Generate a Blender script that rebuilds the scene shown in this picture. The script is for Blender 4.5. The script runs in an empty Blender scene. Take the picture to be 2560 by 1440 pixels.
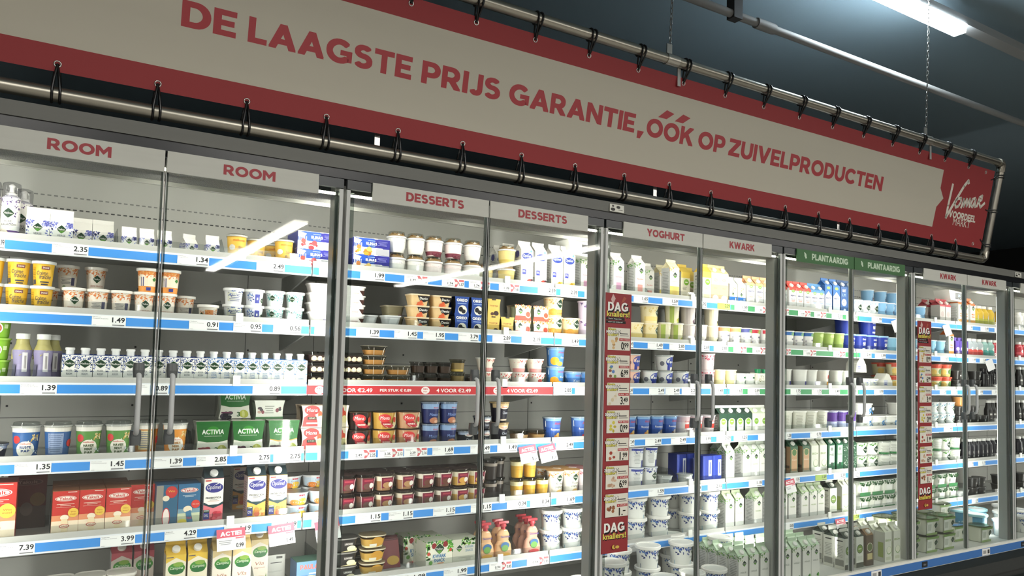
import bpy, math, random
from mathutils import Matrix, Vector
R = random.Random(7)
scene = bpy.context.scene
col = scene.collection
PI = math.pi

# ------------------------------------------------------------------ camera
cam_data = bpy.data.cameras.new('camera')
cam = bpy.data.objects.new('camera', cam_data)
col.objects.link(cam)
cam_data.sensor_width = 36.0
cam_data.lens = 26.2935
cam_data.shift_x = 0.000975
cam_data.shift_y = 0.034457
cam_data.clip_start = 0.05
cam_data.clip_end = 80
cam.matrix_world = Matrix(((0.85395, -0.049842, -0.517963, -0.909918), (-0.519741, -0.033335, -0.853673, -2.741466), (0.025282, 0.998201, -0.054371, 1.595506), (0.0, 0.0, 0.0, 1.0)))
scene.camera = cam

# ------------------------------------------------------------------ world, exposure
scene.view_settings.view_transform = 'Standard'
scene.view_settings.look = 'None'
scene.view_settings.exposure = 0.0
scene.view_settings.gamma = 1.0
scene.view_settings.use_curve_mapping = False
world = bpy.data.worlds.new('world')
scene.world = world
world.use_nodes = True
world.node_tree.nodes['Background'].inputs[0].default_value = (0.75, 0.8, 0.85, 1)
world.node_tree.nodes['Background'].inputs[1].default_value = 0.012
try:
    scene.cycles.use_denoising = True
    scene.cycles.max_bounces = 7
    scene.cycles.diffuse_bounces = 3
    scene.cycles.glossy_bounces = 3
    scene.cycles.transmission_bounces = 4
    scene.cycles.transparent_max_bounces = 24
    scene.cycles.sample_clamp_indirect = 4.0
    scene.cycles.caustics_reflective = False
    scene.cycles.caustics_refractive = False
except Exception:
    pass

# ------------------------------------------------------------------ room and cooler dimensions (metres)
W = 1.25                       # one cooler module, two doors each
ZS = [1.946, 1.694, 1.443, 1.165, 0.888, 0.603]      # underside of the price rail of the shelves, top shelf first
RAIL = 0.045                   # height of a price rail
YS = 0.393                     # front of the price rails, behind the glass at y = 0
YB = 0.875                     # back panel of the cooler
ZDECK = 0.425                  # the deck at the bottom of the cooler
ZTOP = 2.282                   # top of the doors
MODS = range(-2, 7)

def area(name, loc, rot, sx, sy, watt, color=(1, 0.97, 0.92), spread=PI):
    l = bpy.data.lights.new(name, 'AREA')
    l.shape = 'RECTANGLE'; l.size = sx; l.size_y = sy; l.energy = watt; l.color = color; l.spread = spread
    o = bpy.data.objects.new(name, l); col.objects.link(o)
    o.location = loc; o.rotation_euler = rot
    return o

# light tubes of the store ceiling in front of the cooler (their lamps are built further down)
STORE_LAMPS = [(1.45, -8.9, 3.2, 0.16, 6.0), (-2.2, -8.0, 3.2, 0.16, 7.0), (5.2, -8.5, 3.2, 0.16, 7.0)]
for (x, y, z, sx, sy) in STORE_LAMPS:
    area('store_light', (x, y, z - 0.03), (0, 0, 0), sx, sy, 150)
ROW_LAMPS = [(-1.6, -3.1, 3.5), (0.6, -3.1, 3.5), (2.8, -3.1, 3.5), (5.0, -3.1, 3.5), (7.2, -3.1, 3.5)]
for (x, y, z) in ROW_LAMPS:
    area('store_light', (x, y, z - 0.03), (0, 0, 0), 1.6, 0.12, 52)
LAMP = (3.80, 0.02, 4.0)     # the lamp seen at the top of the photograph
area('trunk_lamp_light', (LAMP[0], LAMP[1], LAMP[2] - 0.032), (0, 0, 0), 1.2, 0.07, 8, (0.9, 0.97, 1.0))
for m in MODS:                 # led bars inside the cooler: one above the doors, one on each mullion, a weak one at each door seam
    area('header_led', (m * W + W / 2, 0.222, 2.25), (math.radians(38), 0, 0), W - 0.06, 0.02, 2.6)
    area('upright_led', (m * W, 0.115, 1.35), (math.radians(90), 0, 0), 0.03, 1.7, 11)
    area('upright_led', (m * W + W / 2, 0.10, 1.35), (math.radians(90), 0, 0), 0.012, 1.7, 1.2)  # weak light at the door seam, which has no mullion

# ------------------------------------------------------------------ materials
def lin(h):
    h = h.lstrip('#'); out = []
    for i in (0, 2, 4):
        c = int(h[i:i + 2], 16) / 255
        out.append(c / 12.92 if c <= 0.04045 else ((c + 0.055) / 1.055) ** 2.4)
    return (*out, 1)

MATS = {}
def mat(key):
    """'#rrggbb' print, 'p#rrggbb' glossy plastic, 'm#rrggbb' metal, 'c#rrggbb' clear plastic, 'e#rrggbb:power' light, 'f#..' fabric/paint"""
    if key in MATS: return MATS[key]
    m = bpy.data.materials.new('mat_' + key.replace('#', '').replace(':', '_'))
    m.use_nodes = True
    nt = m.node_tree; b = nt.nodes['Principled BSDF']; out = nt.nodes['Material Output']
    kind = key[0]; hx = key[key.index('#'):].split(':')[0] if '#' in key else '#ffffff'
    c = lin(hx)
    b.inputs['Base Color'].default_value = c
    if kind == '#':
        b.inputs['Roughness'].default_value = 0.42
        b.inputs['Specular IOR Level'].default_value = 0.35
    elif kind == 'p':
        b.inputs['Roughness'].default_value = 0.28
        b.inputs['Specular IOR Level'].default_value = 0.5
    elif kind == 'm':
        b.inputs['Metallic'].default_value = 1.0
        n = nt.nodes.new('ShaderNodeTexNoise'); n.inputs['Scale'].default_value = 18
        r = nt.nodes.new('ShaderNodeMapRange'); r.inputs['To Min'].default_value = 0.26; r.inputs['To Max'].default_value = 0.4
        nt.links.new(n.outputs['Fac'], r.inputs['Value']); nt.links.new(r.outputs['Result'], b.inputs['Roughness'])
    elif kind == 'f':
        b.inputs['Roughness'].default_value = 0.6
        n = nt.nodes.new('ShaderNodeTexNoise'); n.inputs['Scale'].default_value = 3
        x = nt.nodes.new('ShaderNodeMix'); x.data_type = 'RGBA'
        x.inputs[6].default_value = tuple(v * 0.93 for v in c[:3]) + (1,); x.inputs[7].default_value = tuple(min(1, v * 1.06) for v in c[:3]) + (1,)
        nt.links.new(n.outputs['Fac'], x.inputs[0]); nt.links.new(x.outputs[2], b.inputs['Base Color'])
    elif kind == 'e':
        p = float(key.split(':')[1])
        b.inputs['Emission Color'].default_value = c; b.inputs['Emission Strength'].default_value = p
    elif kind in 'cg':         # clear plastic / door glass: see-through with a fresnel sheen
        nt.nodes.remove(b)
        t = nt.nodes.new('ShaderNodeBsdfTransparent'); t.inputs[0].default_value = c
        g = nt.nodes.new('ShaderNodeBsdfGlossy'); g.inputs['Roughness'].default_value = 0.02 if kind == 'g' else 0.08
        f = nt.nodes.new('ShaderNodeFresnel'); f.inputs['IOR'].default_value = 1.45
        ge = nt.nodes.new('ShaderNodeNewGeometry'); mr = nt.nodes.new('ShaderNodeMapRange')   # a thin sheet: the far face reflects like the near one
        mr.inputs['To Min'].default_value = 1.45; mr.inputs['To Max'].default_value = 1 / 1.45
        nt.links.new(ge.outputs['Backfacing'], mr.inputs['Value']); nt.links.new(mr.outputs['Result'], f.inputs['IOR'])
        s = nt.nodes.new('ShaderNodeMixShader')
        nt.links.new(f.outputs[0], s.inputs[0]); nt.links.new(t.outputs[0], s.inputs[1]); nt.links.new(g.outputs[0], s.inputs[2])
        nt.links.new(s.outputs[0], out.inputs['Surface'])
    elif kind == 'h':          # honeycomb grille of the air outlet
        v = nt.nodes.new('ShaderNodeTexVoronoi'); v.inputs['Scale'].default_value = 160; v.feature = 'DISTANCE_TO_EDGE'
        tc = nt.nodes.new('ShaderNodeTexCoord'); nt.links.new(tc.outputs['Object'], v.inputs['Vector'])
        r = nt.nodes.new('ShaderNodeMapRange'); r.inputs['From Max'].default_value = 0.25; r.inputs['To Min'].default_value = 1.0; r.inputs['To Max'].default_value = 0.45
        nt.links.new(v.outputs['Distance'], r.inputs['Value'])
        x = nt.nodes.new('ShaderNodeMix'); x.data_type = 'RGBA'; x.inputs[6].default_value = (0, 0, 0, 1); x.inputs[7].default_value = c
        nt.links.new(r.outputs['Result'], x.inputs[0]); nt.links.new(x.outputs[2], b.inputs['Base Color'])
        b.inputs['Roughness'].default_value = 0.7
    MATS[key] = m
    return m

# ------------------------------------------------------------------ mesh building
def txt_raw(s, bold, shear):
    cu = bpy.data.curves.new('t', 'FONT'); cu.body = s; cu.size = 1.0; cu.offset = bold; cu.shear = shear; cu.resolution_u = 3
    o = bpy.data.objects.new('t', cu); col.objects.link(o)
    dg = bpy.context.evaluated_depsgraph_get(); dg.update()
    me = bpy.data.meshes.new_from_object(o.evaluated_get(dg))
    vs = [(v.co.x, v.co.y) for v in me.vertices]; fs = [tuple(p.vertices) for p in me.polygons]
    bpy.data.objects.remove(o); bpy.data.curves.remove(cu); bpy.data.meshes.remove(me)
    x0 = min(v[0] for v in vs); x1 = max(v[0] for v in vs); y0 = min(v[1] for v in vs); y1 = max(v[1] for v in vs)
    return [((a - x0) / (x1 - x0), (b - y0) / (y1 - y0)) for a, b in vs], fs, (x1 - x0) / max(1e-6, (y1 - y0))
# a plain geometric bold alphabet for signs: r = bar (x0, x1, y0, y1), q = polygon, a = arc band (cx, cy, outer rx, ry, inner rx, ry, from, to)
GLY = {
 'A': (.95, [('q', (0, 0), (.22, 0), (.475, .7), (.475, 1), (.37, 1)), ('q', (.475, 1), (.475, .7), (.73, 0), (.95, 0), (.58, 1)), ('q', (.293, .2), (.657, .2), (.592, .38), (.358, .38))]),
 'C': (.9, [('a', .5, .5, .5, .51, .3, .31, 42, 318)]),
 'D': (.83, [('r', 0, .2, 0, 1), ('r', .2, .38, .81, 1), ('r', .2, .38, 0, .19), ('a', .38, .5, .45, .5, .24, .31, -90, 90)]),
 'E': (.66, [('r', 0, .2, 0, 1), ('r', .2, .66, .82, 1), ('r', .2, .6, .41, .59), ('r', .2, .66, 0, .18)]),
 'G': (.97, [('a', .5, .5, .5, .51, .3, .31, 45, 318), ('q', (.8, .1), (.97, .1), (.97, .54), (.8, .54)), ('r', .55, .8, .37, .54)]),
 'H': (.84, [('r', 0, .2, 0, 1), ('r', .64, .84, 0, 1), ('r', .2, .64, .41, .59)]),
 'I': (.2, [('r', 0, .2, 0, 1)]),
 'J': (.56, [('r', .36, .56, .28, 1), ('a', .28, .28, .28, .29, .08, .1, 205, 360)]),
 'K': (.86, [('r', 0, .2, 0, 1), ('q', (.2, .32), (.83, 1), (.58, 1), (.2, .58)), ('q', (.33, .46), (.62, 0), (.87, 0), (.48, .62))]),
 'L': (.62, [('r', 0, .2, 0, 1), ('r', .2, .62, 0, .18)]),
 'M': (1.02, [('r', 0, .2, 0, 1), ('r', .82, 1.02, 0, 1), ('q', (.2, 1), (.2, .68), (.51, .22), (.51, .55)), ('q', (.51, .55), (.51, .22), (.82, .68), (.82, 1))]),
 'N': (.86, [('r', 0, .2, 0, 1), ('r', .66, .86, 0, 1), ('q', (.2, 1), (.2, .68), (.66, 0), (.66, .32))]),
 'O': (1.0, [('a', .5, .5, .5, .51, .3, .31, 0, 360)]),
 'P': (.75, [('r', 0, .2, 0, 1), ('r', .2, .4, .82, 1), ('r', .2, .4, .31, .49), ('a', .4, .655, .35, .345, .15, .165, -90, 90)]),
 'R': (.82, [('r', 0, .2, 0, 1), ('r', .2, .4, .82, 1), ('r', .2, .4, .33, .51), ('a', .4, .665, .35, .335, .15, .155, -90, 90), ('q', (.33, .33), (.57, 0), (.82, 0), (.56, .37), (.45, .335))]),
 'S': (.72, [('a', .36, .72, .34, .28, .15, .1, 35, 270), ('a', .36, .31, .36, .31, .17, .13, -148, 90)]),
 'T': (.78, [('r', 0, .78, .81, 1), ('r', .29, .49, 0, .81)]),
 'U': (.82, [('r', 0, .2, .41, 1), ('r', .62, .82, .41, 1), ('a', .41, .41, .41, .42, .21, .23, 180, 360)]),
 'V': (.92, [('q', (0, 1), (.36, 0), (.46, 0), (.46, .3), (.22, 1)), ('q', (.46, .3), (.46, 0), (.56, 0), (.92, 1), (.7, 1))]),
 'W': (1.36, [('q', (0, 1), (.28, 0), (.37, 0), (.37, .36), (.21, 1)), ('q', (.37, .36), (.37, 0), (.47, 0), (.68, .66), (.68, 1), (.58, 1)), ('q', (.68, 1), (.68, .66), (.89, 0), (.99, 0), (.99, .36), (.78, 1)), ('q', (.99, .36), (.99, 0), (1.08, 0), (1.36, 1), (1.15, 1))]),
 'Y': (.9, [('q', (0, 1), (.35, .38), (.45, .38), (.45, .64), (.24, 1)), ('q', (.45, .64), (.45, .38), (.55, .38), (.9, 1), (.66, 1)), ('r', .35, .55, 0, .38)]),
 'Z': (.76, [('r', 0, .76, .82, 1), ('r', 0, .76, 0, .18), ('q', (0, .18), (.26, .18), (.76, .82), (.5, .82))]),
 '!': (.2, [('r', 0, .2, 0, .2), ('q', (.03, .3), (.17, .3), (.2, 1), (0, 1))]), ' ': (.25, []),
}
def txt_block(s):
    vs = []; fs = []; x = 0
    for ch in s:
        w, ps = GLY[ch]
        for p in ps:
            n = len(vs)
            if p[0] == 'r': vs += [(x + p[1], p[3]), (x + p[2], p[3]), (x + p[2], p[4]), (x + p[1], p[4])]; fs.append((n, n + 1, n + 2, n + 3))
            elif p[0] == 'q': vs += [(x + a, b) for a, b in p[1:]]; fs.append(tuple(range(n, len(vs))))
            else:
                _, cx, cy, ox, oy, ix, iy, a0, a1 = p; N = max(6, int((a1 - a0) / 15))
                for i in range(N + 1):
                    t = math.radians(a0 + (a1 - a0) * i / N); c_, s_ = math.cos(t), math.sin(t)
                    vs += [(x + cx + ix * c_, cy + iy * s_), (x + cx + ox * c_, cy + oy * s_)]
                fs += [(n + 2 * i, n + 2 * i + 1, n + 2 * i + 3, n + 2 * i + 2) for i in range(N)]
        x += w + (.11 if ch != ' ' else .06)
    x -= .11
    return [(a / x, b) for a, b in vs], fs, x
TXT = {}
def txt(s, bold=0.02, shear=0.0):
    k = (s, bold >= .03, shear)
    if k not in TXT: TXT[k] = txt_block(s) if bold >= .03 and all(c in GLY for c in s) else txt_raw(s, 0.022 if bold >= .02 and 'M' not in s and 'm' not in s else 0.0, shear)
    return TXT[k]

class MB:
    def __init__(s): s.v = []; s.f = []; s.m = []; s.s = []
    def add(s, vs, fs, m, smooth=False):
        n = len(s.v); s.v += vs
        for f in fs: s.f.append(tuple(i + n for i in f)); s.m.append(m); s.s.append(smooth)
        return s
    def box(s, x0, x1, y0, y1, z0, z1, m):
        v = [(x, y, z) for z in (z0, z1) for y in (y0, y1) for x in (x0, x1)]
        return s.add(v, [(0, 2, 3, 1), (4, 5, 7, 6), (0, 1, 5, 4), (2, 6, 7, 3), (0, 4, 6, 2), (1, 3, 7, 5)], m)
    def hexa(s, a, b, m):      # two quads (bottom ring, top ring)
        return s.add(list(a) + list(b), [(3, 2, 1, 0), (4, 5, 6, 7), (0, 1, 5, 4), (1, 2, 6, 5), (2, 3, 7, 6), (3, 0, 4, 7)], m)
    def extr(s, poly, axis, a, b, m):   # extrude a polygon along x ('x': points are (y,z)), y (points (x,z)) or z (points (x,y))
        def P(p, t): return (t, p[0], p[1]) if axis == 'x' else (p[0], t, p[1]) if axis == 'y' else (p[0], p[1], t)
        n = len(poly); v = [P(p, a) for p in poly] + [P(p, b) for p in poly]
        return s.add(v, [tuple(range(n - 1, -1, -1)), tuple(range(n, 2 * n))] + [(i, (i + 1) % n, n + (i + 1) % n, n + i) for i in range(n)], m)
    def lathe(s, prof, m, n=24, e=2.0, ax=1.0, ay=1.0, c=(0, 0), smooth=True, caps=True):
        """prof: (r, z) or (r, z, mat) from bottom to top; e > 2 squares the ring off"""
        ring = []
        for i in range(n):
            t = 2 * PI * (i + 0.5) / n; ct, st = math.cos(t), math.sin(t)
            ring.append((math.copysign(abs(ct) ** (2 / e), ct) * ax, math.copysign(abs(st) ** (2 / e), st) * ay))
        vs = []
        for p in prof: vs += [(c[0] + p[0] * a, c[1] + p[0] * b, p[1]) for a, b in ring]
        for k in range(len(prof) - 1):
            mm = prof[k + 1][2] if len(prof[k + 1]) > 2 else m
            base = len(s.v)
            s.add(vs[k * n:(k + 2) * n], [(i, (i + 1) % n, n + (i + 1) % n, n + i) for i in range(n)], mm, smooth)
        if caps:
            if prof[0][0] > 1e-5: s.add(vs[:n], [tuple(range(n - 1, -1, -1))], m)
            if prof[-1][0] > 1e-5: s.add(vs[-n:], [tuple(range(n))], prof[-1][2] if len(prof[-1]) > 2 else m)
        return s
    def tube(s, pts, r, m, n=8, close=False):
        pts = [Vector(p) for p in pts]; N = len(pts); rings = []
        for i, p in enumerate(pts):
            a = pts[(i - 1) % N] if close or i else p; b = pts[(i + 1) % N] if close or i < N - 1 else p
            t = (b - a).normalized(); u = t.orthogonal().normalized() if i == 0 else (u - t * u.dot(t)).normalized(); w = t.cross(u)
            rings.append([tuple(p + (u * math.cos(2 * PI * k / n) + w * math.sin(2 * PI * k / n)) * r) for k in range(n)])
        vs = [q for g in rings for q in g]; fs = []
        for i in range(N if close else N - 1):
            for k in range(n): fs.append((i * n + k, i * n + (k + 1) % n, ((i + 1) % N) * n + (k + 1) % n, ((i + 1) % N) * n + k))
        s.add(vs, fs, m, True)
        if not close: s.add(rings[0], [tuple(range(n - 1, -1, -1))], m); s.add(rings[-1], [tuple(range(n))], m)
        return s
    # ---- printed artwork: shapes in the unit space of a face, placed by F(u, v, layer) -> point
    def art(s, items, F, wid, hei, layer=1):
        for it in items:
            k = it[0]
            if k == 'r':
                _, u, v, w, h, m = it; nx = max(1, int(w / 0.12)); vs = []; fs = []
                for j in range(2):
                    for i in range(nx + 1): vs.append(F((u - w / 2 + w * i / nx) * wid, (v - h / 2 + h * j) * hei, layer))
                fs = [(i, i + 1, nx + 2 + i, nx + 1 + i) for i in range(nx)]
                s.add(vs, fs, m)
            elif k in 'ed':
                _, u, v, rx, ry, m = it; n = 20 if k == 'e' else 16; e = 2.0 if k == 'e' else 1.15
                vs = [F(u * wid, v * hei, layer)]
                for q in (0.5, 1.0):
                    for i in range(n):
                        t = 2 * PI * i / n; a, b = math.cos(t), math.sin(t)
                        vs.append(F(u * wid + q * rx * wid * math.copysign(abs(a) ** (2 / e), a), v * hei + q * ry * wid * math.copysign(abs(b) ** (2 / e), b), layer))
                s.add(vs, [(0, 1 + i, 1 + (i + 1) % n) for i in range(n)] + [(1 + i, 1 + n + i, 1 + n + (i + 1) % n, 1 + (i + 1) % n) for i in range(n)], m)
            elif k == 't':
                t, u, v, w, h, m = it[1:7]; bold = it[7] if len(it) > 7 else 0.02; sh = it[8] if len(it) > 8 else 0.0
                tv, tf, _ = txt(t, bold, sh)
                B = h * hei * 0.026 if (t, True, sh) in TXT and bold >= .03 and all(c in GLY for c in t) else 0
                for q, (dx, dy) in enumerate([(-B, -B), (B, -B), (-B, B), (B, B)] if B else [(0, 0)]):     # heavier strokes: the word set four times
                    s.add([F(u * wid + (a - 0.5) * (w * wid - 2 * B) + dx, v * hei + (b - 0.5) * (h * hei - 2 * B) + dy, layer + q * 0.25) for a, b in tv], tf, m)
            elif k == 'l':
                _, n, u, v, w, h, cols, seed = it; q = random.Random(seed)
                for _i in range(n):
                    a, b = u + (q.random() - 0.5) * w, v + (q.random() - 0.5) * h
                    t = q.random() * PI; L = (0.035 + 0.05 * q.random()); B = L * 0.55
                    pts = [(L, 0), (0.2 * L, B), (-L, 0), (0.2 * L, -B)]
                    s.add([F((a + p * math.cos(t) - r * math.sin(t)) * wid, b * hei + (p * math.sin(t) + r * math.cos(t)) * wid, layer) for p, r in pts], [(0, 1, 2, 3)], cols[_i % len(cols)])
            elif k == 'p':
                s.add([F(a * wid, b * hei, layer) for a, b in it[1]], [tuple(range(len(it[1])))], it[2])
            layer += 1
        return s
    def mesh(s, name):
        me = bpy.data.meshes.new(name); me.from_pydata(s.v, [], s.f)
        keys = list(dict.fromkeys(s.m)); idx = {k: i for i, k in enumerate(keys)}
        for k in keys: me.materials.append(mat(k))
        me.polygons.foreach_set('material_index', [idx[k] for k in s.m])
        me.polygons.foreach_set('use_smooth', s.s)
        me.update()
        return me
    def obj(s, name, parent=None, loc=(0, 0, 0)):
        o = bpy.data.objects.new(name, s.mesh(name)); col.objects.link(o); o.location = loc
        if parent: o.parent = parent
        return o

def tag(o, label=None, cat=None, group=None, kind=None):
    if label: o['label'] = label
    if cat: o['category'] = cat
    if group: o['group'] = group
    if kind: o['kind'] = kind
    return o
def empty(name, loc=(0, 0, 0), rz=0.0):
    o = bpy.data.objects.new(name, None); col.objects.link(o); o.location = loc; o.rotation_euler = (0, 0, rz); o.empty_display_size = 0.02
    return o
EPS = 0.0001
def flat_front(d):    return lambda u, v, l: (u, -d / 2 - EPS * (l + 1), v)
def flat_left(w):     return lambda u, v, l: (-w / 2 - EPS * (l + 1), -u, v)
def cone(rb, rt, h):
    def F(u, v, l):
        r = rb + (rt - rb) * v / h + EPS * l + 0.0004; a = u / ((rb + rt) / 2)
        return (r * math.sin(a), -r * math.cos(a), v)
    return F
def taper(rb, rt, h, ax, ay): return lambda u, v, l: (u * (rb + (rt - rb) * v / h) / max(rb, rt), -ay * (rb + (rt - rb) * v / h) - EPS * l - 0.0002, v)

# ------------------------------------------------------------------ the store around the cooler
def struct(mb, name): return tag(mb.obj(name), kind='structure')
struct(MB().box(-12, 16, -16, 8.1, -0.06, 0, 'f#8d8a84'), 'floor')
struct(MB().box(-12, 16, -16, 8.1, 4.25, 4.33, 'f#8fa4ae'), 'ceiling')
struct(MB().box(-12, 16, 8.0, 8.1, 0, 4.25, 'f#131415'), 'wall_back')
struct(MB().box(-12, 16, -16, -15.9, 0, 4.25, 'f#3a3a3a'), 'wall_front')
struct(MB().box(-12, -11.9, -15.9, 8, 0, 4.25, 'f#3a3a3a'), 'wall_left')
struct(MB().box(15.9, 16, -15.9, 8, 0, 4.25, 'f#3a3a3a'), 'wall_right')

for i, (x, y, z, sx, sy) in enumerate(STORE_LAMPS):
    t = tag(empty('ceiling_lamp', (x, y, z)), 'long light line across the store, %s' % ['straight behind the photographer', 'further along towards the room dairy end', 'further along towards the far aisle end'][i], 'lamp')
    MB().box(-sx / 2 - .02, sx / 2 + .02, -sy / 2, sy / 2, 0.0, 0.06, 'p#d8d8d8').obj('housing', t)
    MB().box(-sx / 2, sx / 2, -sy / 2, sy / 2, -0.025, 0.0, 'e#fff8ec:14').obj('diffuser', t)
    for q in (-sy * .4, sy * .4): MB().box(-.006, .006, q - .006, q + .006, .06, 4.25 - z, 'm#8a8a8a').obj('hanger', t)
for i, (x, y, z) in enumerate(ROW_LAMPS):
    t = tag(empty('ceiling_lamp', (x, y, z)), 'white ceiling lamp of the middle aisle, %s of its line of five' % ['first', 'second', 'third', 'fourth', 'last'][i], 'lamp')
    MB().box(-.82, .82, -.075, .075, 0.0, 0.06, 'p#d8d8d8').obj('housing', t)
    MB().box(-.8, .8, -.06, .06, -0.025, 0.0, 'e#fff8ec:9').obj('diffuser', t)
    for q in (-.6, .6): MB().box(q - .006, q + .006, -.006, .006, .06, 4.25 - z, 'm#8a8a8a').obj('hanger', t)
# the lamp in the picture, on its trunking under the ceiling
t = tag(empty('ceiling_lamp', LAMP), 'lit white tube lamp on trunking above the end of the banner', 'lamp')
MB().box(-.6, .58, -.035, .035, 0.004, 0.03, 'p#e6e6e6').obj('housing', t)
MB().extr([(-.05, 0.026), (-.04, -.03), (.04, -.03), (.05, 0.026)], 'x', -.6, .57, 'e#e8f6ff:70').obj('diffuser', t)
t = tag(empty('lamp_trunking', (3.7, LAMP[1], LAMP[2] + 0.03)), 'pale grey metal trunking carrying the lit tube lamp', 'trunking')
MB().box(-6, 8, -.045, .045, 0, .055, 'f#9b9c9a').obj('rail', t)
for x in (-4.5, -1.5, 1.6, 4.6): MB().box(x - .012, x + .012, -.006, .006, .055, .22, 'm#8a8a8a').obj('hanger', t)
# pipe under the ceiling with a coupling and a clamp
t = tag(empty('ceiling_pipe', (0, 0.30, 3.7)), 'thin grey pipe running under the ceiling behind the banner', 'pipe')
MB().tube([(-6, 0, 0), (12, 0, 0)], 0.024, 'f#8e8f8d', 14).obj('pipe_run', t)
MB().tube([(2.62, 0, 0), (2.78, 0, 0)], 0.032, 'f#8e8f8d', 14).obj('coupling', t)
MB().box(2.40, 2.47, -.03, .03, -.03, .55, 'f#3a3b3b').obj('clamp', t)

# ------------------------------------------------------------------ the cooler, module by module
def sect(m): return {-2: 'before the picture', -1: 'ROOM', 0: 'DESSERTS', 1: 'YOGHURT and KWARK', 2: 'green PLANTAARDIG', 3: 'far KWARK', 4: 'last half seen', 5: 'unseen', 6: 'unseen'}[m]
MODN = {-2: 'start', -1: 'cream', 0: 'dessert', 1: 'yoghurt', 2: 'plant', 3: 'quark', 4: 'end'}
GREY = 'f#b3b3b0'
for m in MODS:
    if m < -1 or m > 5: continue
    x0, x1 = m * W, (m + 1) * W
    c = tag(empty('dairy_cooler', (x0, 0, 0)), 'tall white refrigerated cabinet under the %s signs' % sect(m), 'cooler', 'dairy cooler units')
    b = MB().box(0, W, YB, YB + .04, .3, 2.36, 'f#c2c1ba')
    for z in (2.242, 2.191):
        for i in range(52): b.box(.02 + i * .0235, .034 + i * .0235, YB - .0015, YB, z, z + .005, '#3b3b3a' if z < 2.2 else '#82827e')
    for z in ZS:
        b.box(0, W, YB - .001, YB, z - .115, z - .112, '#6d6d6a'); 
        for i in (.18, .63, 1.1): b.box(i, i + .008, YB - .0015, YB, z - .07, z - .062, '#30302f')
    b.box(.16, .163, YB - .0015, YB, .45, 2.1, '#6d6d6a'); b.box(1.09, 1.093, YB - .0015, YB, .45, 2.1, '#6d6d6a')
    b.obj('back_panel', c)
    MB().box(0, W, .2, YB, 2.345, 2.36, 'f#d9d8d0').obj('inner_roof', c)
    MB().box(0, W, .028, .195, 2.222, 2.232, 'h#8c8a83').box(0, W, .195, .2, 2.208, 2.26, 'f#e8e6da').obj('air_grille', c)
    MB().box(0, W, .0, .03, 2.284, 2.322, 'p#15171a').box(0, W, .03, .2, 2.262, 2.322, 'p#15171a').obj('header_panel', c)
    MB().extr([(-.006, 2.32), (-.012, 2.366), (.25, 2.372), (.25, 2.32)], 'x', 0, W, 'f#6d6e69').obj('cornice', c)
    MB().tube([(.03, .024, 2.227), (W - .03, .024, 2.227)], .0055, 'e#fffbe8:9', 8).obj('glow_line', c)  # added glowing line for the bright streak in the sign gaps
    MB().box(.03, W - .03, .204, .216, 2.252, 2.262, 'e#fff6e0:6').obj('led_bar', c)
    MB().box(-.027, .027, .034, .09, .43, 2.262, 'p#a6a7a3').box(-.012, .012, .026, .034, .43, 2.262, 'p#8d8d8a').obj('mullion', c)
    MB().box(-.016, .016, .0905, .098, .5, 2.18, 'e#fff8ea:3').obj('led_strip', c)
    MB().box(0, W, .012, YB, .405, .43, 'f#c9c9c2').obj('deck', c)
    s = MB().box(0, W, -.004, .012, .365, .432, 'p#dfe0d6').box(0, W, -.0065, -.004, .369, .418, '#3e6fae')
    s.box(.08, .14, -.0085, -.0065, .378, .412, 'p#15171a').art([('t', 'door', 0, .5, .5, .4, '#8a8f96')], lambda u, v, l: (.11 + u, -.0088 - EPS * l, .378 + v), .06, .034)
    s.box(.8, .9, -.0085, -.0065, .372, .416, '#e9e9e4').art([('r', -.2, .5, .4, .5, '#9a9a98'), ('r', .3, .5, .25, .6, '#40403f')], lambda u, v, l: (.85 + u, -.0088 - EPS * l, .372 + v), .1, .044)
    s.obj('sill', c)
    k = MB().extr([(-.0, .365), (-.05, .33), (-.05, .25), (-.03, .24), (-.03, .2), (-.06, .19), (-.06, .1), (.0, .08), (.05, .08), (.05, .365)], 'x', 0, W, 'p#262a29')
    k.obj('bumper', c)
    MB().box(0, W, .06, .1, 0, .09, 'p#101112').obj('plinth', c)

# one shelf per level and module
def shelf(m, k, segs):
    z = ZS[k]; c = tag(empty('shelf', (m * W, YS, z)), 'grey metal shelf, %s down, in the cooler under the %s signs' % (['topmost', 'second', 'third', 'fourth', 'fifth', 'lowest'][k], sect(m)), 'shelf', 'cooler shelves')
    MB().box(.004, W - .004, .008, YB - YS - .004, RAIL - .014, RAIL, 'f#bdbdb9').box(.004, W - .004, .012, .03, .012, RAIL - .014, 'f#a5a5a1').obj('deck_plate', c)
    MB().box(.004, W - .004, .004, .009, RAIL, RAIL + .021, 'f#b7b6b0').obj('front_lip', c)
    r = MB().box(.003, W - .003, -.002, .012, 0, RAIL, 'p#e9ecf0')
    for a, b, colr in segs: r.box(max(a, .004), min(b, W - .004), -.0034, -.002, .0065, .0375, colr)
    r.obj('price_rail', c)
    for x in (.0, W - .004):
        MB().extr([(.012, .012), (.012, .028), (YB - YS, .028), (YB - YS, -.062), (.40, -.055)], 'x', x, x + .004, 'f#c4c4c0').obj('bracket', c)
    MB().box(.95, .978, -.005, .002, RAIL - .008, RAIL + .034, 'p#f4f4ee').obj('clip', c)
    MB().box(.01, W - .01, .0095, .011, RAIL + .021, RAIL + .045, 'c#f4f6f6').obj('guard', c)
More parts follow.
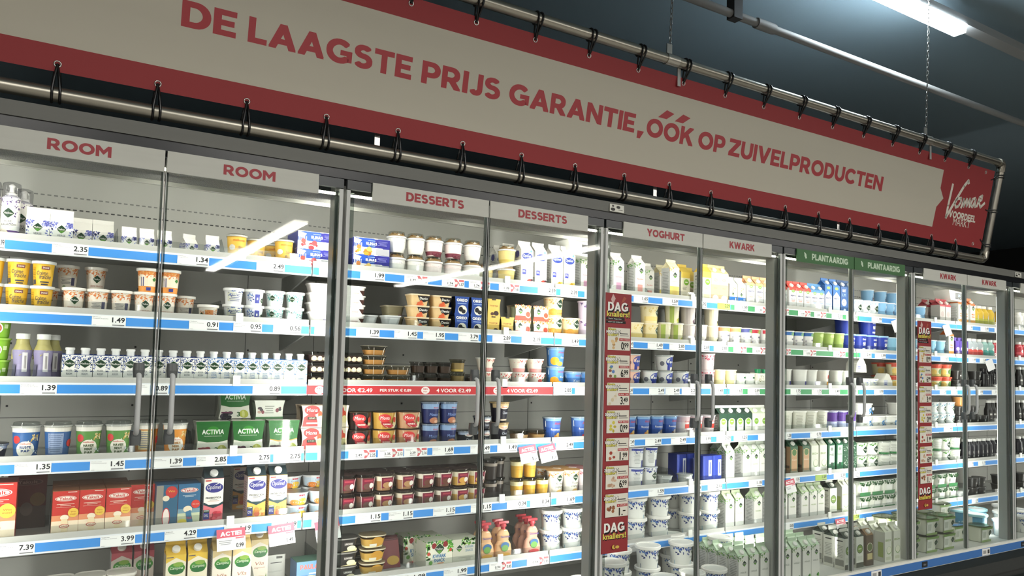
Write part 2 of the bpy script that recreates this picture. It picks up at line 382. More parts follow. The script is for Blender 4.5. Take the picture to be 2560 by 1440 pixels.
for m, k, segs in [(-1, 0, [(0, 1.25, '#4590dc')]), (-1, 1, [(0, 1.25, '#4590dc')]), (-1, 2, [(0, 1.25, '#4590dc')]), (-1, 3, [(0, 1.25, '#4590dc')]), (-1, 4, [(0, 1.25, '#4590dc')]), (-1, 5, [(0, 1.25, '#4590dc')]), (0, 0, [(0, 1.25, '#4590dc')]), (0, 1, [(0, 1.25, '#4590dc')]), (0, 2, [(0, 1.25, '#4590dc')]), (0, 3, [(0, 1.25, '#4590dc')]), (0, 4, [(0, 1.25, '#4590dc')]), (0, 5, [(0, 1.25, '#4590dc')]), (1, 0, [(0, 1.25, '#4590dc')]), (1, 1, [(0, 1.25, '#4590dc')]), (1, 2, [(0, 1.25, '#4590dc')]), (1, 3, [(0, 1.25, '#4590dc')]), (1, 4, [(0, 1.25, '#4590dc')]), (1, 5, [(0, 1.25, '#4590dc')]), (2, 0, [(0, 0.024, '#4590dc'), (0.024, 1.25, '#4f9c68')]), (2, 1, [(0.007, 1.25, '#4f9c68')]), (2, 2, [(0, 0.123, '#4590dc'), (0.123, 1.25, '#4f9c68')]), (2, 3, [(0, 1.25, '#4590dc')]), (2, 4, [(0, 1.25, '#4590dc')]), (2, 5, [(0, 1.25, '#4590dc')]), (3, 0, [(0, 0.027, '#4f9c68'), (0.027, 1.25, '#4590dc')]), (3, 1, [(0, 0.031, '#4f9c68'), (0.031, 1.25, '#4590dc')]), (3, 2, [(0, 0.027, '#4f9c68'), (0.027, 1.25, '#4590dc')]), (3, 3, [(0, 1.25, '#4590dc')]), (3, 4, [(0, 1.25, '#4590dc')]), (3, 5, [(0, 1.25, '#4590dc')]), (4, 0, [(0, 1.25, '#4590dc')]), (4, 1, [(0, 1.25, '#4590dc')]), (4, 2, [(0, 1.25, '#4590dc')]), (4, 3, [(0, 1.25, '#4590dc')]), (4, 4, [(0, 1.25, '#4590dc')]), (4, 5, [(0, 1.25, '#4590dc')]), (5, 0, [(0, 1.25, '#4590dc')]), (5, 1, [(0, 1.25, '#4590dc')]), (5, 2, [(0, 1.25, '#4590dc')]), (5, 3, [(0, 1.25, '#4590dc')]), (5, 4, [(0, 1.25, '#4590dc')]), (5, 5, [(0, 1.25, '#4590dc')])]:
    shelf(m, k, segs)

# glass doors, two per module
GL = ['first', 'second', 'third', 'fourth', 'fifth', 'sixth', 'seventh', 'eighth', 'ninth', 'tenth', 'eleventh', 'twelfth', 'thirteenth', 'fourteenth']
n = 0
for m in range(-1, 5):
    for h in (0, 1):
        a = m * W + (.007 if h == 0 else W / 2 + .003); b = m * W + (W / 2 - .003 if h == 0 else W - .007)
        d = tag(empty('glass_door', (a, 0, .44)), 'clear glass cooler door, %s along the wall, slim grey handle' % GL[n], 'door', 'cooler doors'); n += 1
        w = b - a; H = ZTOP - .44
        MB().box(0, w, 0, .006, 0, H, 'g#f3f6f5').obj('pane', d)
        hs, ms = (w, 0) if h == 0 else (0, w)          # meeting side, hinge side
        sg = -1 if h == 0 else 1
        MB().box(min(hs, hs + sg * .008), max(hs, hs + sg * .008), -.0035, .012, 0, H - .02, 'c#b9bebc').box(min(hs, hs + sg * .002), max(hs, hs + sg * .002), -.005, .022, 0, H - .02, 'p#d3d5d2').obj('edge_profile', d)
        MB().box(min(ms, ms - sg * .014), max(ms, ms - sg * .014), -.0035, .01, 0, H - .04, 'p#c3c5c2').box(min(ms - sg * .016, ms - sg * .03), max(ms - sg * .016, ms - sg * .03), -.002, .008, 0, H - .05, 'c#cfd4d2').obj('hinge_profile', d)
        q = MB().box(min(ms, ms - sg * .095), max(ms, ms - sg * .095), -.006, .012, H - .037, H - .002, 'p#33383a').obj('hinge_cap', d)
        hx = hs + sg * .047
        g = MB().tube([(hx, -.01, 1.095), (hx, -.04, 1.085), (hx, -.046, 1.06), (hx, -.046, .93), (hx, -.04, .905), (hx, -.01, .895)], .0085, 'p#c4c7c6', 12).obj('handle', d)
        for z in (1.105, .885): MB().lathe([(.016, -.024), (.018, 0), (.016, .024)], 'p#5c6060', 14, 3.5, 1, .9, (hx, -.014)).obj('mount', g, (0, 0, z))

# signs on the doors
def sign(m, h, text, label, bg='f#c3c4bb', fg='#9c3037', leaf=False):
    a = m * W + (.1054 if h == 0 else W / 2 + .0037); b = m * W + (W / 2 - .0037 if h == 0 else W - .1054)
    w = b - a; s = MB().box(a, b, -.014, -.007, 2.21, ZTOP, bg)
    F = lambda u, v, l: ((a + b) / 2 + u, -.014 - EPS * l, 2.21 + v)
    tw = {'ROOM': .345, 'DESSERTS': .5, 'YOGHURT': .48, 'KWARK': .37, 'PLANTAARDIG': .64}[text]
    s.art([('t', text, .07 if leaf else (.02 if text != 'KWARK' else 0.05), .52, tw, .5, fg, .05)], F, w, .072)
    if leaf: s.art([('e', -.36, .55, .017, .022, fg), ('p', [(-.385, .8), (-.36, .75), (-.335, .35), (-.36, .3)], fg)], F, w, .072)
    tag(s.obj('section_sign'), label, 'sign')
sign(-1, 0, 'ROOM', 'pale sign reading ROOM, first on the cooler doors')
sign(-1, 1, 'ROOM', 'pale sign reading ROOM, beside the DESSERTS signs')
sign(0, 0, 'DESSERTS', 'pale sign reading DESSERTS, next to the ROOM sign')
sign(0, 1, 'DESSERTS', 'pale sign reading DESSERTS, next to the YOGHURT sign')
sign(1, 0, 'YOGHURT', 'pale sign reading YOGHURT in red letters')
sign(1, 1, 'KWARK', 'pale sign reading KWARK, beside the YOGHURT sign')
G1, G2 = 'f#3f6b3f', '#c3d6bd'
sign(2, 0, 'PLANTAARDIG', 'green sign reading PLANTAARDIG, nearer the first KWARK sign', G1, G2, True)
sign(2, 1, 'PLANTAARDIG', 'green sign reading PLANTAARDIG, further along the cooler', G1, G2, True)
sign(3, 0, 'KWARK', 'pale sign reading KWARK, right after the green signs')
sign(3, 1, 'KWARK', 'pale sign reading KWARK, last readable one of the wall')
sign(4, 0, 'KWARK', 'pale sign cut off by the picture edge, last of all')

# ------------------------------------------------------------------ the banner, tilted forward in its pipe frame
BX0, BX1 = -3.2, 4.553
BY0, BZ0, BY1, BZ1 = -.012, 2.478, -.11, 3.005
def BP(x, t, l=0):             # point on the banner: x along it, t from its bottom (0) to its top (1)
    n = Vector((0, -(BZ1 - BZ0), BY1 - BY0)).normalized() * (.0015 + EPS * l)
    return (x, BY0 + (BY1 - BY0) * t + n.y, BZ0 + (BZ1 - BZ0) * t + n.z)
b = MB()
N = 40
vs = []
for l in (0, -9):
    for j in (0, 1): vs += [BP(BX0 + (BX1 - BX0) * i / N, j, l) for i in range(N + 1)]
K = N + 1
b.add(vs, [(i, i + 1, K + i + 1, K + i) for i in range(N)] + [(2 * K + i, 3 * K + i, 3 * K + i + 1, 2 * K + i + 1) for i in range(N)], 'f#8e2427')
TL, TH = (0.152, 0.842)
white = [(3.945, 0.842), (3.943, 0.624), (3.996, 0.512), (3.933, 0.395), (3.926, 0.152)]
F = lambda u, v, l: BP(u, v, l)
b.add([BP(-2.6, TL, 1), BP(-2.6, TH, 1)] + [BP(x, t, 1) for x, t in white], [tuple(range(6, -1, -1))], 'f#b9b4a4')
RED = '#a03036'
for s_, xa, xb, ta, tb in [('DE', -0.606, -0.43, 0.424, 0.586), ('LAAGSTE', -0.39, 0.23, 0.424, 0.586), ('PRIJS', 0.273, 0.634, 0.424, 0.586), ('GARANTIE', 0.678, 1.372, 0.424, 0.586), ('OOK', 1.445, 1.751, 0.424, 0.586), ('OP', 1.785, 1.974, 0.424, 0.586), ('ZUIVELPRODUCTEN', 2.004, 3.332, 0.424, 0.586)]:
    hm = (tb - ta) * .536
    b.art([('t', s_, 0, .5, 1, 1, RED, .05)], lambda u, v, l: BP((xa + xb) / 2 + u, ta + v / .536, l + 2), xb - xa, hm)
    if s_ == 'OOK':
        h = tb - ta
        for q in (.2, .55):
            xx = xa + (xb - xa) * q
            b.add([BP(x, t, 4) for x, t in ((xx, tb + .14 * h), (xx + .055, tb + .14 * h), (xx + .10, tb + .52 * h), (xx + .05, tb + .62 * h))], [(0, 1, 2, 3)], RED)
    if s_ == 'GARANTIE':
        b.add([BP(x, t, 4) for x, t in ((xb + .02, ta - .22 * (tb - ta)), (xb + .04, ta - .22 * (tb - ta)), (xb + .06, ta + .18 * (tb - ta)), (xb + .02, ta + .18 * (tb - ta)))], [(0, 1, 2, 3)], RED)
CREAM = '#d8d3c6'
def stroke(pts, w):
    for (x, t), (x2, t2) in zip(pts[:-1], pts[1:]):
        dx, dt = x2 - x, (t2 - t) * (BZ1 - BZ0); L = math.hypot(dx, dt); ox, ot = -dt / L * w, dx / L * w / (BZ1 - BZ0)
        ex, et = dx / L * w * .5, dt / L * w * .5 / (BZ1 - BZ0)
        b.add([BP(x - ex + ox, t - et + ot, 3), BP(x - ex - ox, t - et - ot, 3), BP(x2 + ex - ox, t2 + et - ot, 3), BP(x2 + ex + ox, t2 + et + ot, 3)], [(0, 1, 2, 3)], CREAM)
LGX, LGT = [(4.049, 4.496), (0.286, 0.807)]
def LG(pts): return [(LGX[0] + (LGX[1] - LGX[0]) * u, LGT[0] + (LGT[1] - LGT[0]) * v) for u, v in pts]
stroke(LG([(.06, .80), (.035, .3), (.03, .02), (.2, .45), (.36, .83), (.45, .98), (.47, .92)]), .011)
stroke(LG([(.34, .54), (.24, .5), (.2, .38), (.24, .3), (.3, .34), (.35, .45), (.34, .54)]), .009)
stroke(LG([(.38, .32), (.42, .54), (.44, .36), (.5, .56), (.52, .38), (.58, .58), (.6, .38)]), .009)
stroke(LG([(.72, .62), (.65, .58), (.63, .44), (.68, .4), (.74, .6), (.74, .42), (.78, .44)]), .009)
stroke(LG([(.8, .44), (.83, .66), (.9, .72), (.9, .62), (.83, .56), (.9, .44), (1.0, .56)]), .009)
b.art([('t', 'VOORDEEL', .0, .5, 1, 1, CREAM, .045)], lambda u, v, l: BP(4.255 + u, 0.31 + v / .536, l + 3), .33, .0455)
b.art([('t', 'MARKT', .0, .5, 1, 1, CREAM, .0)], lambda u, v, l: BP(4.259 + u, 0.227 + v * .085, l + 3), .21, 1)
GX = [-1.5246 + .2873 * i for i in range(21)]
GXT = [-1.5246 + .2873 * i for i in range(21)]
for x in GX + [4.44]:
    for t in (.045, .955):
        q = Matrix.Rotation(math.atan2(BY1 - BY0, BZ1 - BZ0) * -1, 4, 'X')
        c = Vector(BP(x, t, 4)); a = [c + Vector(BP(math.cos(k * PI / 8) * .0095, 0, 0)) - Vector(BP(0, 0, 0)) + (Vector(BP(0, 1, 0)) - Vector(BP(0, 0, 0))).normalized() * math.sin(k * PI / 8) * .0095 for k in range(16)]
        b.tube(a, .0025, 'm#c9c8c2', 6, True)
tag(b.obj('banner'), 'long red and cream banner with slogan DE LAAGSTE PRIJS GARANTIE above the coolers', 'banner')
PYB, PZB, PYT, PZT = 0.0, 2.41, -.125, 3.067
fr = tag(empty('banner_rig', (0, 0, PZB)), 'galvanised pipe frame holding the tilted red banner', 'frame')
PX1 = 4.617
def pipe(name, pts, r=.024): return MB().tube([(x, y, z - PZB) for x, y, z in pts], r, 'm#a8a498', 16).obj(name, fr)
pipe('bottom_pipe', [(BX0, PYB, PZB), (PX1 - .04, PYB, PZB)]); pipe('top_pipe', [(BX0, PYT, PZT), (PX1 - .04, PYT, PZT)])
dy, dz = PYT - PYB, PZT - PZB
pipe('end_pipe', [(PX1, PYB + dy * .07, PZB + dz * .07), (PX1, PYB + dy * .93, PZB + dz * .93)])
pipe('elbow', [(PX1 - .05, PYB, PZB), (PX1 - .02, PYB, PZB + .002), (PX1 - .004, PYB + dy * .02, PZB + dz * .02), (PX1, PYB + dy * .09, PZB + dz * .09)], .029)
pipe('elbow', [(PX1 - .05, PYT, PZT), (PX1 - .02, PYT, PZT - .002), (PX1 - .004, PYB + dy * .98, PZB + dz * .98), (PX1, PYB + dy * .91, PZB + dz * .91)], .029)
for x in (1.52, 3.68):
    MB().tube([(x - .02, PYT, PZT - PZB), (x + .055, PYT, PZT - PZB)], .0275, 'm#bdbab0', 16).obj('sleeve', fr)
    MB().box(x - .012, x + .02, PYT - .003, PYT + .003, PZT - PZB + .024, PZT - PZB + .075, 'm#c6c5c0').obj('lug', fr)
    MB().box(x + .07, x + .09, PYT + .01, PYT + .016, PZT - PZB - .11, PZT - PZB - .02, 'm#c6c5c0').obj('bracket', fr)
for x in (.115, 1.56, 3.0): MB().box(x, x + .022, .012, .018, .02, .085, 'm#c6c5c0').obj('bracket', fr)
# elastic cords from the eyelets round the pipes
def ring(x, y, z, r, a0, a1, n, dx):
    return [(x + dx * i / n, y + r * math.cos(a0 + (a1 - a0) * i / n), z + r * math.sin(a0 + (a1 - a0) * i / n)) for i in range(n + 1)]
def cord(x, top, lab):
    g = BP(x, .955 if top else .045, 8); g2 = BP(x, .955 if top else .045, -30)
    py, pz = (PYT, PZT) if top else (PYB, PZB)
    s = 1 if top else -1; pts = [g]
    for d in (-.011, .011):
        pts += [(x + d * .6, (g[1] + py) / 2 - .018, (g[2] + pz) / 2)] + ring(x + d, py, pz, .0275, PI + s * .35, PI + s * .35 - s * 1.55 * PI, 10, 0) + [(x + d * .4, g2[1], g2[2])]
        pts += [g] if d < 0 else []
    tag(MB().tube(pts, .0042, 'p#0d0d0d', 6).obj('elastic_cord'), lab, 'cord', 'elastic cords of the banner')
for i, x in enumerate(GX):
    if x < -1.3: continue
    cord(x, False, 'black elastic cord on the lower pipe, %s of that pipe from the ROOM end' % ['first', 'second', 'third', 'fourth', 'fifth', 'sixth', 'seventh', 'eighth', 'ninth', 'tenth', 'eleventh', 'twelfth', 'thirteenth', 'fourteenth', 'fifteenth', 'sixteenth', 'seventeenth', 'eighteenth', 'nineteenth', 'twentieth', 'twenty-first', 'twenty-second', 'twenty-third', 'twenty-fourth', 'twenty-fifth', 'twenty-sixth', 'twenty-seventh', 'twenty-eighth'][i - 1])
    if x > -.2: cord(x, True, 'black elastic cord on the upper pipe, %s of that pipe from the ROOM end' % ['first', 'second', 'third', 'fourth', 'fifth', 'sixth', 'seventh', 'eighth', 'ninth', 'tenth', 'eleventh', 'twelfth', 'thirteenth', 'fourteenth', 'fifteenth', 'sixteenth', 'seventeenth', 'eighteenth', 'nineteenth', 'twentieth', 'twenty-first', 'twenty-second', 'twenty-third', 'twenty-fourth', 'twenty-fifth', 'twenty-sixth', 'twenty-seventh', 'twenty-eighth'][i - 5])
for t_, w_ in ((.12, 'lowest'), (.5, 'middle'), (.88, 'top')):
    x = 4.54; g = BP(x, t_, 8); py, pz = PYB + dy * (.03 + .94 * t_), PZB + dz * (.03 + .94 * t_)
    pts = [(x - .02, g[1], g[2])]
    for d in (-.008, .008):
        pts += [(PX1 + .0275 * math.cos(a), py - .0275 * math.sin(a), pz + d) for a in [PI - .3 - i * .5 for i in range(9)]] + [(x - .02, g[1] + .01, g[2] + d * .3)]
    tag(MB().tube(pts, .0042, 'p#0d0d0d', 6).obj('elastic_cord'), '%s black elastic cord on the upright end pipe' % w_, 'cord', 'elastic cords of the banner')
for x, w_ in ((1.525, 'over the word GARANTIE'), (3.69, 'near the lamp end of the banner')):
    c = MB(); z = PZT + .062; i = 0
    while z < 4.23:
        pts = [(x + (.006 * math.cos(a) if i % 2 == 0 else 0) + (z - PZT) * .05, PYT + (.006 * math.cos(a) if i % 2 else 0), z + .0165 + .0165 * math.sin(a)) for a in [k * PI / 5 for k in range(10)]]
        c.tube(pts, .0022, 'm#8d8c88', 5, True); z += .027; i += 1
    tag(c.obj('hanging_chain'), 'steel chain holding the banner frame %s' % w_, 'chain')

# ------------------------------------------------------------------ promotion posters on the doors
def poster(x0, lab):
    w, z0, z1 = .155, .738, 1.94; H = z1 - z0
    p = MB().box(x0, x0 + w, -.006, -.0035, z0, z1, 'f#8c2b2e'); Wt = '#e8e6df'; Y = '#d8cf5a'; K = '#1b1715'
    F = lambda u, v, l: (x0 + w / 2 + u, -.006 - EPS * l, z0 + v)
    def V(y): return (1385 - y) / 654
    def blob(n, u, y, cols, seed, r=.05, du=.13, dyy=.02):
        q = random.Random(seed); return [('e', u + (q.random() - .5) * du * 2, V(y) + (q.random() - .5) * dyy * 2, r * (.8 + .5 * q.random()), r * (.7 + .4 * q.random()), cols[i % len(cols)]) for i in range(n)]
    a = [('p', [(-.3, V(748)), (-.22, V(760)), (-.12, V(745)), (-.22, V(733))], '#c9a9a3'), ('p', [(.1, V(755)), (.2, V(738)), (.3, V(742)), (.2, V(752))], '#a3533f')]
    for yd, yk in ((766, 784), (1322, 1343)):
        a += [('t', 'DAG', .0, V(yd) - .004, .80, .040, K, .06), ('t', 'DAG', -.02, V(yd), .78, .036, Wt, .04), ('t', 'knallers!', .0, V(yk) - .003, .90, .024, K, .06), ('t', 'knallers!', -.01, V(yk), .88, .022, Y, .03)]
    a += [('r', -.12, V(797), .72, .010, K), ('t', 'Vaste dagacties', -.14, V(797), .5, .006, Wt, .0), ('r', -.1, V(805), .76, .010, K), ('t', 'voor een knalprijs!', -.12, V(805), .56, .006, Wt, .0)]
    days = [('MAANDAG', 'VAN 12 VOOR', '0', '99', ['#c9a877', '#b08a58', '#d8bd8e'], 8), ('DINSDAG', 'VOORDEELTAS', '6', '99', ['#7a9a55', '#5b7fb5', '#8a5a48'], 6), ('WOENSDAG', 'PAK 20', '3', '49', ['#d9d0bd', '#cbbf9f'], 6),
            ('DONDERDAG', 'PER KILO', '0', '99', ['#c9bd4a', '#b3a63c'], 5), ('VRIJDAG', 'PER STUK', '1', '99', ['#b5634a', '#e6dccb', '#9c4438'], 6), ('ZATERDAG', '2 STUKS', '6', '99', ['#c9ab92', '#b08f75'], 8), ('ZONDAG', '4 STUKS', '1', '-', ['#7d4a33', '#96603f'], 6)]
    for i, (day, bar, e1, e2, cols, n_) in enumerate(days):
        y = 820 + i * 69.8
        a += [('r', .03, V(y + 28), .86, .087, '#d9d6c8'), ('r', .22, V(y + 14), .3, .004, '#5a5754'), ('r', .24, V(y + 19), .34, .003, '#8b8882')]
        a += blob(n_, -.17, y + 40, cols, i)
        a += [('t', 'Vaste', -.24, V(y + 3), .3, .010, K, .06), ('t', 'Vaste', -.25, V(y + 3), .29, .009, Y, .02, .2), ('t', day, -.18, V(y + 10), .56, .014, K, .08), ('t', day, -.19, V(y + 10), .54, .012, Wt, .03), ('t', 'knaller!', -.2, V(y + 17), .42, .012, K, .06), ('t', 'knaller!', -.21, V(y + 17), .4, .010, Y, .03)]
        a += [('r', .24, V(y + 29), .4, .010, '#a8373a'), ('t', bar, .24, V(y + 29), .34, .006, Wt, .0), ('t', e1 + '.', .19, V(y + 45), .15, .030, K, .03), ('t', e2, .32, V(y + 43), .17 if e2 != '-' else .1, .019 if e2 != '-' else .004, K, .03)]
    a += blob(3, -.1, 1372, ['#c9a94e', '#8a4436'], 5, .06, .2, .006)
    for k, it in enumerate(a): p.art([it], F, w, H, 1 + k * .35)
    tag(p.obj('promotion_poster'), lab, 'poster')
poster(1.262, 'tall red DAG knallers price poster beside the YOGHURT door')
poster(3.795, 'tall red DAG knallers price poster past the green PLANTAARDIG doors')

# temperature displays under the inner roof, energy labels on the cornice
for x, dig, lab in ((1.385, '33', 'white temperature display hanging above the second dessert door'), (4.97, '35', 'white temperature display above the far quark door')):
    d = tag(empty('temperature_display', (x, .40, 2.165)), lab, 'display')
    MB().extr([(-.03, .01), (.125, 0), (.125, .075), (-.055, .085)], 'y', 0, .12, 'p#e9e8df').box(-.02, .12, .05, .1, .08, .18, 'p#d9d8d0').obj('housing', d)
    MB().box(.035, .118, -.002, 0, .018, .066, 'p#141618').art([('t', dig, .1, .6, .38, .4, 'e#9fd6ff:1.5', .0), ('r', -.3, .2, .12, .1, '#c9c9c9'), ('r', 0, .2, .12, .1, '#c9c9c9'), ('r', .3, .2, .12, .1, '#c9c9c9')], lambda u, v, l: (.0765 + u, -.0024 - EPS * l, .018 + v), .083, .048).obj('screen', d)
for x, lab in ((1.27, 'small white energy label on the cornice above the poster'), (5.03, 'small white energy label on the cornice at the far end')):
    s = MB().box(x, x + .085, -.0135, -.011, 2.322, 2.357, '#d6d6cb')
    s.art([('e', -.28, .3, .16, .09, '#26241f'), ('e', .1, .65, .14, .08, '#26241f'), ('r', -.28, .75, .14, .25, '#4a4742'), ('r', .25, .3, .3, .08, '#6a6862')], lambda u, v, l: (x + .0425 + u, -.0135 - EPS * l, 2.322 + v), .085, .035)
    tag(s.obj('energy_label'), lab, 'label')

# ------------------------------------------------------------------ the products: one recipe per kind, its meshes shared by all its copies
WH = '#ece9e2'; DG = '#1f3b25'; LG_ = '#63983f'; NAVY = '#2b3f93'; PUR = '#5a4a8f'
LEAF_P = ['#5b5fa8', '#7d83c4', '#4a4a92', '#8f95cf']; LEAF_B = ['#23408c', '#3f66b4', '#6f9bd0', '#2a2f78']; LEAF_G = ['#3f8a34', '#6cae3e', '#2c6b2c', '#93c25a']; LEAF_O = ['#d9743a', '#e89a5a', '#c95f2c', '#efb77d']
def diamond(u, v, s, word='Melkan'):
    return [('d', u, v, s * 1.1, s * 1.1, WH), ('d', u, v, s, s, DG), ('d', u, v - .0, s * .86, s * .3, LG_), ('t', word, u, v, s * 1.35, .0 + s * .24, WH, .02)]
def dia(u, v, s, asp):            # diamond with the word; asp = face width / face height
    return [('d', u, v, s * 1.08, s * 1.08, WH), ('d', u, v, s, s, DG), ('p', [(u - s * .62, v - s * .30 * asp), (u + s * .62, v - s * .30 * asp), (u + s * .2, v - s * .86 * asp), (u, v - s * .98 * asp), (u - s * .2, v - s * .86 * asp)], LG_), ('t', 'Melkan', u, v, s * 1.5, s * .42 * asp, WH, .02)]
def blue_oval(u, v, s, asp, c=NAVY):
    return [('e', u, v, s * 1.04, s * .64, WH), ('e', u, v, s, s * .6, c), ('t', 'Optimel', u - .02, v, s * 1.55, s * .62 * asp, WH, .0, .2), ('p', [(u + s * .1, v + s * .36 * asp), (u + s * .72, v + s * .62 * asp), (u + s * .75, v + s * .58 * asp), (u + s * .1, v + s * .28 * asp)], WH)]
def lines(u, v, w, n, c='#8a8a86', dv=.035, h=.012):
    return [('r', u - .02 * (i % 2), v - i * dv, w * (1 - .25 * (i % 3) / 2), h, c) for i in range(n)]
def badge(u, v, w, asp, c=NAVY, word='0%'):
    return [('r', u, v, w, w * 1.15 * asp, c), ('t', word, u - .01, v + w * .1 * asp, w * .7, w * .5 * asp, WH, .0)]
def fruit(u, v, s, asp, cols, n=6, seed=1):
    q = random.Random(seed)
    return [('e', u + (q.random() - .5) * s * 1.6, v + (q.random() - .5) * s * asp * 1.2, s * (.3 + .35 * q.random()), s * (.28 + .3 * q.random()), cols[i % len(cols)]) for i in range(n)]

KIND = {}
def kind(code, name, cat, w, d, h, parts, look, pitch=None): KIND[code] = dict(name=name, cat=cat, w=w, d=d, h=h, parts=parts, look=look, pitch=pitch or h, meshes=None)

def gable(w, d, h, c, art, gc=None, cap=None, side=None, fin=None):
    """gable-top carton: body, sloped front with cap, sealed fin"""
    def P():
        hb = h - d * .5 - .014; hr = h - .016; b = MB(); gc_ = gc or c
        b.box(-w / 2, w / 2, -d / 2, d / 2, 0, hb, c)
        a = [(-w / 2, -d / 2, hb), (w / 2, -d / 2, hb), (w / 2, d / 2, hb), (-w / 2, d / 2, hb)]
        q = [(-w / 2, -.002, hr), (w / 2, -.002, hr), (w / 2, .002, hr), (-w / 2, .002, hr)]
        i0, i1 = w / 2 - d * .26, hb + (hr - hb) * .62
        b.add([a[0], a[1], q[1], q[0]], [(0, 1, 2, 3)], gc_); b.add([a[2], a[3], q[3], q[2]], [(0, 1, 2, 3)], gc_)
        for sg in (-1, 1):
            t = (sg * i0, 0, i1); A = (sg * w / 2, -d / 2, hb); B = (sg * w / 2, d / 2, hb); Q = (sg * w / 2, 0, hr)
            b.add([A, B, t], [(0, 1, 2) if sg > 0 else (0, 2, 1)], gc_); b.add([A, t, Q], [(0, 1, 2)], gc_); b.add([B, Q, t], [(0, 1, 2)], gc_)
        b.art(art, flat_front(d), w, hb)
        if side: b.art(side, flat_left(w), d, hb)
        ps = [('carton', b)]
        ps.append(('sealed_fin', MB().box(-w / 2, w / 2, -.0025, .0025, hr, h, fin or gc_)))
        if cap:
            n = Vector((0, -(hr - hb), d / 2)).normalized(); m0 = Vector((0, -d * .27, hb + (hr - hb) * .47)); r = w * .215
            u = Vector((1, 0, 0)); t = n.cross(u); vs = []
            for k, hh in ((1, 0), (1, .008), (.9, .011)):
                vs += [tuple(m0 + n * hh + (u * math.cos(2 * PI * i / 16) + t * math.sin(2 * PI * i / 16)) * r * k) for i in range(16)]
            mb = MB(); mb.add(vs, [(j * 16 + i, j * 16 + (i + 1) % 16, j * 16 + 16 + (i + 1) % 16, j * 16 + 16 + i) for j in (0, 1) for i in range(16)], cap, True); mb.add(vs[32:], [tuple(range(16))], cap)
            ps.append(('screw_cap', mb))
        return ps
    return P
def brik(w, d, h, c, art, cap, top=None):
    def P():
        hb = h - .022; b = MB(); b.hexa([(-w / 2, -d / 2, 0), (w / 2, -d / 2, 0), (w / 2, d / 2, 0), (-w / 2, d / 2, 0)], [(-w / 2, -d / 2, hb - .006), (w / 2, -d / 2, hb - .006), (w / 2, d / 2, hb), (-w / 2, d / 2, hb)], c)
        b.add([(-w / 2, -d / 2, hb - .0058), (w / 2, -d / 2, hb - .0058), (w / 2, d / 2, hb + .0002), (-w / 2, d / 2, hb + .0002)], [(0, 1, 2, 3)], top or c)
        b.art(art, flat_front(d), w, hb - .006)
        return [('carton', b), ('screw_cap', MB().lathe([(w * .28, hb - .004), (w * .28, h - .009), (w * .33, h - .009), (w * .33, h - .002), (w * .28, h)], cap, 16))]
    return P
def cup(rt, rb, h, c, art, rim=None, lid=None, foil=None, e=2.0, ax=1, ay=1, band=None, n=24, dome=None, fill=None):
    """tapered cup or tub: lid = snap lid colour, foil = sealed foil colour, dome = height of a clear dome, fill = (clear cup) colours of the content"""
    def P():
        hr = h - .005; rm = rim or c; b = MB()
        prof = [(rb * .92, 0), (rb, .004)]
        if fill:
            for f0, colr in fill: prof.append((rb + (rt - rb) * f0, hr * f0, colr))
        elif band: prof += [(rb + (rt - rb) * band[0], hr * band[0], band[1]), (rt, hr, c)]
        else: prof.append((rt, hr, c))
        if prof[-1][1] < hr - 1e-4: prof.append((rt, hr, c))
        prof += [(rt + .0035, hr, rm), (rt + .0035, h, rm)]
        b.lathe(prof, c, n, e, ax, ay)
        b.art(art, cone(rb, rt, hr) if e < 2.5 else taper(rb, rt, hr, ax, ay), 2 * (rb if e < 2.5 else max(rb, rt)) * (1 if e < 2.5 else ax), hr)
        ps = [('cup', b)]
        if lid: ps.append(('lid', MB().lathe([(rt + .0045, h - .008), (rt + .0055, h - .006), (rt + .0055, h + .002), (rt + .003, h + .003), (rt - .004, h + .0005)], lid, n, e, ax, ay)))
        if foil: ps.append(('foil_lid', MB().lathe([(rt + .004, h), (rt + .0045, h + .0012), (rt - .002, h + .0006)], foil, n, e, ax, ay)))
        if dome: ps.append(('clear_lid', MB().lathe([(rt + .004, h - .006), (rt + .004, h + .002), (rt - .001, h + .003), (rt - .003, h + dome), (rt - .006, h + dome + .001)], 'c#e9ecec', n, e, ax, ay)))
        return ps
    return P
def pack(w, d, h, c, art, top=None, side=None, sidec=None):
    def P():
        b = MB().box(-w / 2, w / 2, -d / 2, d / 2, 0, h, c)
        if sidec: b.box(-w / 2 - .0003, -w / 2 + .001, -d / 2, d / 2, 0, h, sidec)
        b.art(art, flat_front(d), w, h)
        if side: b.art(side, flat_left(w), d, h)
        ps = [('box', b)]
        if top: ps.append(('top_flap', MB().box(-w / 2, w / 2, -d / 2, d / 2, h, h + .0015, top)))
        return ps
    return P
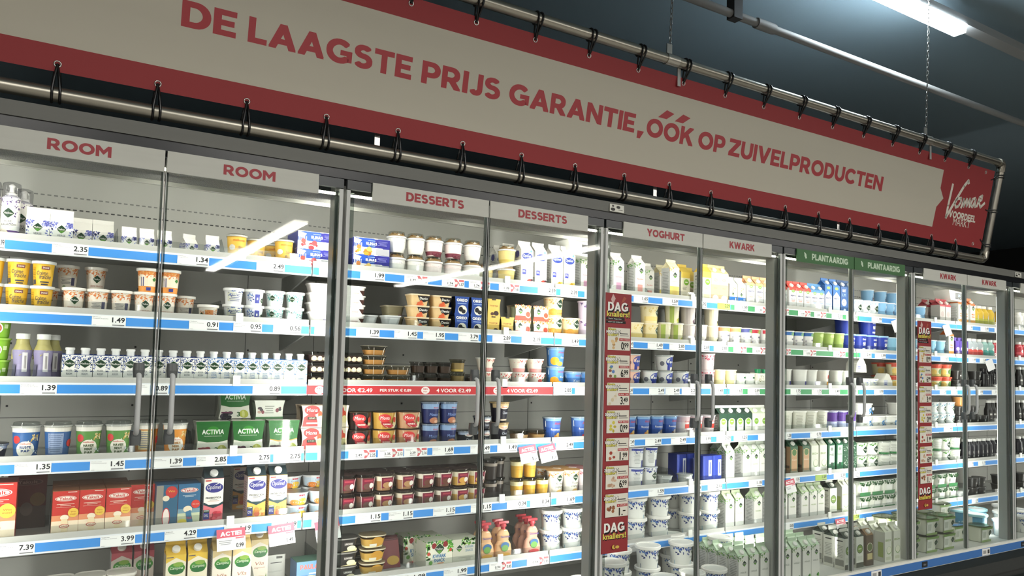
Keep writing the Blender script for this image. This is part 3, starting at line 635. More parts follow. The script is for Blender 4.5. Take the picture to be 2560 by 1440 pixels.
def sleeve(w, d, h, c, art, cupc, cutc=None, nx=2):
    """cups held by a card sleeve that bows in at the waist; the cups show at the ends"""
    def P():
        b = MB(); N = 6; vs = []
        for y in (-d / 2 - .001, d / 2 + .001):
            for j in range(N + 1):
                v = j / N; ww = w / 2 * (.86 + .14 * abs(2 * v - 1) ** 2); vs += [(-ww, y, h * v), (ww, y, h * v)]
        M = 2 * (N + 1)
        b.add(vs, [(2 * j, 2 * j + 1, 2 * j + 3, 2 * j + 2) for j in range(N)] + [(M + 2 * j + 2, M + 2 * j + 3, M + 2 * j + 1, M + 2 * j) for j in range(N)] + [(2 * N, 2 * N + 1, M + 2 * N + 1, M + 2 * N), (0, M, M + 1, 1)], c)
        b.art(art, lambda u, v, l: (u * (.86 + .14 * abs(2 * v / h - 1) ** 2), -d / 2 - .001 - EPS * (l + 1), v), w, h)
        ps = [('card_sleeve', b)]
        for i in range(nx):
            x = (i - (nx - 1) / 2) * w / nx; r = min(w / nx, d) / 2 * .96
            ps.append(('cup', MB().lathe([(r * .72, .002), (r * .97, h * .84), (r, h * .86), (r, h * .9)], cupc, 16, c=(x, 0))))
        return ps
    return P
def bottle(r, h, c, art, cap, neck=.45, waist=1.0, capc=None, shoulder=.62, band=None, n=18):
    def P():
        b = MB(); s = h * shoulder
        b.lathe([(r * .9, 0), (r, .006), (r * waist, s * .55), (r, s * .92), (r * .97, s), (r * .7, s + (h - s) * .35, band or c), (r * neck, s + (h - s) * .62, band or c), (r * neck, h - .018, band or c)], c, n)
        b.art(art, cone(r, r, s), 2 * r, s)
        return [('bottle', b), ('screw_cap', MB().lathe([(r * neck + .003, h - .02), (r * neck + .003, h - .002), (r * neck, h)], cap, n))]
    return P

# ---- creams
for code, w, hh, words_ in (('cream500', .072, .125, ['VERSE', 'SLAGROOM']), ('cream250', .051, .092, ['VERSE'])):
    asp = w / (hh - w * .5 - .014)
    kind(code, 'cream_carton', 'carton', w, w, hh, gable(w, w, hh, WH, [('l', 26, -.33, .86, .3, .26, LEAF_P, 1), ('l', 26, .33, .86, .3, .26, LEAF_P, 2), ('l', 8, -.42, .45, .12, .5, LEAF_P, 3), ('l', 8, .42, .45, .12, .5, LEAF_P, 4), ('p', [(-.5, 0), (.5, 0), (.5, .08), (.1, .12), (-.5, .27)], '#a9a6cf')] + dia(0, .66, .21, asp) + [('t', t, 0, .36 - i * .14, .36 + .12 * i, .10, '#6b6b76', .0) for i, t in enumerate(words_)], gc=WH, side=[('r', 0, .5, 1, 1, '#d3d2dc'), ('l', 30, 0, .85, .9, .3, LEAF_P, 5)] + lines(0, .6, .6, 8, '#9a98aa', .06, .02)), 'white gable carton of cream with violet leaves' if code == 'cream500' else 'small white carton of cream with violet leaves')
def P_spray():
    r, hh = .029, .145
    b = MB().lathe([(r * .95, 0), (r, .004), (r, hh * .2, '#6a4b86'), (r, hh * .21, WH), (r, hh, WH), (r * .8, hh + .008, '#b9b6c0'), (r * .5, hh + .012, '#b9b6c0')], WH, 22)
    b.art([('l', 40, 0, .9, 1.5, .2, ['#5d3f80', '#7a5c9c', '#3f2b60'], 1), ('l', 14, .3, .6, .6, .5, ['#5d3f80', '#3f2b60'], 2)] + dia(-.1, .62, .3, 2 * r / hh) + [('t', 'LUXE', -.1, .42, .4, .05, '#4a4a52', .0), ('t', 'SLAGROOM', -.1, .34, .8, .05, '#4a4a52', .0), ('e', -.35, .12, .3, .26, '#e3c9a9'), ('e', -.3, .16, .18, .16, '#f0e2cf')], cone(r, r, hh), 2 * r, hh)
    noz = MB().lathe([(.017, hh + .006), (.016, hh + .018), (.008, hh + .022), (.0075, hh + .038), (.011, hh + .046), (.004, hh + .052)], 'p#f2f0ea', 16)
    return [('can', b), ('nozzle', noz), ('clear_cap', MB().lathe([(r * .98, hh + .004), (r, hh + .04), (r * .93, hh + .053), (r * .5, hh + .058)], 'c#e6e6e8', 22))]
kind('spray', 'spray_can', 'spray can', .058, .058, .205, P_spray, 'white and purple whipped cream can with clear cap')
kind('slagtub', 'cream_tub', 'tub', .08, .08, .098, cup(.0375, .0315, .098, '#eebd52', [('p', [(-.78, .0), (.78, 0), (.78, .2), (.2, .48), (-.3, .42), (-.78, .2)], '#f0e6cf'), ('e', -.38, .52, .2, .18, '#e8e2d6'), ('t', 'melkunie', .05, .84, .72, .10, '#d35a33', .02), ('t', 'Slag', .2, .5, .42, .16, '#4b3b5f', .0, .2), ('t', 'Room', .22, .31, .5, .14, '#4b3b5f', .0, .2), ('e', -.1, .1, .17, .13, '#3c3f86')], foil='#cfc9bd', rim='#e6e2da', dome=.006), 'yellow tub of whipping cream with clear lid')
def elinas(c2, f):
    return pack(.168, .168, .071, '#2f56b8', [('r', .29, .5, .42, 1, '#33318f'), ('r', -.1, .22, .8, .44, '#e9e6e0'), ('r', .3, .2, .38, .4, '#b4b3b8'), ('p', [(-.5, .66), (-.36, .62), (-.28, .86), (-.5, 1.0)], '#d9d9ee')] + [('r', -.47 + i * .045, .56, .02, .28, '#e5e5f2') for i in range(5)] + [('e', -.36, .42, .06, .06, c2)] + fruit(-.38, .2, .07, 2.3, f, 6, 2) + fruit(-.12, .2, .12, 2.3, f, 8, 3) + [('t', 'ELINAS', -.02, .68, .30, .17, WH, .03), ('r', -.02, .54, .2, .03, '#a9c2ea'), ('r', -.02, .86, .2, .03, '#a9c2ea')] + lines(.3, .84, .26, 4, '#8a8ad0', .075, .03) + [('e', -.4, 1.0, .05, .012, WH), ('e', .1, 1.0, .06, .012, WH)], top='#c9cbd6', sidec='#4a4f9e')
kind('elinasred', 'yoghurt_multipack', 'multipack', .168, .168, .073, elinas('#d0483e', ['#8f2a33', '#b5474a', '#d9a9a0']), 'blue multipack of yoghurt with red fruit', .0735)
kind('elinas', 'yoghurt_multipack', 'multipack', .168, .168, .073, elinas('#e08a4c', ['#d9a23c', '#e3c06a', '#c9772e']), 'blue multipack of yoghurt with orange fruit', .0735)
def crunch(tint, low, yel=False):
    def P():
        r, hh = .042, .074
        b = MB().lathe([(.032, 0), (.034, .004), (.039, hh * .3, low), (.0425, hh * .9, tint), (.046, hh * .9, 'p#dcdcdc'), (.046, hh, 'p#dcdcdc')], tint, 24)
        b.art([('r', 0, .55, 1.2, .62, tint), ('t', 'Zuivelhoeve', .1, .74, .75, .1, '#46448f' if not yel else '#3a3226', .0, .2), ('e', .1, .56, .1, .06, '#2a2630'), ('r', .1, .38, .4, .03, '#9a7fa0'), ('r', .1, .3, .3, .03, '#9a7fa0')] + ([('e', .2, .14, .5, .16, '#5e1f2c')] if low != WH and not yel else []), cone(.034, .0425, hh * .9), .08, hh * .9)
        g = MB().lathe([(.038, hh), (.036, hh + .009), (.022, hh + .014), (.004, hh + .015)], '#b08c5c', 20)
        q = random.Random(3)
        for i in range(40):
            a = q.random() * 6.28; rr = q.random() * .033; g.lathe([(.001, hh + .008), (.005, hh + .012 + q.random() * .005), (.001, hh + .018)], ['#c9a572', '#8f6a3f', '#d9bd8c'][i % 3], 5, c=(rr * math.cos(a), rr * math.sin(a)))
        return [('cup', b), ('granola', g), ('clear_lid', MB().lathe([(.044, hh), (.042, hh + .004), (.039, hh + .005), (.037, hh + .021), (.034, hh + .023)], 'c#e8eae8', 24))]
    return P
kind('crunch', 'yoghurt_jar', 'jar', .093, .093, .097, crunch(WH, WH), 'white yoghurt jar with granola dome', .0985)
kind('crunchp', 'yoghurt_jar', 'jar', .093, .093, .097, crunch('#efe0dc', '#7d3a48'), 'yoghurt jar with dark cherry layer and granola dome', .0985)
kind('crunchy', 'yoghurt_jar', 'jar', .093, .093, .097, crunch('#e9d28a', '#d9bd62', True), 'yellow yoghurt jar with granola dome', .0985)
def L1(art, c=WH, gc=None, cap=None, side=None, w=.071, h=.225, fin=None): return gable(w, w, h, c, art, gc, cap, side, fin)
AS = .071 / .1755
SIDE_W = [('r', 0, .5, 1, 1, '#cfcfcb')] + lines(0, .85, .7, 14, '#8d8d8b', .05, .016)
def optimel(f, c2):
    return [('r', 0, .25, 1, .5, c2)] + blue_oval(0, .83, .43, AS) + [('r', -.05, .62, .4, .012, '#8a8a9a'), ('r', -.1, .58, .25, .01, '#c99a9a')] + badge(-.24, .38, .3, AS, '#3b43a0') + fruit(.27, .13, .2, AS, f, 8, 4) + [('e', -.2, .08, .22, .12, '#e9dfd8'), ('e', .3, .98, .09, .08, '#6fb0d8')]
kind('optpink', 'yoghurt_carton', 'carton', .071, .071, .225, L1(optimel(['#6e2a3c', '#d9503f', '#3f1f2c', '#e0714c'], '#f0dcd8'), side=SIDE_W + [('e', 0, .9, .25, .25, '#4b4b80')]), 'white yoghurt carton, blue oval and red fruit')
kind('optyel', 'yoghurt_carton', 'carton', .071, .071, .225, L1(optimel(['#e8c23c', '#f0d566', '#d9a52c'], '#f2e6c8'), side=SIDE_W), 'white yoghurt carton, blue oval and yellow fruit')
kind('optprob', 'yoghurt_carton', 'carton', .072, .072, .232, L1([('r', 0, .25, 1, .5, '#d9737a'), ('p', [(-.5, .44), (0, .36), (.5, .44), (.5, .52), (-.5, .52)], '#1f3b40'), ('r', 0, .74, 1, .5, '#eeebe0'), ('p', [(-.5, .5), (-.25, .44), (.25, .44), (.5, .5)], '#eeebe0')] + blue_oval(.02, .8, .46, AS, '#33347f') + [('t', 'PROBIOTICA', 0, .585, .8, .04, '#26282c', .03), ('r', 0, .54, .4, .01, '#4a4a4a'), ('r', 0, .515, .6, .008, '#c98a78'), ('r', -.34, .3, .3, .07, '#1f3b33'), ('t', 'GOEDE', -.34, .315, .24, .025, WH, .02)] + badge(-.34, .2, .3, AS, '#33347f') + fruit(.15, .2, .25, AS, ['#c23a48', '#d95560', '#b02a3a'], 10, 2) + [('e', .1, .06, .4, .1, '#d9b2a0'), ('r', -.3, .955, .3, .03, '#c94f48')], '#d9737a', '#22343a', 'p#e6e4e0', SIDE_W, .072, .232), 'dark topped probiotic yoghurt carton with raspberry picture')
kind('optproy', 'yoghurt_carton', 'carton', .072, .072, .232, L1([('r', 0, .25, 1, .5, '#e3a94c'), ('p', [(-.5, .44), (0, .36), (.5, .44), (.5, .52), (-.5, .52)], '#1f3b40'), ('r', 0, .74, 1, .5, '#eeebe0'), ('p', [(-.5, .5), (-.25, .44), (.25, .44), (.5, .5)], '#eeebe0')] + blue_oval(.02, .8, .46, AS, '#33347f') + [('t', 'PROBIOTICA', 0, .585, .8, .04, '#26282c', .03), ('r', 0, .54, .4, .01, '#4a4a4a'), ('r', 0, .515, .6, .008, '#c98a78'), ('r', -.34, .3, .3, .07, '#1f3b33'), ('t', 'GOEDE', -.34, .315, .24, .025, WH, .02)] + badge(-.34, .2, .3, AS, '#33347f') + fruit(.15, .2, .25, AS, ['#e8b04a', '#d9823c', '#f0cf86', '#c9603a'], 10, 5) + [('e', .1, .06, .4, .1, '#ead9b0'), ('r', -.3, .955, .3, .03, '#c94f48')], '#e3a94c', '#22343a', 'p#e6e4e0', SIDE_W, .072, .232), 'dark topped probiotic yoghurt carton with peach picture')
def leafy(pic, word, wc, low=None, cap=None, gc=WH):
    return L1([('l', 34, -.25, .95, .6, .16, LEAF_G, 1)] + dia(.12, .78, .22, AS) + ([('t', word, 0, .52, .62, .045, wc, .0)] if word else []) + ([('r', 0, .2, .5, .36, pic), ('r', 0, .36, .5, .03, '#f0ece6')] if pic else []) + [('r', 0, .05, 1, .1, low or '#6f9a3c')] + fruit(.3, .06, .16, AS, ['#c9503a', '#6a2a3a', '#7fae4a'] if pic else LEAF_G, 6, 3), WH, gc, cap, SIDE_W + [('l', 30, 0, .95, 1, .14, LEAF_G, 7)])
kind('leafpink', 'yoghurt_carton', 'carton', .071, .071, .225, leafy('#dba6c2', 'Bosvruchten', '#a8508c'), 'white carton, green leaves and pink glass')
kind('leafred', 'yoghurt_carton', 'carton', .071, .071, .225, leafy('#e8a39a', 'Aardbei', '#d0483e'), 'white carton, green leaves and strawberry glass')
kind('leafvan', 'yoghurt_carton', 'carton', .071, .071, .225, L1([('r', 0, .2, 1, .4, '#efd878'), ('l', 24, -.3, .95, .5, .14, ['#e8b93c', '#f0d060', '#c98f2c'], 1)] + dia(.05, .76, .24, AS) + [('t', 'VANILLE', 0, .56, .6, .04, '#9a9a70', .0), ('r', .05, .22, .56, .3, '#e8c870'), ('e', .1, .06, .45, .2, '#e3b93f')], WH, '#f0e6c2', None, SIDE_W), 'white and yellow vanilla yoghurt carton')
kind('leafmilk', 'buttermilk_carton', 'carton', .071, .071, .232, leafy(None, 'HALFVOL', '#7f8f5a', '#b9cfa0', 'p#ecebe4', '#dfe8d6'), 'white capped carton with green leaf corner')
kind('leafgreen', 'buttermilk_carton', 'carton', .071, .071, .232, leafy(None, 'MAGERE', '#7fa038', '#9fc060', 'p#ecebe4', '#cfe0b8'), 'white capped carton with lime green foot')
kind('leafwhite', 'yoghurt_carton', 'carton', .071, .071, .232, leafy(None, 'VOLLE', '#5a6a5a', '#e3e3dc', 'p#f0efe8', '#c8dcc0'), 'white capped carton with green shoulder')
kind('campyel', 'yoghurt_carton', 'carton', .071, .071, .225, L1([('r', 0, .9, 1, .2, '#e8c858'), ('e', .1, .66, .28, .26, '#7fae3c'), ('r', .1, .66, .3, .03, WH), ('r', 0, .14, .7, .2, '#d9cfae')] + lines(-.1, .48, .5, 3, '#7a7a6a'), '#efe9d2', '#e8c858', None, SIDE_W + [('r', 0, .86, .5, .04, '#3a3a36'), ('r', 0, .76, .6, .02, '#3a3a36')]), 'cream and yellow gable carton with green disc')
kind('tan', 'yoghurt_carton', 'carton', .07, .07, .215, L1([('r', 0, .3, 1, .6, '#d9b48e'), ('r', 0, .8, 1, .4, '#e9d3a8'), ('e', 0, .76, .3, .18, '#efe6d2'), ('e', 0, .76, .24, .13, '#d9b98a'), ('t', 'Arla', 0, .76, .3, .05, '#f3efe4', .0), ('t', 'Skyr', 0, .48, .4, .06, '#b98a5e', .0), ('e', 0, .13, .36, .3, '#efe6da')], '#e0bf98', '#e6c98e', 'p#f3f1ea', SIDE_W), 'tan and beige carton with oval logo')
kind('veg', 'yoghurt_carton', 'carton', .066, .066, .165, L1([('r', 0, .18, 1, .36, '#3f7ecb'), ('t', 'mild', -.05, .2, .4, .06, WH, .0), ('e', .3, .25, .06, .14, WH), ('l', 20, 0, .72, .6, .3, ['#a9d060', '#8cc24a', '#c9e08a'], 2)] + dia(-.05, .5, .17, .066 / .118), WH, '#eef2e2', None, SIDE_W, .066, .165), 'white and blue carton with light green drops')
ALP = lambda top, low, big=None: [('r', 0, .95, 1, .12, top), ('e', .05, .86, .24, .14, '#8fc060'), ('r', .05, .86, .26, .03, '#e6f0d8'), ('t', 'alpro', .05, .64, .74, .10, '#39407c', .03)] + [('t', big or 'MILD', .05, .47, .6 if not big else .62, .05 if not big else .09, '#6c6f8a' if not big else '#8aa6d8', .0), ('r', .05, .41, .5, .02, low), ('r', .05, .37, .4, .015, low), ('e', .1, .14, .3, .2, '#e3dcd6'), ('e', .2, .1, .2, .1, '#f4f0ea')]
for code, top, low, nm in (('alpeach', '#efb98c', '#e0a070', 'peach'), ('alred', '#d9564c', '#e08a80', 'red'), ('alblue', '#5f9ad0', '#8ab0d8', 'pale blue')):
    kind(code, 'plant_yoghurt_carton', 'carton', .068, .068, .185, L1(ALP(top, low), '#eeebe8', top, 'p#f2efe8', SIDE_W, .068, .185), 'white plant yoghurt carton with %s top' % nm)
kind('alsoy', 'plant_drink_carton', 'carton', .071, .071, .232, L1([('r', 0, .8, 1, .4, '#3f74b8'), ('p', [(-.5, .6), (0, .78), (.5, .6)], '#e9eef2'), ('e', 0, .9, .26, .14, '#9cc860'), ('t', 'alpro', 0, .53, .76, .08, '#39407c', .03), ('t', 'SOJA', 0, .3, .8, .08, '#8aa6d8', .02), ('e', .1, .1, .35, .2, '#dbe4ee')], '#e6ebf0', '#3f74b8', 'p#f0efea', [('r', 0, .5, 1, 1, '#41669e')], .071, .232), 'blue and white soy drink carton')
kind('bubble', 'plant_drink_carton', 'carton', .071, .071, .232, L1([('t', 'OAT', 0, .86, .5, .1, WH, .03), ('t', 'LY!', 0, .7, .5, .1, '#9fb6d8', .03), ('e', 0, .42, .36, .34, WH), ('t', 'WOL', 0, .42, .4, .06, '#5a6a8a', .03), ('e', .1, .12, .2, .2, '#c9d4e2')], '#3d5f94', '#31507f', 'p#e6e6e2', [('r', 0, .5, 1, 1, '#34527f')], .071, .232), 'dark blue drink carton with white speech bubble')
SK = lambda c: [('p', [(-.1, 0), (.78, 0), (.78, 1), (.3, 1)], '#eef0f0'), ('t', 'SKYR', .3, .42, .62, .2, '#34385c', .03), ('e', .3, .72, .24, .14, '#d9e2ea'), ('r', .3, .22, .4, .05, '#8a95a8')]
kind('skyr', 'skyr_cup', 'cup', .094, .094, .108, cup(.0445, .038, .108, '#86b4d8', SK('b'), foil='#dfe6ea', rim='#e9eef0'), 'light blue and white skyr cup')
kind('skyrd', 'skyr_cup', 'cup', .094, .094, .108, cup(.0445, .038, .108, '#eceff0', dia(0, .55, .3, .075 / .103) + [('l', 20, -.1, .9, 1.2, .16, ['#7fb2de', '#a9cfe8'], 1), ('t', 'SKYR', 0, .24, .5, .1, '#8a9aa8', .0)], foil='#dfe6ea', rim='#e9eef0'), 'white skyr cup with green diamond')
kind('skyrb', 'skyr_tub', 'tub', .125, .125, .118, cup(.0595, .05, .118, '#2f3f9a', [('t', 'DANONE', .15, .78, .62, .1, WH, .02), ('t', 'SKYR', .2, .5, .66, .2, WH, .04), ('r', .15, .2, .6, .1, '#e6e9f2'), ('e', .45, .3, .2, .2, '#dfe4ee')], lid='p#9cc4e2', rim='#c9dcea', band=None), 'dark blue skyr tub with pale blue lid')
kind('skyrt', 'skyr_tub', 'tub', .12, .12, .115, cup(.057, .05, .115, '#8cbfd8', SK('b') , foil='#d5e4ea', rim='#e3ecee'), 'large pale blue skyr tub')
# ---- second shelf
kind('cfy', 'creme_fraiche_tub', 'tub', .074, .074, .09, cup(.0345, .028, .09, '#e3b53c', [('r', -.62, .5, .3, .7, '#d9a92f')] + lines(-.58, .78, .3, 8, '#7a6430', .07, .02) + [('r', -.55, .2, .22, .2, '#4a4a52'), ('r', .12, .8, .42, .13, '#6f2f3a'), ('t', 'ZANAE', .12, .8, .34, .07, '#e9dcc2', .02), ('t', 'Crème', -.05, .58, .6, .16, '#2f3a52', .0, .25), ('t', 'fraîche', .12, .42, .66, .18, '#2f3a52', .0, .25), ('r', .1, .2, .5, .05, '#3c3f4a'), ('r', .1, .1, .4, .05, '#3c3f4a')], rim='p#d9d8d2', lid='p#d6d8d4'), 'yellow tub of creme fraiche')
CFO = [('l', 70, 0, .86, 1.5, .2, LEAF_O, 1), ('l', 16, 0, .7, 1.4, .2, LEAF_O, 2)]
kind('cfo', 'creme_fraiche_tub', 'tub', .076, .076, .092, cup(.0345, .0285, .092, '#eee4d6', CFO + dia(.05, .56, .25, .062 / .087) + [('t', 'CRÈME FRAÎCHE', .05, .26, .84, .09, '#a8604a', .02), ('e', .2, .06, .12, .08, '#d9743a')], rim='p#e6dfd4', lid='p#e9e6de'), 'white and orange tub of creme fraiche')
kind('cfob', 'creme_fraiche_tub', 'tub', .076, .076, .092, cup(.0345, .0285, .092, '#eee4d6', CFO + lines(-.1, .52, .6, 5, '#6a6a70', .06, .02) + [('r', .32, .38, .22, .34, '#4f4f6a'), ('e', -.2, .14, .1, .1, '#9aa88a')], rim='p#e6dfd4', lid='p#e9e6de'), 'white and orange tub turned to its back label')
kind('cfoy', 'creme_fraiche_tub', 'tub', .076, .076, .092, cup(.0345, .0285, .092, '#e89a4e', [('r', 0, .55, 1.5, .5, '#efe0c8')] + CFO + [('r', -.35, .5, .2, .4, '#4f4f7a'), ('r', .05, .18, .3, .14, '#3c3f86'), ('d', .4, .6, .14, .14, '#3c7a34')], rim='p#e6dfd4', lid='p#e9e6de'), 'orange footed tub stacked upside label')
kind('cfs', 'sour_cream_cup', 'cup', .078, .078, .058, cup(.0355, .031, .058, '#eee6da', [('r', 0, .5, .5, .5, '#d98a52'), ('l', 20, 0, .6, 1.2, .4, LEAF_O, 4), ('d', -.5, .4, .14, .14, DG)], rim='p#e6e2da', lid='p#e9e6de'), 'low white cup with orange print')
kind('cbl', 'cream_cup', 'cup', .08, .08, .066, cup(.036, .03, .066, '#ececec', [('r', 0, .55, 1.0, .6, '#dcdcc8'), ('l', 26, .2, .75, 1.2, .4, LEAF_B, 5)] + lines(0, .72, .7, 5, '#6a6f9a', .11, .04), rim='p#eaeaea', lid='p#efefec'), 'small white cup with blue leaf print')
kind('cblb', 'cream_cup', 'cup', .08, .08, .066, cup(.036, .03, .066, '#ececf0', [('r', .1, .5, .32, .6, '#4a4f9a'), ('r', .1, .5, .1, .16, WH), ('l', 20, -.35, .6, .4, .6, LEAF_B, 6)] + dia(.5, .4, .18, 1), rim='p#eaeaea', lid='p#efefec'), 'small white cup with blue back label')
kind('cteal', 'cream_cup', 'cup', .08, .08, .066, cup(.036, .03, .066, '#e9eeec', [('l', 50, 0, .7, 1.4, .5, ['#3fa39a', '#6cc4b8', '#2f8a86'], 7)] + dia(-.3, .62, .2, 1) + lines(.4, .6, .3, 4, '#7a8a9a', .12, .04), rim='p#eaeaea', lid='p#efefec'), 'small white cup with teal leaf print')
kind('rect', 'dessert_tub', 'tub', .125, .095, .056, cup(.061, .05, .056, '#ebe4e0', [('r', .22, .52, .46, .5, '#e8dfe4'), ('p', [(.25, .76), (.46, .76), (.46, .28)], '#5a3a34'), ('t', 'toetje', .12, .5, .26, .16, '#6b5aa8', .0, .2), ('r', .14, .34, .24, .06, '#8a7ac0')], e=5, ax=1, ay=.76, rim='p#eeeae6', foil='#efece8'), 'white rectangular dessert tub', .041)
kind('rectb', 'dessert_tub', 'tub', .125, .095, .056, cup(.061, .05, .056, '#ebe4e0', [('r', .22, .52, .46, .5, '#efe6e0'), ('p', [(.25, .76), (.46, .76), (.46, .28)], '#3f2620'), ('t', 'toetje', .12, .5, .26, .16, '#8a4a3a', .0, .2), ('r', .14, .3, .3, .08, '#7a4238')], e=5, ax=1, ay=.76, rim='p#eeeae6', foil='#efece8'), 'white rectangular tub with brown chocolate print', .041)
kind('grey', 'dessert_tub', 'tub', .085, .085, .06, cup(.039, .028, .06, '#b9bbbb', [('p', [(-.4, .1), (.2, .1), (.3, .9), (-.2, .9)], '#cfd1d0')], e=5, rim='p#c9cbca', foil='#d0d2d1'), 'plain grey square dessert tub', .062)
DAN = lambda dark, body: [('p', [(-.18, .98), (.48, .98), (.44, .6), (.2, .44), (-.06, .6)], '#26201f'), ('t', 'Danio', .16, .76, .44, .2, WH, .03)] + fruit(-.02, .26, .22, 1.3, dark, 5, 3)
kind('danio', 'quark_cup', 'cup', .102, .09, .06, cup(.048, .038, .06, '#e6c592', DAN(['#d9663f', '#e88a5a'], 0), e=4.5, ay=.9, rim='p#e6d2ae', foil='#ddd0b8'), 'cream square quark cup, peach and black', .053)
kind('daniog', 'quark_cup', 'cup', .102, .09, .06, cup(.048, .038, .06, '#8d8469', [('r', 0, .2, .8, .3, '#a89c7a'), ('r', .3, .2, .2, .3, '#5a2a34')], e=4.5, ay=.9, rim='p#9a9078', foil='#a89c86'), 'beige square quark cup in shaded colours', .053)  # copy of the square cup with back-row shade in its colours
OREO = lambda c, word, wc: [('t', word, 0, .80, .8, .15, wc, .04), ('r', 0, .62, .7, .035, '#9fb6e0'), ('e', .05, .27, .34, .28, '#e6e0d2'), ('e', -.08, .3, .17, .15, '#1f1c20'), ('e', .12, .2, .16, .14, '#2a272b'), ('e', .18, .38, .12, .1, '#f0e9d8')]
kind('oreo', 'twin_dessert_cup', 'dessert', .078, .085, .086, sleeve(.078, .08, .086, '#2f4c94', OREO(0, 'OREO', WH), '#1d1f22', nx=1), 'blue carded cookie dessert', .084)
kind('milka', 'twin_dessert_cup', 'dessert', .078, .085, .086, sleeve(.078, .08, .086, '#e3bd62', [('t', 'TOETJE', 0, .6, .7, .1, '#8a4a34', .02), ('e', .2, .2, .2, .15, '#3a2420'), ('e', -.1, .16, .14, .1, '#5a3a2c'), ('r', 0, .96, .3, .07, '#2b2422')], '#2a2422', nx=1), 'yellow carded chocolate dessert', .084)
kind('mels', 'twin_dessert_cup', 'dessert', .098, .085, .076, sleeve(.098, .08, .076, '#efe4d6', [('l', 40, 0, .9, 1, .2, LEAF_O, 2), ('r', 0, .16, 1, .3, '#d0503c'), ('e', .34, .4, .2, .18, '#e6b9a0'), ('e', .34, .42, .15, .13, '#c9503a')] + dia(-.18, .62, .16, .098 / .076), '#a9b096', nx=2), 'orange and white carded dessert pair', .074)
TUBO = [('l', 60, 0, .84, 1.5, .26, ['#e08a4c', '#eaa76a', '#f2c99a'], 3), ('r', 0, .28, 1.5, .3, '#eab35c'), ('e', -.3, .3, .24, .2, '#e39a3c')] + dia(.15, .74, .27, .088 / .097) + [('t', 'perzik', .2, .24, .5, .1, '#d06a3a', .02)]
kind('perzik', 'yoghurt_tub', 'tub', .107, .107, .102, cup(.05, .044, .102, '#f0dcae', TUBO, foil='#e9d2b0', rim='p#ecdcc0'), 'orange peach yoghurt tub', .1)
kind('vanl', 'yoghurt_tub', 'tub', .107, .107, .102, cup(.05, .044, .102, '#f0e0b2', [('l', 40, 0, .8, 1.4, .3, ['#e8cf8a', '#f3e3b0', '#d9b866'], 3), ('r', 0, .3, 1.4, .26, '#efd58a')] + dia(.3, .66, .25, .088 / .097), foil='#efdcb2', rim='p#efe3c8'), 'pale yellow vanilla yoghurt tub', .1)
kind('plum', 'yoghurt_tub', 'tub', .1, .1, .1, cup(.047, .042, .1, '#d2c3d4', [('l', 50, 0, .8, 1.4, .3, ['#6a4a82', '#8a6a9c', '#4a3a62'], 3), ('e', 0, .3, .3, .24, '#4a3a5a')], foil='#d8c8d2', rim='p#e3d8de'), 'white and purple plum yoghurt tub', .098)
DT = lambda body, f: [('p', [(-.1, 1), (.7, 1), (.66, .62), (.3, .5), (.0, .68)], '#211d1e'), ('t', 'Danio', .3, .78, .5, .14, WH, .03), ('r', -.4, .5, .34, .9, body)] + fruit(.3, .22, .22, .85, f, 6, 4)
kind('dang', 'quark_pot', 'pot', .094, .094, .112, cup(.043, .037, .112, '#e3dcba', DT('#a8b85a', ['#c9d06a', '#f0c95a', '#8a9a3c']), foil='#e0dcd0', rim='p#e9e6da'), 'quark pot with green side and black label', .108)
kind('dank', 'quark_pot', 'pot', .094, .094, .112, cup(.043, .037, .112, '#dcd2cc', DT('#c9bdb8', ['#4a3a4a', '#6a4a5a', '#8a7a80']), foil='#dcd6d0', rim='p#e6e2dc'), 'quark pot with dark berries and black label', .108)
kind('danv', 'quark_pot', 'pot', .094, .094, .112, cup(.043, .037, .112, '#e9dfc4', DT('#dcd0b0', ['#efd98a', '#f5ecc8', '#3a3422']), foil='#e3dcc8', rim='p#ece6d8'), 'quark pot with vanilla flower and black label', .108)
AP = lambda top: [('r', 0, .9, 1.5, .2, top), ('e', .2, .88, .3, .16, '#8fc060'), ('t', 'alpro', .32, .56, .66, .16, '#2f3355', .04), ('e', -.5, .3, .08, .08, '#b5b0b8'), ('e', -.5, .5, .08, .08, '#b5b0b8'), ('e', .4, .2, .2, .16, '#e3b04a')]
for code, top, nm in (('appeach', '#e39a6c', 'orange'), ('apgrape', '#5a5f9a', 'violet'), ('apred', '#c23a48', 'red'), ('apblue', '#3f6aa8', 'blue')):
    kind(code, 'plant_yoghurt_pot', 'pot', .096, .096, .112, cup(.044, .037, .112, '#e6e2de', AP(top), foil='#dad6d2', rim='p#e9e6e2'), 'white plant yoghurt pot with %s top band' % nm, .108)
kind('apgreen', 'plant_yoghurt_pot', 'pot', .108, .108, .118, cup(.05, .042, .118, '#a3b866', [('p', [(.05, 0), (.78, 0), (.78, .75), (.3, .55)], '#ecece2'), ('t', 'alpro', .42, .46, .56, .14, '#2f3355', .04), ('r', .4, .22, .3, .06, '#5a6a4a'), ('e', .1, .84, .3, .14, '#c2d68a')], foil='#c9d2a8', rim='p#dfe6c8'), 'lime green plant quark pot', .112)
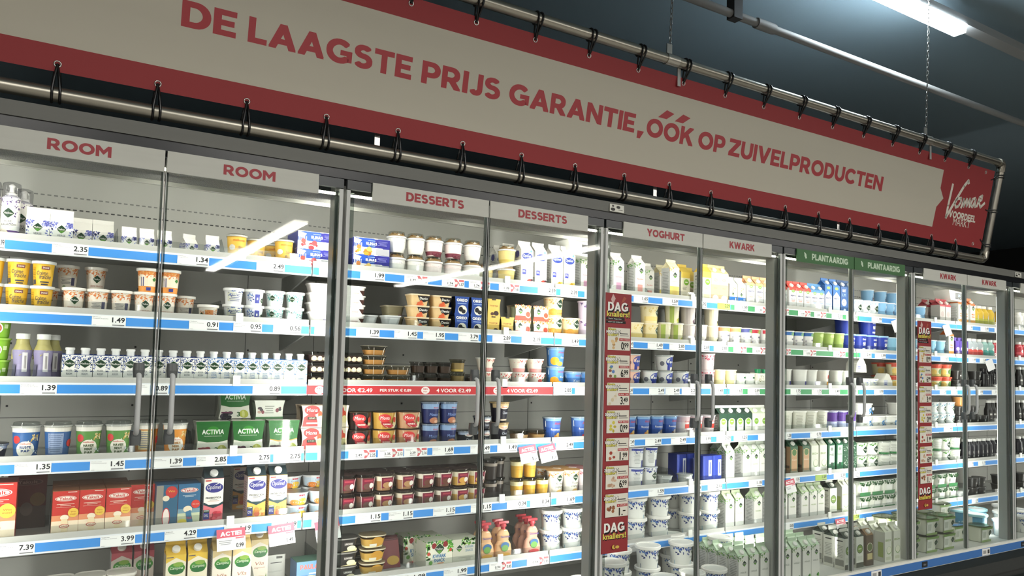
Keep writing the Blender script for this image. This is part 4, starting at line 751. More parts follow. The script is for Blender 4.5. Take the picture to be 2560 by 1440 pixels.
# ---- third shelf
KK = lambda lf, wd, c2: [('l', 60, 0, .86, 1, .24, lf, 1), ('l', 10, -.42, .55, .14, .3, lf, 2), ('l', 10, .42, .55, .14, .3, lf, 3), ('p', [(-.5, 0), (.5, 0), (.5, .1), (.1, .1), (-.5, .22)], c2), ('e', .22, .09, .2, .17, WH), ('e', .22, .09, .17, .145, c2)] + [('d', 0, .70, .43, .35, WH), ('d', 0, .70, .40, .32, DG), ('t', 'Melkan', 0, .70, .66, .07, WH, .02)] + [('t', t, 0, .44 - i * (.10 if len(wd) > 2 else .12), .44 if len(t) > 4 else .38, .075 if len(t) > 4 or len(wd) < 3 else .07, '#4c5468' if len(wd) < 3 else '#5a86c0', .0) for i, t in enumerate(wd)]
kind('kook', 'cooking_cream_carton', 'carton', .048, .048, .127, brik(.048, .048, .127, WH, KK(LEAF_B[:2] + ['#33417a'], ['KOOK', 'ROOM'], '#4a66ac'), 'p#ecebe6', '#3a5090'), 'small capped carton with dark blue leaves')
kind('zuivel', 'cooking_cream_carton', 'carton', .048, .048, .127, brik(.048, .048, .127, WH, KK(['#3a78c0', '#6aa4dc', '#2a5fa8'], ['KOOK', 'ZUIVEL', 'LIGHT'], '#5a94d0'), 'p#ecebe6', '#4f86c4'), 'small capped carton with bright blue leaves')
kind('finesse', 'cooking_cream_bottle', 'bottle', .062, .062, .172, bottle(.031, .172, '#8f87a6', [('r', .15, .62, .26, .6, '#d6d2d2'), ('r', .17, .62, .1, .4, '#8f8a8a'), ('r', -.4, .35, .2, .4, '#5c5a6a'), ('p', [(-.78, 1), (.2, 1), (-.1, .82), (-.78, .7)], '#b3a860')], 'p#d9d9d4', .62, .82, band='#a89f66', shoulder=.66), 'lilac cooking cream bottle turned to its back label')
kind('greentub', 'soy_cream_tub', 'tub', .085, .085, .075, cup(.039, .033, .075, '#7fae35', [('e', -.05, .5, .3, .3, WH), ('e', -.05, .5, .24, .24, '#b5614a'), ('r', .4, .6, .2, .2, '#cfe0a8')], rim='p#94bf4a', foil='#a6c860'), 'bright green tub', .076)
kind('profit', 'profiterole_tray', 'tray', .125, .1, .045, cup(.0605, .052, .045, 'c#cfcac6', [], e=6, ay=.8, fill=[(.82, '#2c1d19')], rim='c#d9d6d4', foil='c#d0ccca', n=32), 'clear tray of cream puffs in dark sauce', .046)
def P_prof():
    ps = KIND['profit']['parts0']()
    q = random.Random(5)
    for x in (-.036, -.012, .013, .036):
        ps.append(('cream_puff', MB().lathe([(.003, .007), (.012, .011), (.013, .02), (.008, .028), (.001, .031)], '#dccbab', 12, c=(x + q.random() * .004, -.0405))))
    return ps
KIND['profit']['parts0'] = KIND['profit']['parts']; KIND['profit']['parts'] = P_prof
kind('caramel', 'caramel_pudding', 'pudding', .115, .1, .042, cup(.053, .042, .042, 'c#dcd8cc', [('r', -.15, .5, .02, .9, '#e6dcc8'), ('r', .32, .5, .025, .8, '#e6dcc8')], e=3.2, ay=.85, fill=[(.66, '#a87a42')], rim='c#e0ddd4', foil='p#bfb69c', n=32), 'clear oval pot of caramel pudding', .043)
kind('choc', 'chocolate_pudding', 'pudding', .066, .066, .052, cup(.0305, .026, .052, 'c#b9b5b2', [], e=4, fill=[(.72, '#37291f')], rim='c#c4c2c0', foil='c#b5b3b0'), 'clear square cup of chocolate pudding', .0535)
kind('custard', 'custard_pudding', 'pudding', .08, .08, .06, cup(.036, .03, .06, 'c#bdb9a8', [], fill=[(.25, '#c9ac58'), (.8, '#8a7448')], rim='c#c9c6b8', foil='#3a3022'), 'clear round cup of yellow custard with dark top', .0615)
kind('pinkcup', 'fruit_quark_cup', 'cup', .098, .098, .066, cup(.0455, .034, .066, '#e6dccb', [('r', 0, .15, 1.5, .3, '#c98a86'), ('p', [(-.6, .9), (.6, .9), (.4, .4), (-.3, .5)], '#d8d2bc'), ('r', .4, .55, .14, .3, '#3a3a32'), ('l', 20, 0, .85, 1.2, .2, ['#c9504a', '#e0a09a'], 2)], rim='p#dcdcd2', foil='#c9c4bb'), 'clear lidded cup with pink fruit layer', .068)
kind('redcup', 'fruit_quark_cup', 'cup', .098, .098, .066, cup(.0455, .034, .066, '#ded6cc', [('l', 30, 0, .8, 1.3, .3, ['#b03a3c', '#d96a62'], 2), ('e', .0, .4, .18, .16, '#b5403c'), ('d', .3, .5, .12, .12, DG), ('r', 0, .08, 1.5, .16, '#b98a86')], rim='p#d6d4cc', foil='#cfc9c2'), 'low cup with red fruit print', .068)
ALM = lambda c1, f: [('r', 0, .3, 1.5, .6, c1), ('p', [(-.78, .62), (-.2, .74), (.3, .62), (.78, .7), (.78, .9), (-.78, .9)], '#eeeae4'), ('r', 0, .95, 1.5, .1, '#7fa6cf'), ('t', 'Almhof', .15, .79, .62, .12, '#c23a34', .03, .1)]
kind('almor', 'quark_pot', 'pot', .1, .1, .098, cup(.047, .04, .098, '#5a8cc8', ALM('#4f86c8', 0) + [('e', -.35, .3, .3, .26, '#e39a2c'), ('e', .0, .16, .28, .14, '#f0c050'), ('t', 'Kwark', .3, .5, .5, .12, WH, .0)], rim='p#a9bcd0', dome=.004, foil='#d0d8de'), 'blue quark pot with orange slices', .1)
kind('almk', 'quark_pot', 'pot', .1, .1, .075, cup(.047, .04, .075, '#5a8cc8', ALM('#4a78b8', 0) + [('t', 'Kwark', .1, .4, .66, .2, WH, .0), ('r', .1, .16, .5, .1, '#c24a44')], rim='p#a9bcd0', dome=.004, foil='#d0d8de'), 'low blue quark pot', .078)
RMY = lambda f: ALM('#33549c', 0) + [('t', 'Roomyoghurt', .12, .5, 1.0, .13, WH, .0)] + fruit(.1, .16, .3, .75, f, 7, 3)
for code, f, nm in (('rmor', ['#e08a3c', '#f0c06a', '#c9602c'], 'orange fruit'), ('rmred', ['#c9302c', '#e05a4c', '#a02030'], 'strawberries'), ('rmcoco', ['#e6e0d6', '#8a7a70', '#c9c0b8'], 'coconut'), ('rmchoc', ['#5a3a3a', '#c9b8b0', '#3a2a2c'], 'chocolate')):
    kind(code, 'cream_yoghurt_pot', 'pot', .1, .1, .116, cup(.047, .038, .116, '#4a6aac', RMY(f), rim='p#b5c2d2', dome=.004, foil='#ccd6de'), 'blue cream yoghurt pot with %s' % nm, .12)
kind('redwhite', 'yoghurt_pot', 'pot', .1, .1, .112, cup(.047, .038, .112, '#dcd2d0', [('r', 0, .86, 1.5, .28, '#c9b0b4'), ('t', 'Almhof', .1, .76, .6, .1, '#c23a34', .03), ('r', .15, .5, .6, .24, '#c9382f'), ('r', .1, .26, .6, .05, '#a8989a')], rim='p#d0ccd0', foil='#cfc8ca'), 'white yoghurt pot with red label', .112)
for code, c1, nm in (('opk', '#e8e4d8', 'plain'), ('opko', '#e6a58a', 'orange')):
    kind(code, 'quark_pot', 'pot', .104, .104, .088, cup(.049, .041, .088, '#e3e1dc' if code == 'opk' else '#e3b8a2', [('e', .22, .6, .5, .36, NAVY), ('t', 'Optimel', .24, .6, .78, .2, WH, .0, .2), ('e', -.55, .5, .16, .16, '#6a6a72'), ('r', -.05, .2, .24, .3, '#34398c'), ('r', .3, .2, .4, .12, c1)], rim='p#dcdcd8', foil='#dcdad4', dome=.004), '%s quark pot with blue oval' % nm, .09)
kind('pinkpot', 'yoghurt_pot', 'pot', .1, .1, .098, cup(.047, .041, .098, '#ecd8d8', [('l', 60, 0, .8, 1.5, .3, ['#d9566c', '#e88a98', '#c23a52'], 3), ('e', .3, .4, .2, .2, '#8a8488'), ('e', .3, .4, .14, .14, '#efe0e0')], rim='p#ecdcdc', foil='#ead6d6'), 'pink and white yoghurt pot', .098)
kind('lact', 'lactose_free_pot', 'pot', .09, .09, .105, cup(.041, .036, .105, '#e6d9a2', [('p', [(-.05, 1), (.78, 1), (.7, .3), (.3, .2), (.05, .6)], '#3f357f'), ('r', .3, .8, .5, .06, '#c9c4de'), ('e', .25, .3, .26, .2, '#e6dcd8')], rim='p#ece6d0', foil='#e9e2c8'), 'yellow and purple yoghurt pot')
kind('grw', 'plant_yoghurt_cup', 'cup', .078, .078, .085, cup(.036, .033, .085, '#e9e9df', [('r', 0, .12, 1.5, .24, '#2f7a52'), ('r', .2, .76, .5, .14, '#3a6a4a'), ('d', .3, .4, .2, .2, '#2f5a3c')], rim='p#e6e6dc', foil='#e3e3d8'), 'white and green yoghurt cup')
kind('grcap', 'plant_drink_bottle', 'carton', .062, .062, .115, brik(.062, .062, .115, '#e9e6d6', [('l', 26, 0, .6, .6, .4, ['#8a7a3c', '#5a6a2c', '#b5a866'], 4), ('r', 0, .06, 1, .12, '#24261f'), ('t', 'ZEN', 0, .84, .4, .08, '#4a5a3a', .0)], 'p#2f8a5c'), 'cream carton with olive branches and green cap')
kind('kefir', 'kefir_pot', 'pot', .1, .1, .118, cup(.047, .04, .118, '#e2e0d8', [('p', [(.0, 1), (.66, 1), (.62, .72), (.2, .72)], '#d04a3c'), ('r', .32, .2, .6, .36, '#453f92'), ('e', .45, .85, .1, .1, '#1f1f24'), ('e', .45, .66, .1, .1, '#1f1f24'), ('e', .45, .48, .08, .08, '#1f1f24')], rim='p#e2e2da', foil='#e0e0d8'), 'white pot with red and purple label')
kind('kefiro', 'kefir_pot', 'pot', .1, .1, .118, cup(.047, .04, .118, '#e2dcd0', [('p', [(.0, 1), (.66, 1), (.62, .72), (.2, .72)], '#d04a3c'), ('r', .3, .66, .4, .2, '#c9382f'), ('r', .3, .2, .6, .36, '#e0a046')], rim='p#e2e2da', foil='#e0e0d8'), 'white pot with red and orange label')
kind('kefirg', 'kefir_pot', 'pot', .1, .1, .118, cup(.047, .04, .118, '#e2e4da', [('l', 16, .3, .84, .4, .2, ['#a9b83c', '#c9d06a'], 3), ('r', .35, .18, .5, .2, '#3a6a4c'), ('e', .4, .46, .12, .12, '#3a4a3a')], rim='p#e2e2da', foil='#e0e2d8'), 'white pot with green leaf label')
kind('wedge', 'cheese_pouch', 'pouch', .12, .1, .11, lambda: [('pouch', MB().extr([(-.06, 0), (.06, 0), (.055, .05), (.02, .1), (-.01, .108), (-.05, .06)], 'y', -.04, .04, 'p#e3e1d4').art([('r', -.2, .36, .4, .5, '#c9cbd8'), ('r', -.22, .4, .26, .05, '#5a62a8'), ('r', -.22, .3, .26, .05, '#5a62a8')], flat_front(.08), .11, .1))], 'white soft pack slumped on its side')
kind('redlid', 'fruit_dessert_tub', 'tub', .125, .125, .09, cup(.06, .052, .09, '#cfc9a2', [('r', 0, .86, 1.5, .24, '#c9503a'), ('e', .1, .45, .26, .22, '#5a7a4a'), ('e', -.5, .4, .22, .2, '#e3c06a'), ('e', .55, .45, .2, .2, '#3a5a3c'), ('r', 0, .12, 1.4, .2, '#b5a860')], lid='p#cf5a44', rim='p#d96a50'), 'tub with red lid and fruit print', .094)
# ---- fourth shelf
PAP = lambda c1, t1, tc: [('e', .0, .34, .42, .42, '#eee8da'), ('e', -.42, .64, .18, .2, '#d0403f'), ('l', 20, .35, .68, .5, .2, ['#e3c98a', '#c9a95a', '#f0e6c8'], 2), ('t', 'melkunie', .0, .52, .5, .06, '#cf4a42', .02)] + [('t', t, 0, .41 - i * .11, .5 if len(t) > 4 else .38, .075, tc, .03) for i, t in enumerate(t1)] + [('l', 12, .5, .15, .4, .3, ['#e6eef2', '#c9d9e2'], 5)]
def papcup(c1, t1, tc, back=False):
    art = PAP(c1, t1, tc) if not back else [('r', -.1, .5, .7, .62, '#8a9ab8' if c1 == '#3a6299' else '#d9c8a0')] + lines(-.1, .74, .6, 9, '#5a6a8a', .06, .02) + [('e', .62, .5, .2, .2, '#d0403f')]
    return cup(.0435, .035, .122, c1, [('r', 0, .93, 1.55, .15, '#e2ddd4')] + art, rim='p#dedad2', dome=.012, foil='#b5b2ad')
kind('rijst', 'rice_pudding_cup', 'cup', .096, .096, .136, papcup('#3a6299', ['RIJSTE', 'PAP'], '#2f4a80'), 'blue cup of rice pudding, front label')
kind('rijstb', 'rice_pudding_cup', 'cup', .096, .096, .136, papcup('#3a6299', [], '', True), 'blue cup of rice pudding, back label')
kind('haver', 'oat_porridge_cup', 'cup', .096, .096, .136, papcup('#5f8f4a', ['HAVER', 'MOUT', 'PAP'], '#4a5f3c'), 'green cup of oat porridge')
kind('gries', 'semolina_cup', 'cup', .096, .096, .136, papcup('#d98f3f', ['GRIES', 'MEEL', 'PAP'], '#b07a3c'), 'orange cup of semolina porridge, front label')
kind('griesb', 'semolina_cup', 'cup', .096, .096, .136, papcup('#c9843f', [], '', True), 'orange cup of semolina porridge, back label')
ACT = lambda f, vez, tag_: [('p', [(-.5, .42), (-.2, .36), (.2, .36), (.5, .42), (.5, 1), (-.5, 1)], '#2f6b34'), ('e', 0, .72, .2, .13, '#3f8a38'), ('t', 'ACTIVIA', 0, .68, .74, .15, '#f2f2ec', .02), ('t', 'MILJARDEN PROBIOTICA', 0, .545, .6, .035, '#dfe9d8', .0), ('e', .3, .14, .15, .13, '#b9bb4f'), ('e', .28, .14, .05, .11, '#d3d086'), ('t', '3', .12, .13, .11, .15, '#2f5a34', .02)] + ([('p', [(-.5, .42), (-.2, .36), (.2, .36), (.5, .42), (.5, .39), (.2, .325), (-.2, .325), (-.5, .39)], '#e3a050'), ('t', 'Vezels', 0, .26, .34, .1, '#3f3a3a', .0, .2)] if vez else []) + fruit(-.25, .1, .17, 1.1, f, 6, 4) + [('r', -.28, .185, .36, .045, tag_)]
def actpack(f, vez, tg):
    def P():
        ps = sleeve(.128, .078, .128, '#eae6da', ACT(f, vez, tg), 'p#c9cfc2', nx=2)()
        ps.append(('film', MB().box(-.066, .066, -.044, .044, -.0, .131, 'c#f2f4f2')))
        return ps
    return P
kind('actr', 'yoghurt_multipack', 'multipack', .134, .09, .131, actpack(['#b5404c', '#c9606a'], False, '#8f3040'), 'green and white yoghurt pack with strawberries', .132)
kind('actp', 'yoghurt_multipack', 'multipack', .134, .09, .131, actpack(['#2f2b38', '#4a4452', '#24222c'], False, '#6a3a52'), 'green and white yoghurt pack with prunes', .132)
kind('actv', 'yoghurt_multipack', 'multipack', .134, .09, .131, actpack(['#8a7a6a', '#b5a58a', '#4a4038'], True, '#5a3a4a'), 'green and white yoghurt pack with fibre band', .132)
kind('acts', 'yoghurt_multipack', 'multipack', .134, .09, .105, sleeve(.128, .08, .1, '#d6d8cc', [('r', 0, .16, 1, .3, '#3a6a3c')] + fruit(-.3, .6, .12, 1.3, ['#7a3a44', '#3a3438', '#b59a8a'], 5, 1) + fruit(.3, .6, .12, 1.3, ['#7a3a44', '#3a3438', '#b59a8a'], 5, 2) + lines(0, .75, .34, 4, '#9a9c92', .09, .04), 'p#b9bfb2', nx=2), 'yoghurt pack turned on its side')
MON = lambda body: [('e', -.06, .78, .36, .2, '#cf4544'), ('t', 'Mona', -.06, .79, .5, .16, '#f2e6dc', .0, .15), ('p', [(-.46, .46), (-.2, .62), (.1, .56), (.2, .3), (.2, .05), (-.46, .05)], '#cf4544'), ('r', -.06, .42, .44, .13, '#3a3a30'), ('t', '2 STUKS', -.06, .42, .3, .06, '#e3dcc8', .0), ('r', -.06, .2, .5, .07, '#e9b9b0'), ('e', .32, .6, .1, .14, '#d9563f'), ('e', .34, .36, .12, .16, '#efd9a0')]
kind('mona', 'pudding_multipack', 'multipack', .102, .1, .094, sleeve(.102, .095, .093, '#ecd7bd', MON(0), '#3a2f24', nx=1), 'cream and red carded pudding pair', .0955)
MO2 = lambda cup_, sub: [('e', -.2, .66, .28, .17, '#cf3f3f'), ('t', 'Mona', -.2, .67, .4, .2, '#f4eae2', .0, .15), ('p', [(-.36, .5), (.0, .46), (.24, .2), (.1, .1), (-.2, .12), (-.34, .3)], '#b5343c'), ('t', sub, -.1, .3, .34, .09, '#f0dcd0', .03), ('e', .3, .56, .1, .12, '#cf4636'), ('p', [(.18, .24), (.42, .24), (.38, .5), (.22, .5)], '#ecdcaa')]
def monapot(c1, label_c, sub):
    def P():
        b = MB(); n = 48; vs = []
        for (r, z) in ((.046, 0), (.052, .05), (.055, .074)):
            vs += [(r * (1 + (.03 * math.cos(12 * 2 * PI * i / n) if z < .07 else 0)) * math.cos(2 * PI * i / n), r * (1 + (.03 * math.cos(12 * 2 * PI * i / n) if z < .07 else 0)) * math.sin(2 * PI * i / n), z) for i in range(n)]
        b.add(vs, [(j * n + i, j * n + (i + 1) % n, j * n + n + (i + 1) % n, j * n + n + i) for j in (0, 1) for i in range(n)], c1, True); b.add(vs[:n], [tuple(range(n - 1, -1, -1))], c1); b.add(vs[2 * n:], [tuple(range(n))], c1)
        lab = MB().art([('p', [(-.48, .96), (.46, 1), (.46, .3), (.3, .06), (-.1, .12), (-.4, .4)], label_c)] + MO2(0, sub), lambda u, v, l: ((.0565 + EPS * l) * math.sin(u / .0565 + .12), -(.0565 + EPS * l) * math.cos(u / .0565 + .12), v), .105, .076)
        return [('cup', b), ('card_label', lab), ('foil_lid', MB().lathe([(.057, .074), (.0585, .0755), (.058, .077), (.05, .0765)], 'p#4a3a2a', 32))]
    return P
kind('mopy', 'pudding_cup', 'pudding', .117, .117, .078, monapot('p#cfa24e', '#ecd9b4', 'PUDDING'), 'fluted yellow pudding with red and cream card', .0795)
kind('mopp', 'pudding_cup', 'pudding', .117, .117, .078, monapot('p#c99a72', '#ecdcc0', 'GRIES'), 'fluted blush pudding with red and cream card', .0795)
kind('mopc', 'pudding_cup', 'pudding', .117, .117, .078, monapot('p#2f2420', '#7a2f30', 'CHOCOPUDDING'), 'fluted dark chocolate pudding with red card', .0795)
kind('mousse', 'mousse_pair', 'dessert', .092, .092, .098, cup(.043, .036, .098, '#2a3160', [('r', 0, .86, 1.5, .26, '#8fa9cc'), ('p', [(-.78, .74), (0, .8), (.78, .7), (.78, .92), (-.78, .9)], '#e6e0da'), ('t', 'Almhof', .2, .8, .44, .09, '#c23a34', .02), ('t', 'Mousse', .1, .46, .7, .15, '#8fa6e0', .0, .2), ('e', .1, .16, .34, .2, '#b5785a'), ('e', .3, .1, .2, .1, '#d9a88a')], rim='p#8f98a8', dome=.004, foil='#8a94a8'), 'dark blue chocolate mousse cup', .1)
kind('choco', 'chocolate_dessert_cup', 'dessert', .092, .092, .062, cup(.043, .034, .062, '#23222e', [('r', 0, .88, 1.5, .2, '#a9b6cc'), ('e', .1, .78, .36, .14, '#e6dcd2'), ('t', 'Almhof', .1, .78, .46, .14, '#c23a34', .02), ('t', 'Choco', .1, .4, .5, .2, '#cdd2de', .0)], rim='p#a0a4ae', dome=.003, foil='#2c2b33'), 'low dark chocolate dessert cup', .066)
kind('chocot', 'chocolate_dessert_cup', 'dessert', .1, .1, .096, cup(.047, .036, .096, '#221f2a', [('r', 0, .88, 1.5, .22, '#d9b98a'), ('e', .1, .8, .36, .12, '#ecdccc'), ('t', 'Almhof', .1, .8, .46, .1, '#c23a34', .02), ('t', 'Choco', .2, .5, .5, .14, '#c9ccd8', .0), ('r', .1, .12, .6, .08, '#c9b8a0')], rim='p#c9a878', dome=.003, foil='#cfae7c'), 'dark chocolate cup with tan rim', .1)
kind('clearc', 'caramel_dessert_cup', 'dessert', .098, .098, .055, cup(.045, .036, .055, 'c#c9c2b6', [], fill=[(.7, '#b58a58')], e=3, rim='c#d0cac0', foil='c#cfcac2'), 'clear cup of light caramel dessert', .056)
CG = lambda c2: [('e', 0, .62, .4, .3, '#eceade'), ('r', 0, .34, .8, .5, '#eceade'), ('e', .0, .62, .27, .27, '#86b048'), ('r', 0, .62, .3, .03, '#e6eed6'), ('r', 0, .36, .5, .02, '#8a8c7c'), ('r', 0, .1, .8, .14, '#d3d2c6')]
kind('campdk', 'yoghurt_carton', 'carton', .07, .07, .17, L1(CG(0), '#2f4a3a', '#2a4034', 'p#eceae4', [('r', 0, .5, 1, 1, '#6f776f')] + lines(0, .8, .7, 8, '#b9bdb6', .08, .03), .07, .17, '#ecebe4'), 'dark green topped carton with round green logo')
kind('campwh', 'yoghurt_carton', 'carton', .07, .07, .17, L1(CG(0), '#e2e6d2', '#cdd8b8', 'p#eceae4', SIDE_W, .07, .17, '#ecebe4'), 'pale green topped carton with round green logo')
kind('leafcup', 'herb_quark_cup', 'cup', .09, .09, .12, cup(.042, .036, .12, '#e6e6d8', [('l', 60, 0, .84, 1.5, .26, LEAF_G, 3), ('l', 14, 0, .3, 1, .3, ['#e9d9a8', '#c9b5d0'], 4)], rim='p#e0e2d4', foil='#dfe3d0'), 'white pot with green leaf top')
kind('bio', 'yoghurt_pot', 'pot', .108, .108, .128, cup(.0505, .043, .128, '#e4e2d4', [('p', [(.05, .9), (.66, .9), (.66, 0), (.05, 0)], '#2f8f58'), ('d', .36, .62, .26, .26, WH), ('d', .36, .62, .2, .2, '#cfe0cc'), ('e', .36, .66, .06, .06, '#3a4a3c'), ('r', .36, .24, .4, .03, '#8ac8a0')] + lines(-.35, .8, .5, 10, '#9a9a8a', .06, .018), lid='p#e9e7dc', rim='p#e9e7dc'), 'white and green pot with diamond', .13)
kind('purp', 'yoghurt_pot', 'pot', .1, .1, .125, cup(.047, .042, .125, '#b5bcd9', [('r', 0, .72, 1.5, .5, '#5b3c8a'), ('e', .4, .5, .2, .2, '#e6e2ea'), ('r', -.3, .2, .4, .1, '#ccd2e6')], rim='p#cfcfe0', foil='#c9c6d8'), 'purple and lilac yoghurt pot', .12)
kind('blbutter', 'cottage_cheese_tub', 'tub', .15, .13, .085, cup(.072, .066, .085, '#e4e4dc', [('l', 18, .28, .5, .34, .6, ['#3f8ac9', '#66a8de', '#2f70b5'], 4), ('e', .42, .62, .08, .08, '#d6e2ea'), ('r', -.2, .4, .2, .12, '#a8a89c')], e=3.4, ay=.88, rim='p#e6e6de', lid='p#eae9e2'), 'white cottage cheese tub with blue butterfly print', .088)
kind('blkbot', 'protein_bottle', 'bottle', .058, .058, .19, bottle(.029, .19, 'p#23211f', [('r', 0, .5, .9, .66, '#3a3735'), ('t', 'PRO', 0, .66, .6, .12, '#d9d6d0', .03), ('r', 0, .4, .5, .04, '#8a8682')], 'p#d6d4ce', .6), 'black protein drink bottle')
kind('bldiam', 'quark_pot', 'pot', .1, .1, .088, cup(.047, .042, .088, '#e6e8e6', [('l', 30, 0, .82, 1.5, .24, ['#2f7a8f', '#5aa4b5', '#1f5a70'], 2)] + dia(.1, .5, .26, .084 / .083) + [('r', 0, .1, 1.5, .16, '#c9d6d8')], rim='p#e6e6e2', foil='#dfe3e3'), 'white quark pot with teal leaves', .089)
kind('blk', 'protein_dessert_cup', 'dessert', .1, .1, .07, cup(.047, .038, .07, 'p#2b2927', [('r', .1, .5, .5, .4, '#4a4744'), ('t', 'PRO', .1, .5, .4, .2, '#cfccc6', .02)], rim='p#3a3836', foil='p#4a4846'), 'black protein pudding cup', .072)
kind('blko', 'protein_dessert_cup', 'dessert', .1, .1, .07, cup(.047, .038, .07, 'p#c98a4a', [('r', .1, .5, .5, .5, '#e9dcc2')], rim='p#d9a05c', foil='p#d99a52'), 'orange protein pudding cup', .072)
# ---- fifth shelf
YK = lambda c1, low, b2: [('r', 0, .22, 1, .44, low), ('r', 0, .42, 1, .12, b2), ('e', .0, .84, .4, .115, '#eee4d8'), ('e', .0, .84, .37, .10, c1), ('e', 0, .84, .34, .085, '#eee4d8'), ('t', 'Yakult', 0, .84, .52, .065, c1, .04), ('r', 0, .72, .66, .012, '#e9c9b8'), ('r', 0, .69, .4, .012, '#e9c9b8'), ('r', 0, .655, .7, .005, '#e9c9b8'), ('r', .24, .975, .34, .015, '#ead2c4')]
def BOT(c1, c2): return [('e', -.02, .43, .16, .12, '#efe2c8'), ('p', [(-.13, .4), (.09, .4), (.12, .3), (.1, .1), (-.12, .1), (-.15, .3)], c2), ('e', -.02, .1, .2, .05, c2), ('e', -.02, .25, .19, .085, '#b5453c'), ('e', -.02, .25, .16, .06, '#efe2c8'), ('t', 'Yakult', -.02, .25, .24, .035, '#b5453c', .02), ('e', .3, .53, .2, .2, c1), ('t', 'Win', .3, .55, .2, .03, '#a8502c', .0), ('t', 'mee!', .3, .5, .22, .03, '#a8502c', .0)]
kind('yak', 'drink_multipack', 'box', .083, .125, .165, pack(.083, .125, .165, '#c23a33', YK('#c23a33', '#ecd9bd', '#e0936a') + BOT('#e8c050', '#e9d4ad'), top='#8a5a3c', sidec='#a85a34', side=[('e', .36, .84, .09, .1, '#e8c050')]), 'red multipack of small yoghurt drinks')
kind('yakbig', 'drink_multipack', 'box', .125, .125, .205, pack(.125, .125, .205, '#c23a33', YK('#c23a33', '#ecd9bd', '#e0936a') + BOT('#e8c050', '#e9d4ad'), top='#8a3a30', sidec='#a83a30'), 'tall red multipack of small yoghurt drinks')
kind('yakdim', 'drink_multipack', 'box', .125, .125, .205, pack(.125, .125, .205, '#5e2527', [('e', 0, .84, .4, .1, '#7d5a55'), ('e', 0, .84, .36, .08, '#4a1f22'), ('t', 'Yakult', 0, .84, .52, .06, '#8a6a64', .02), ('r', 0, .2, 1, .4, '#544844'), ('e', .28, .52, .2, .2, '#7a6440'), ('e', 0, .35, .16, .2, '#6a5f58')], top='#4a2a28'), 'red drink multipack with painted-in shade, deep in the shelf')  # shaded copy of the tall red pack: the shade is in its colours
kind('yakblue', 'drink_multipack', 'box', .08, .125, .165, pack(.08, .125, .165, '#37698f', [('r', 0, .2, 1, .4, '#c9cfae'), ('r', 0, .38, 1, .1, '#7a9aa8'), ('e', 0, .86, .4, .12, '#eee4dc'), ('e', 0, .86, .38, .105, '#b53a3f'), ('e', 0, .86, .34, .085, '#eee4dc'), ('t', 'Yakult', 0, .86, .54, .065, '#b5303a', .04), ('r', 0, .74, .6, .01, '#c9d6de'), ('r', 0, .71, .4, .01, '#c9d6de'), ('e', -.05, .42, .2, .16, '#ecdcc0'), ('p', [(-.14, .36), (.08, .4), (.2, .12), (-.05, .06)], '#3f7396'), ('t', 'Yakult', .02, .22, .24, .05, '#c23a44', .03), ('e', .3, .53, .2, .2, '#cf4038'), ('t', 'Win mee!', .3, .53, .3, .03, '#f0dcc8', .0), ('e', -.28, .14, .2, .12, '#e3cf4e')], top='#2c5a80', sidec='#c0504a'), 'blue multipack of small yoghurt drinks')
kind('yakside', 'drink_multipack', 'box', .075, .1, .165, pack(.075, .1, .165, '#35627f', [('r', -.34, .5, .32, 1, '#8f8a80'), ('e', .2, .84, .28, .3, '#c23a38'), ('t', 'Win', .2, .86, .3, .05, '#e6c04e', .02), ('e', -.02, .26, .19, .5, '#b5303a'), ('e', -.02, .26, .15, .45, '#eee0d8'), ('e', -.05, .7, .16, .14, '#e6d9c0')], top='#2c5a80'), 'blue drink multipack turned to its narrow side')
kind('tin', 'dessert_tin', 'tin', .102, .102, .05, cup(.048, .042, .05, '#d6d8da', [('r', .05, .5, 1.4, .8, '#bccbd9'), ('e', .2, .26, .3, .18, '#e3b93f'), ('e', -.2, .22, .26, .14, '#d9843c'), ('r', .15, .86, .3, .14, '#b5404a'), ('t', 'Crème', .15, .66, .4, .14, '#5a6a8a', .0)], rim='p#d0d2d2', foil='m#d6d6d6'), 'silver cup of fruit cream dessert', .052)
GD = lambda lab: [('r', .1, .52, .74, .62, '#7a2038'), ('r', .1, .7, .5, .1, '#a8404e'), ('e', .1, .38, .3, .16, lab), ('e', .3, .42, .12, .14, '#ece4d8'), ('r', -.3, .5, .03, .8, '#e3cfc6'), ('r', .44, .5, .025, .8, '#e3cfc6')]
for code, fl, lab, nm in (('gdd', [(.88, '#5c3f33')], '#6a4a42', 'double chocolate'), ('gdl', [(.62, '#a67a52'), (.9, '#e9dcc4')], '#b58a5c', 'brown white-topped'), ('gdc', [(.62, '#6b4634'), (.9, '#eee4d2')], '#6a4030', 'chocolate white-topped'), ('gdv', [(.6, '#d8a94e'), (.9, '#eee4c8')], '#d9a24a', 'vanilla white-topped')):
    kind(code, 'cream_dessert_cup', 'dessert', .087, .087, .08, cup(.041, .032, .08, 'c#d6d0cc', GD(lab), fill=fl, e=2.6, rim='c#d8d4d0', foil='#3a2422'), '%s dessert cup, wine red label' % nm, .081)
kind('yelcup', 'custard_cup', 'cup', .074, .074, .096, cup(.0345, .028, .096, 'c#e0dcc2', [('r', 0, .5, .6, .02, '#a8843c')], fill=[(.68, '#cf9f3a'), (.9, '#efe2b0')], rim='c#e2decb', dome=.002, foil='c#dcd8c0'), 'clear cup of yellow custard with pale top', .098)
kind('drkcup', 'chocolate_custard_cup', 'cup', .074, .074, .096, cup(.0345, .028, .096, 'c#a8a49e', [], fill=[(.74, '#231c19'), (.9, '#8a8076')], rim='c#b5b2ac', dome=.002, foil='c#a5a29c'), 'clear cup of dark chocolate custard', .098)
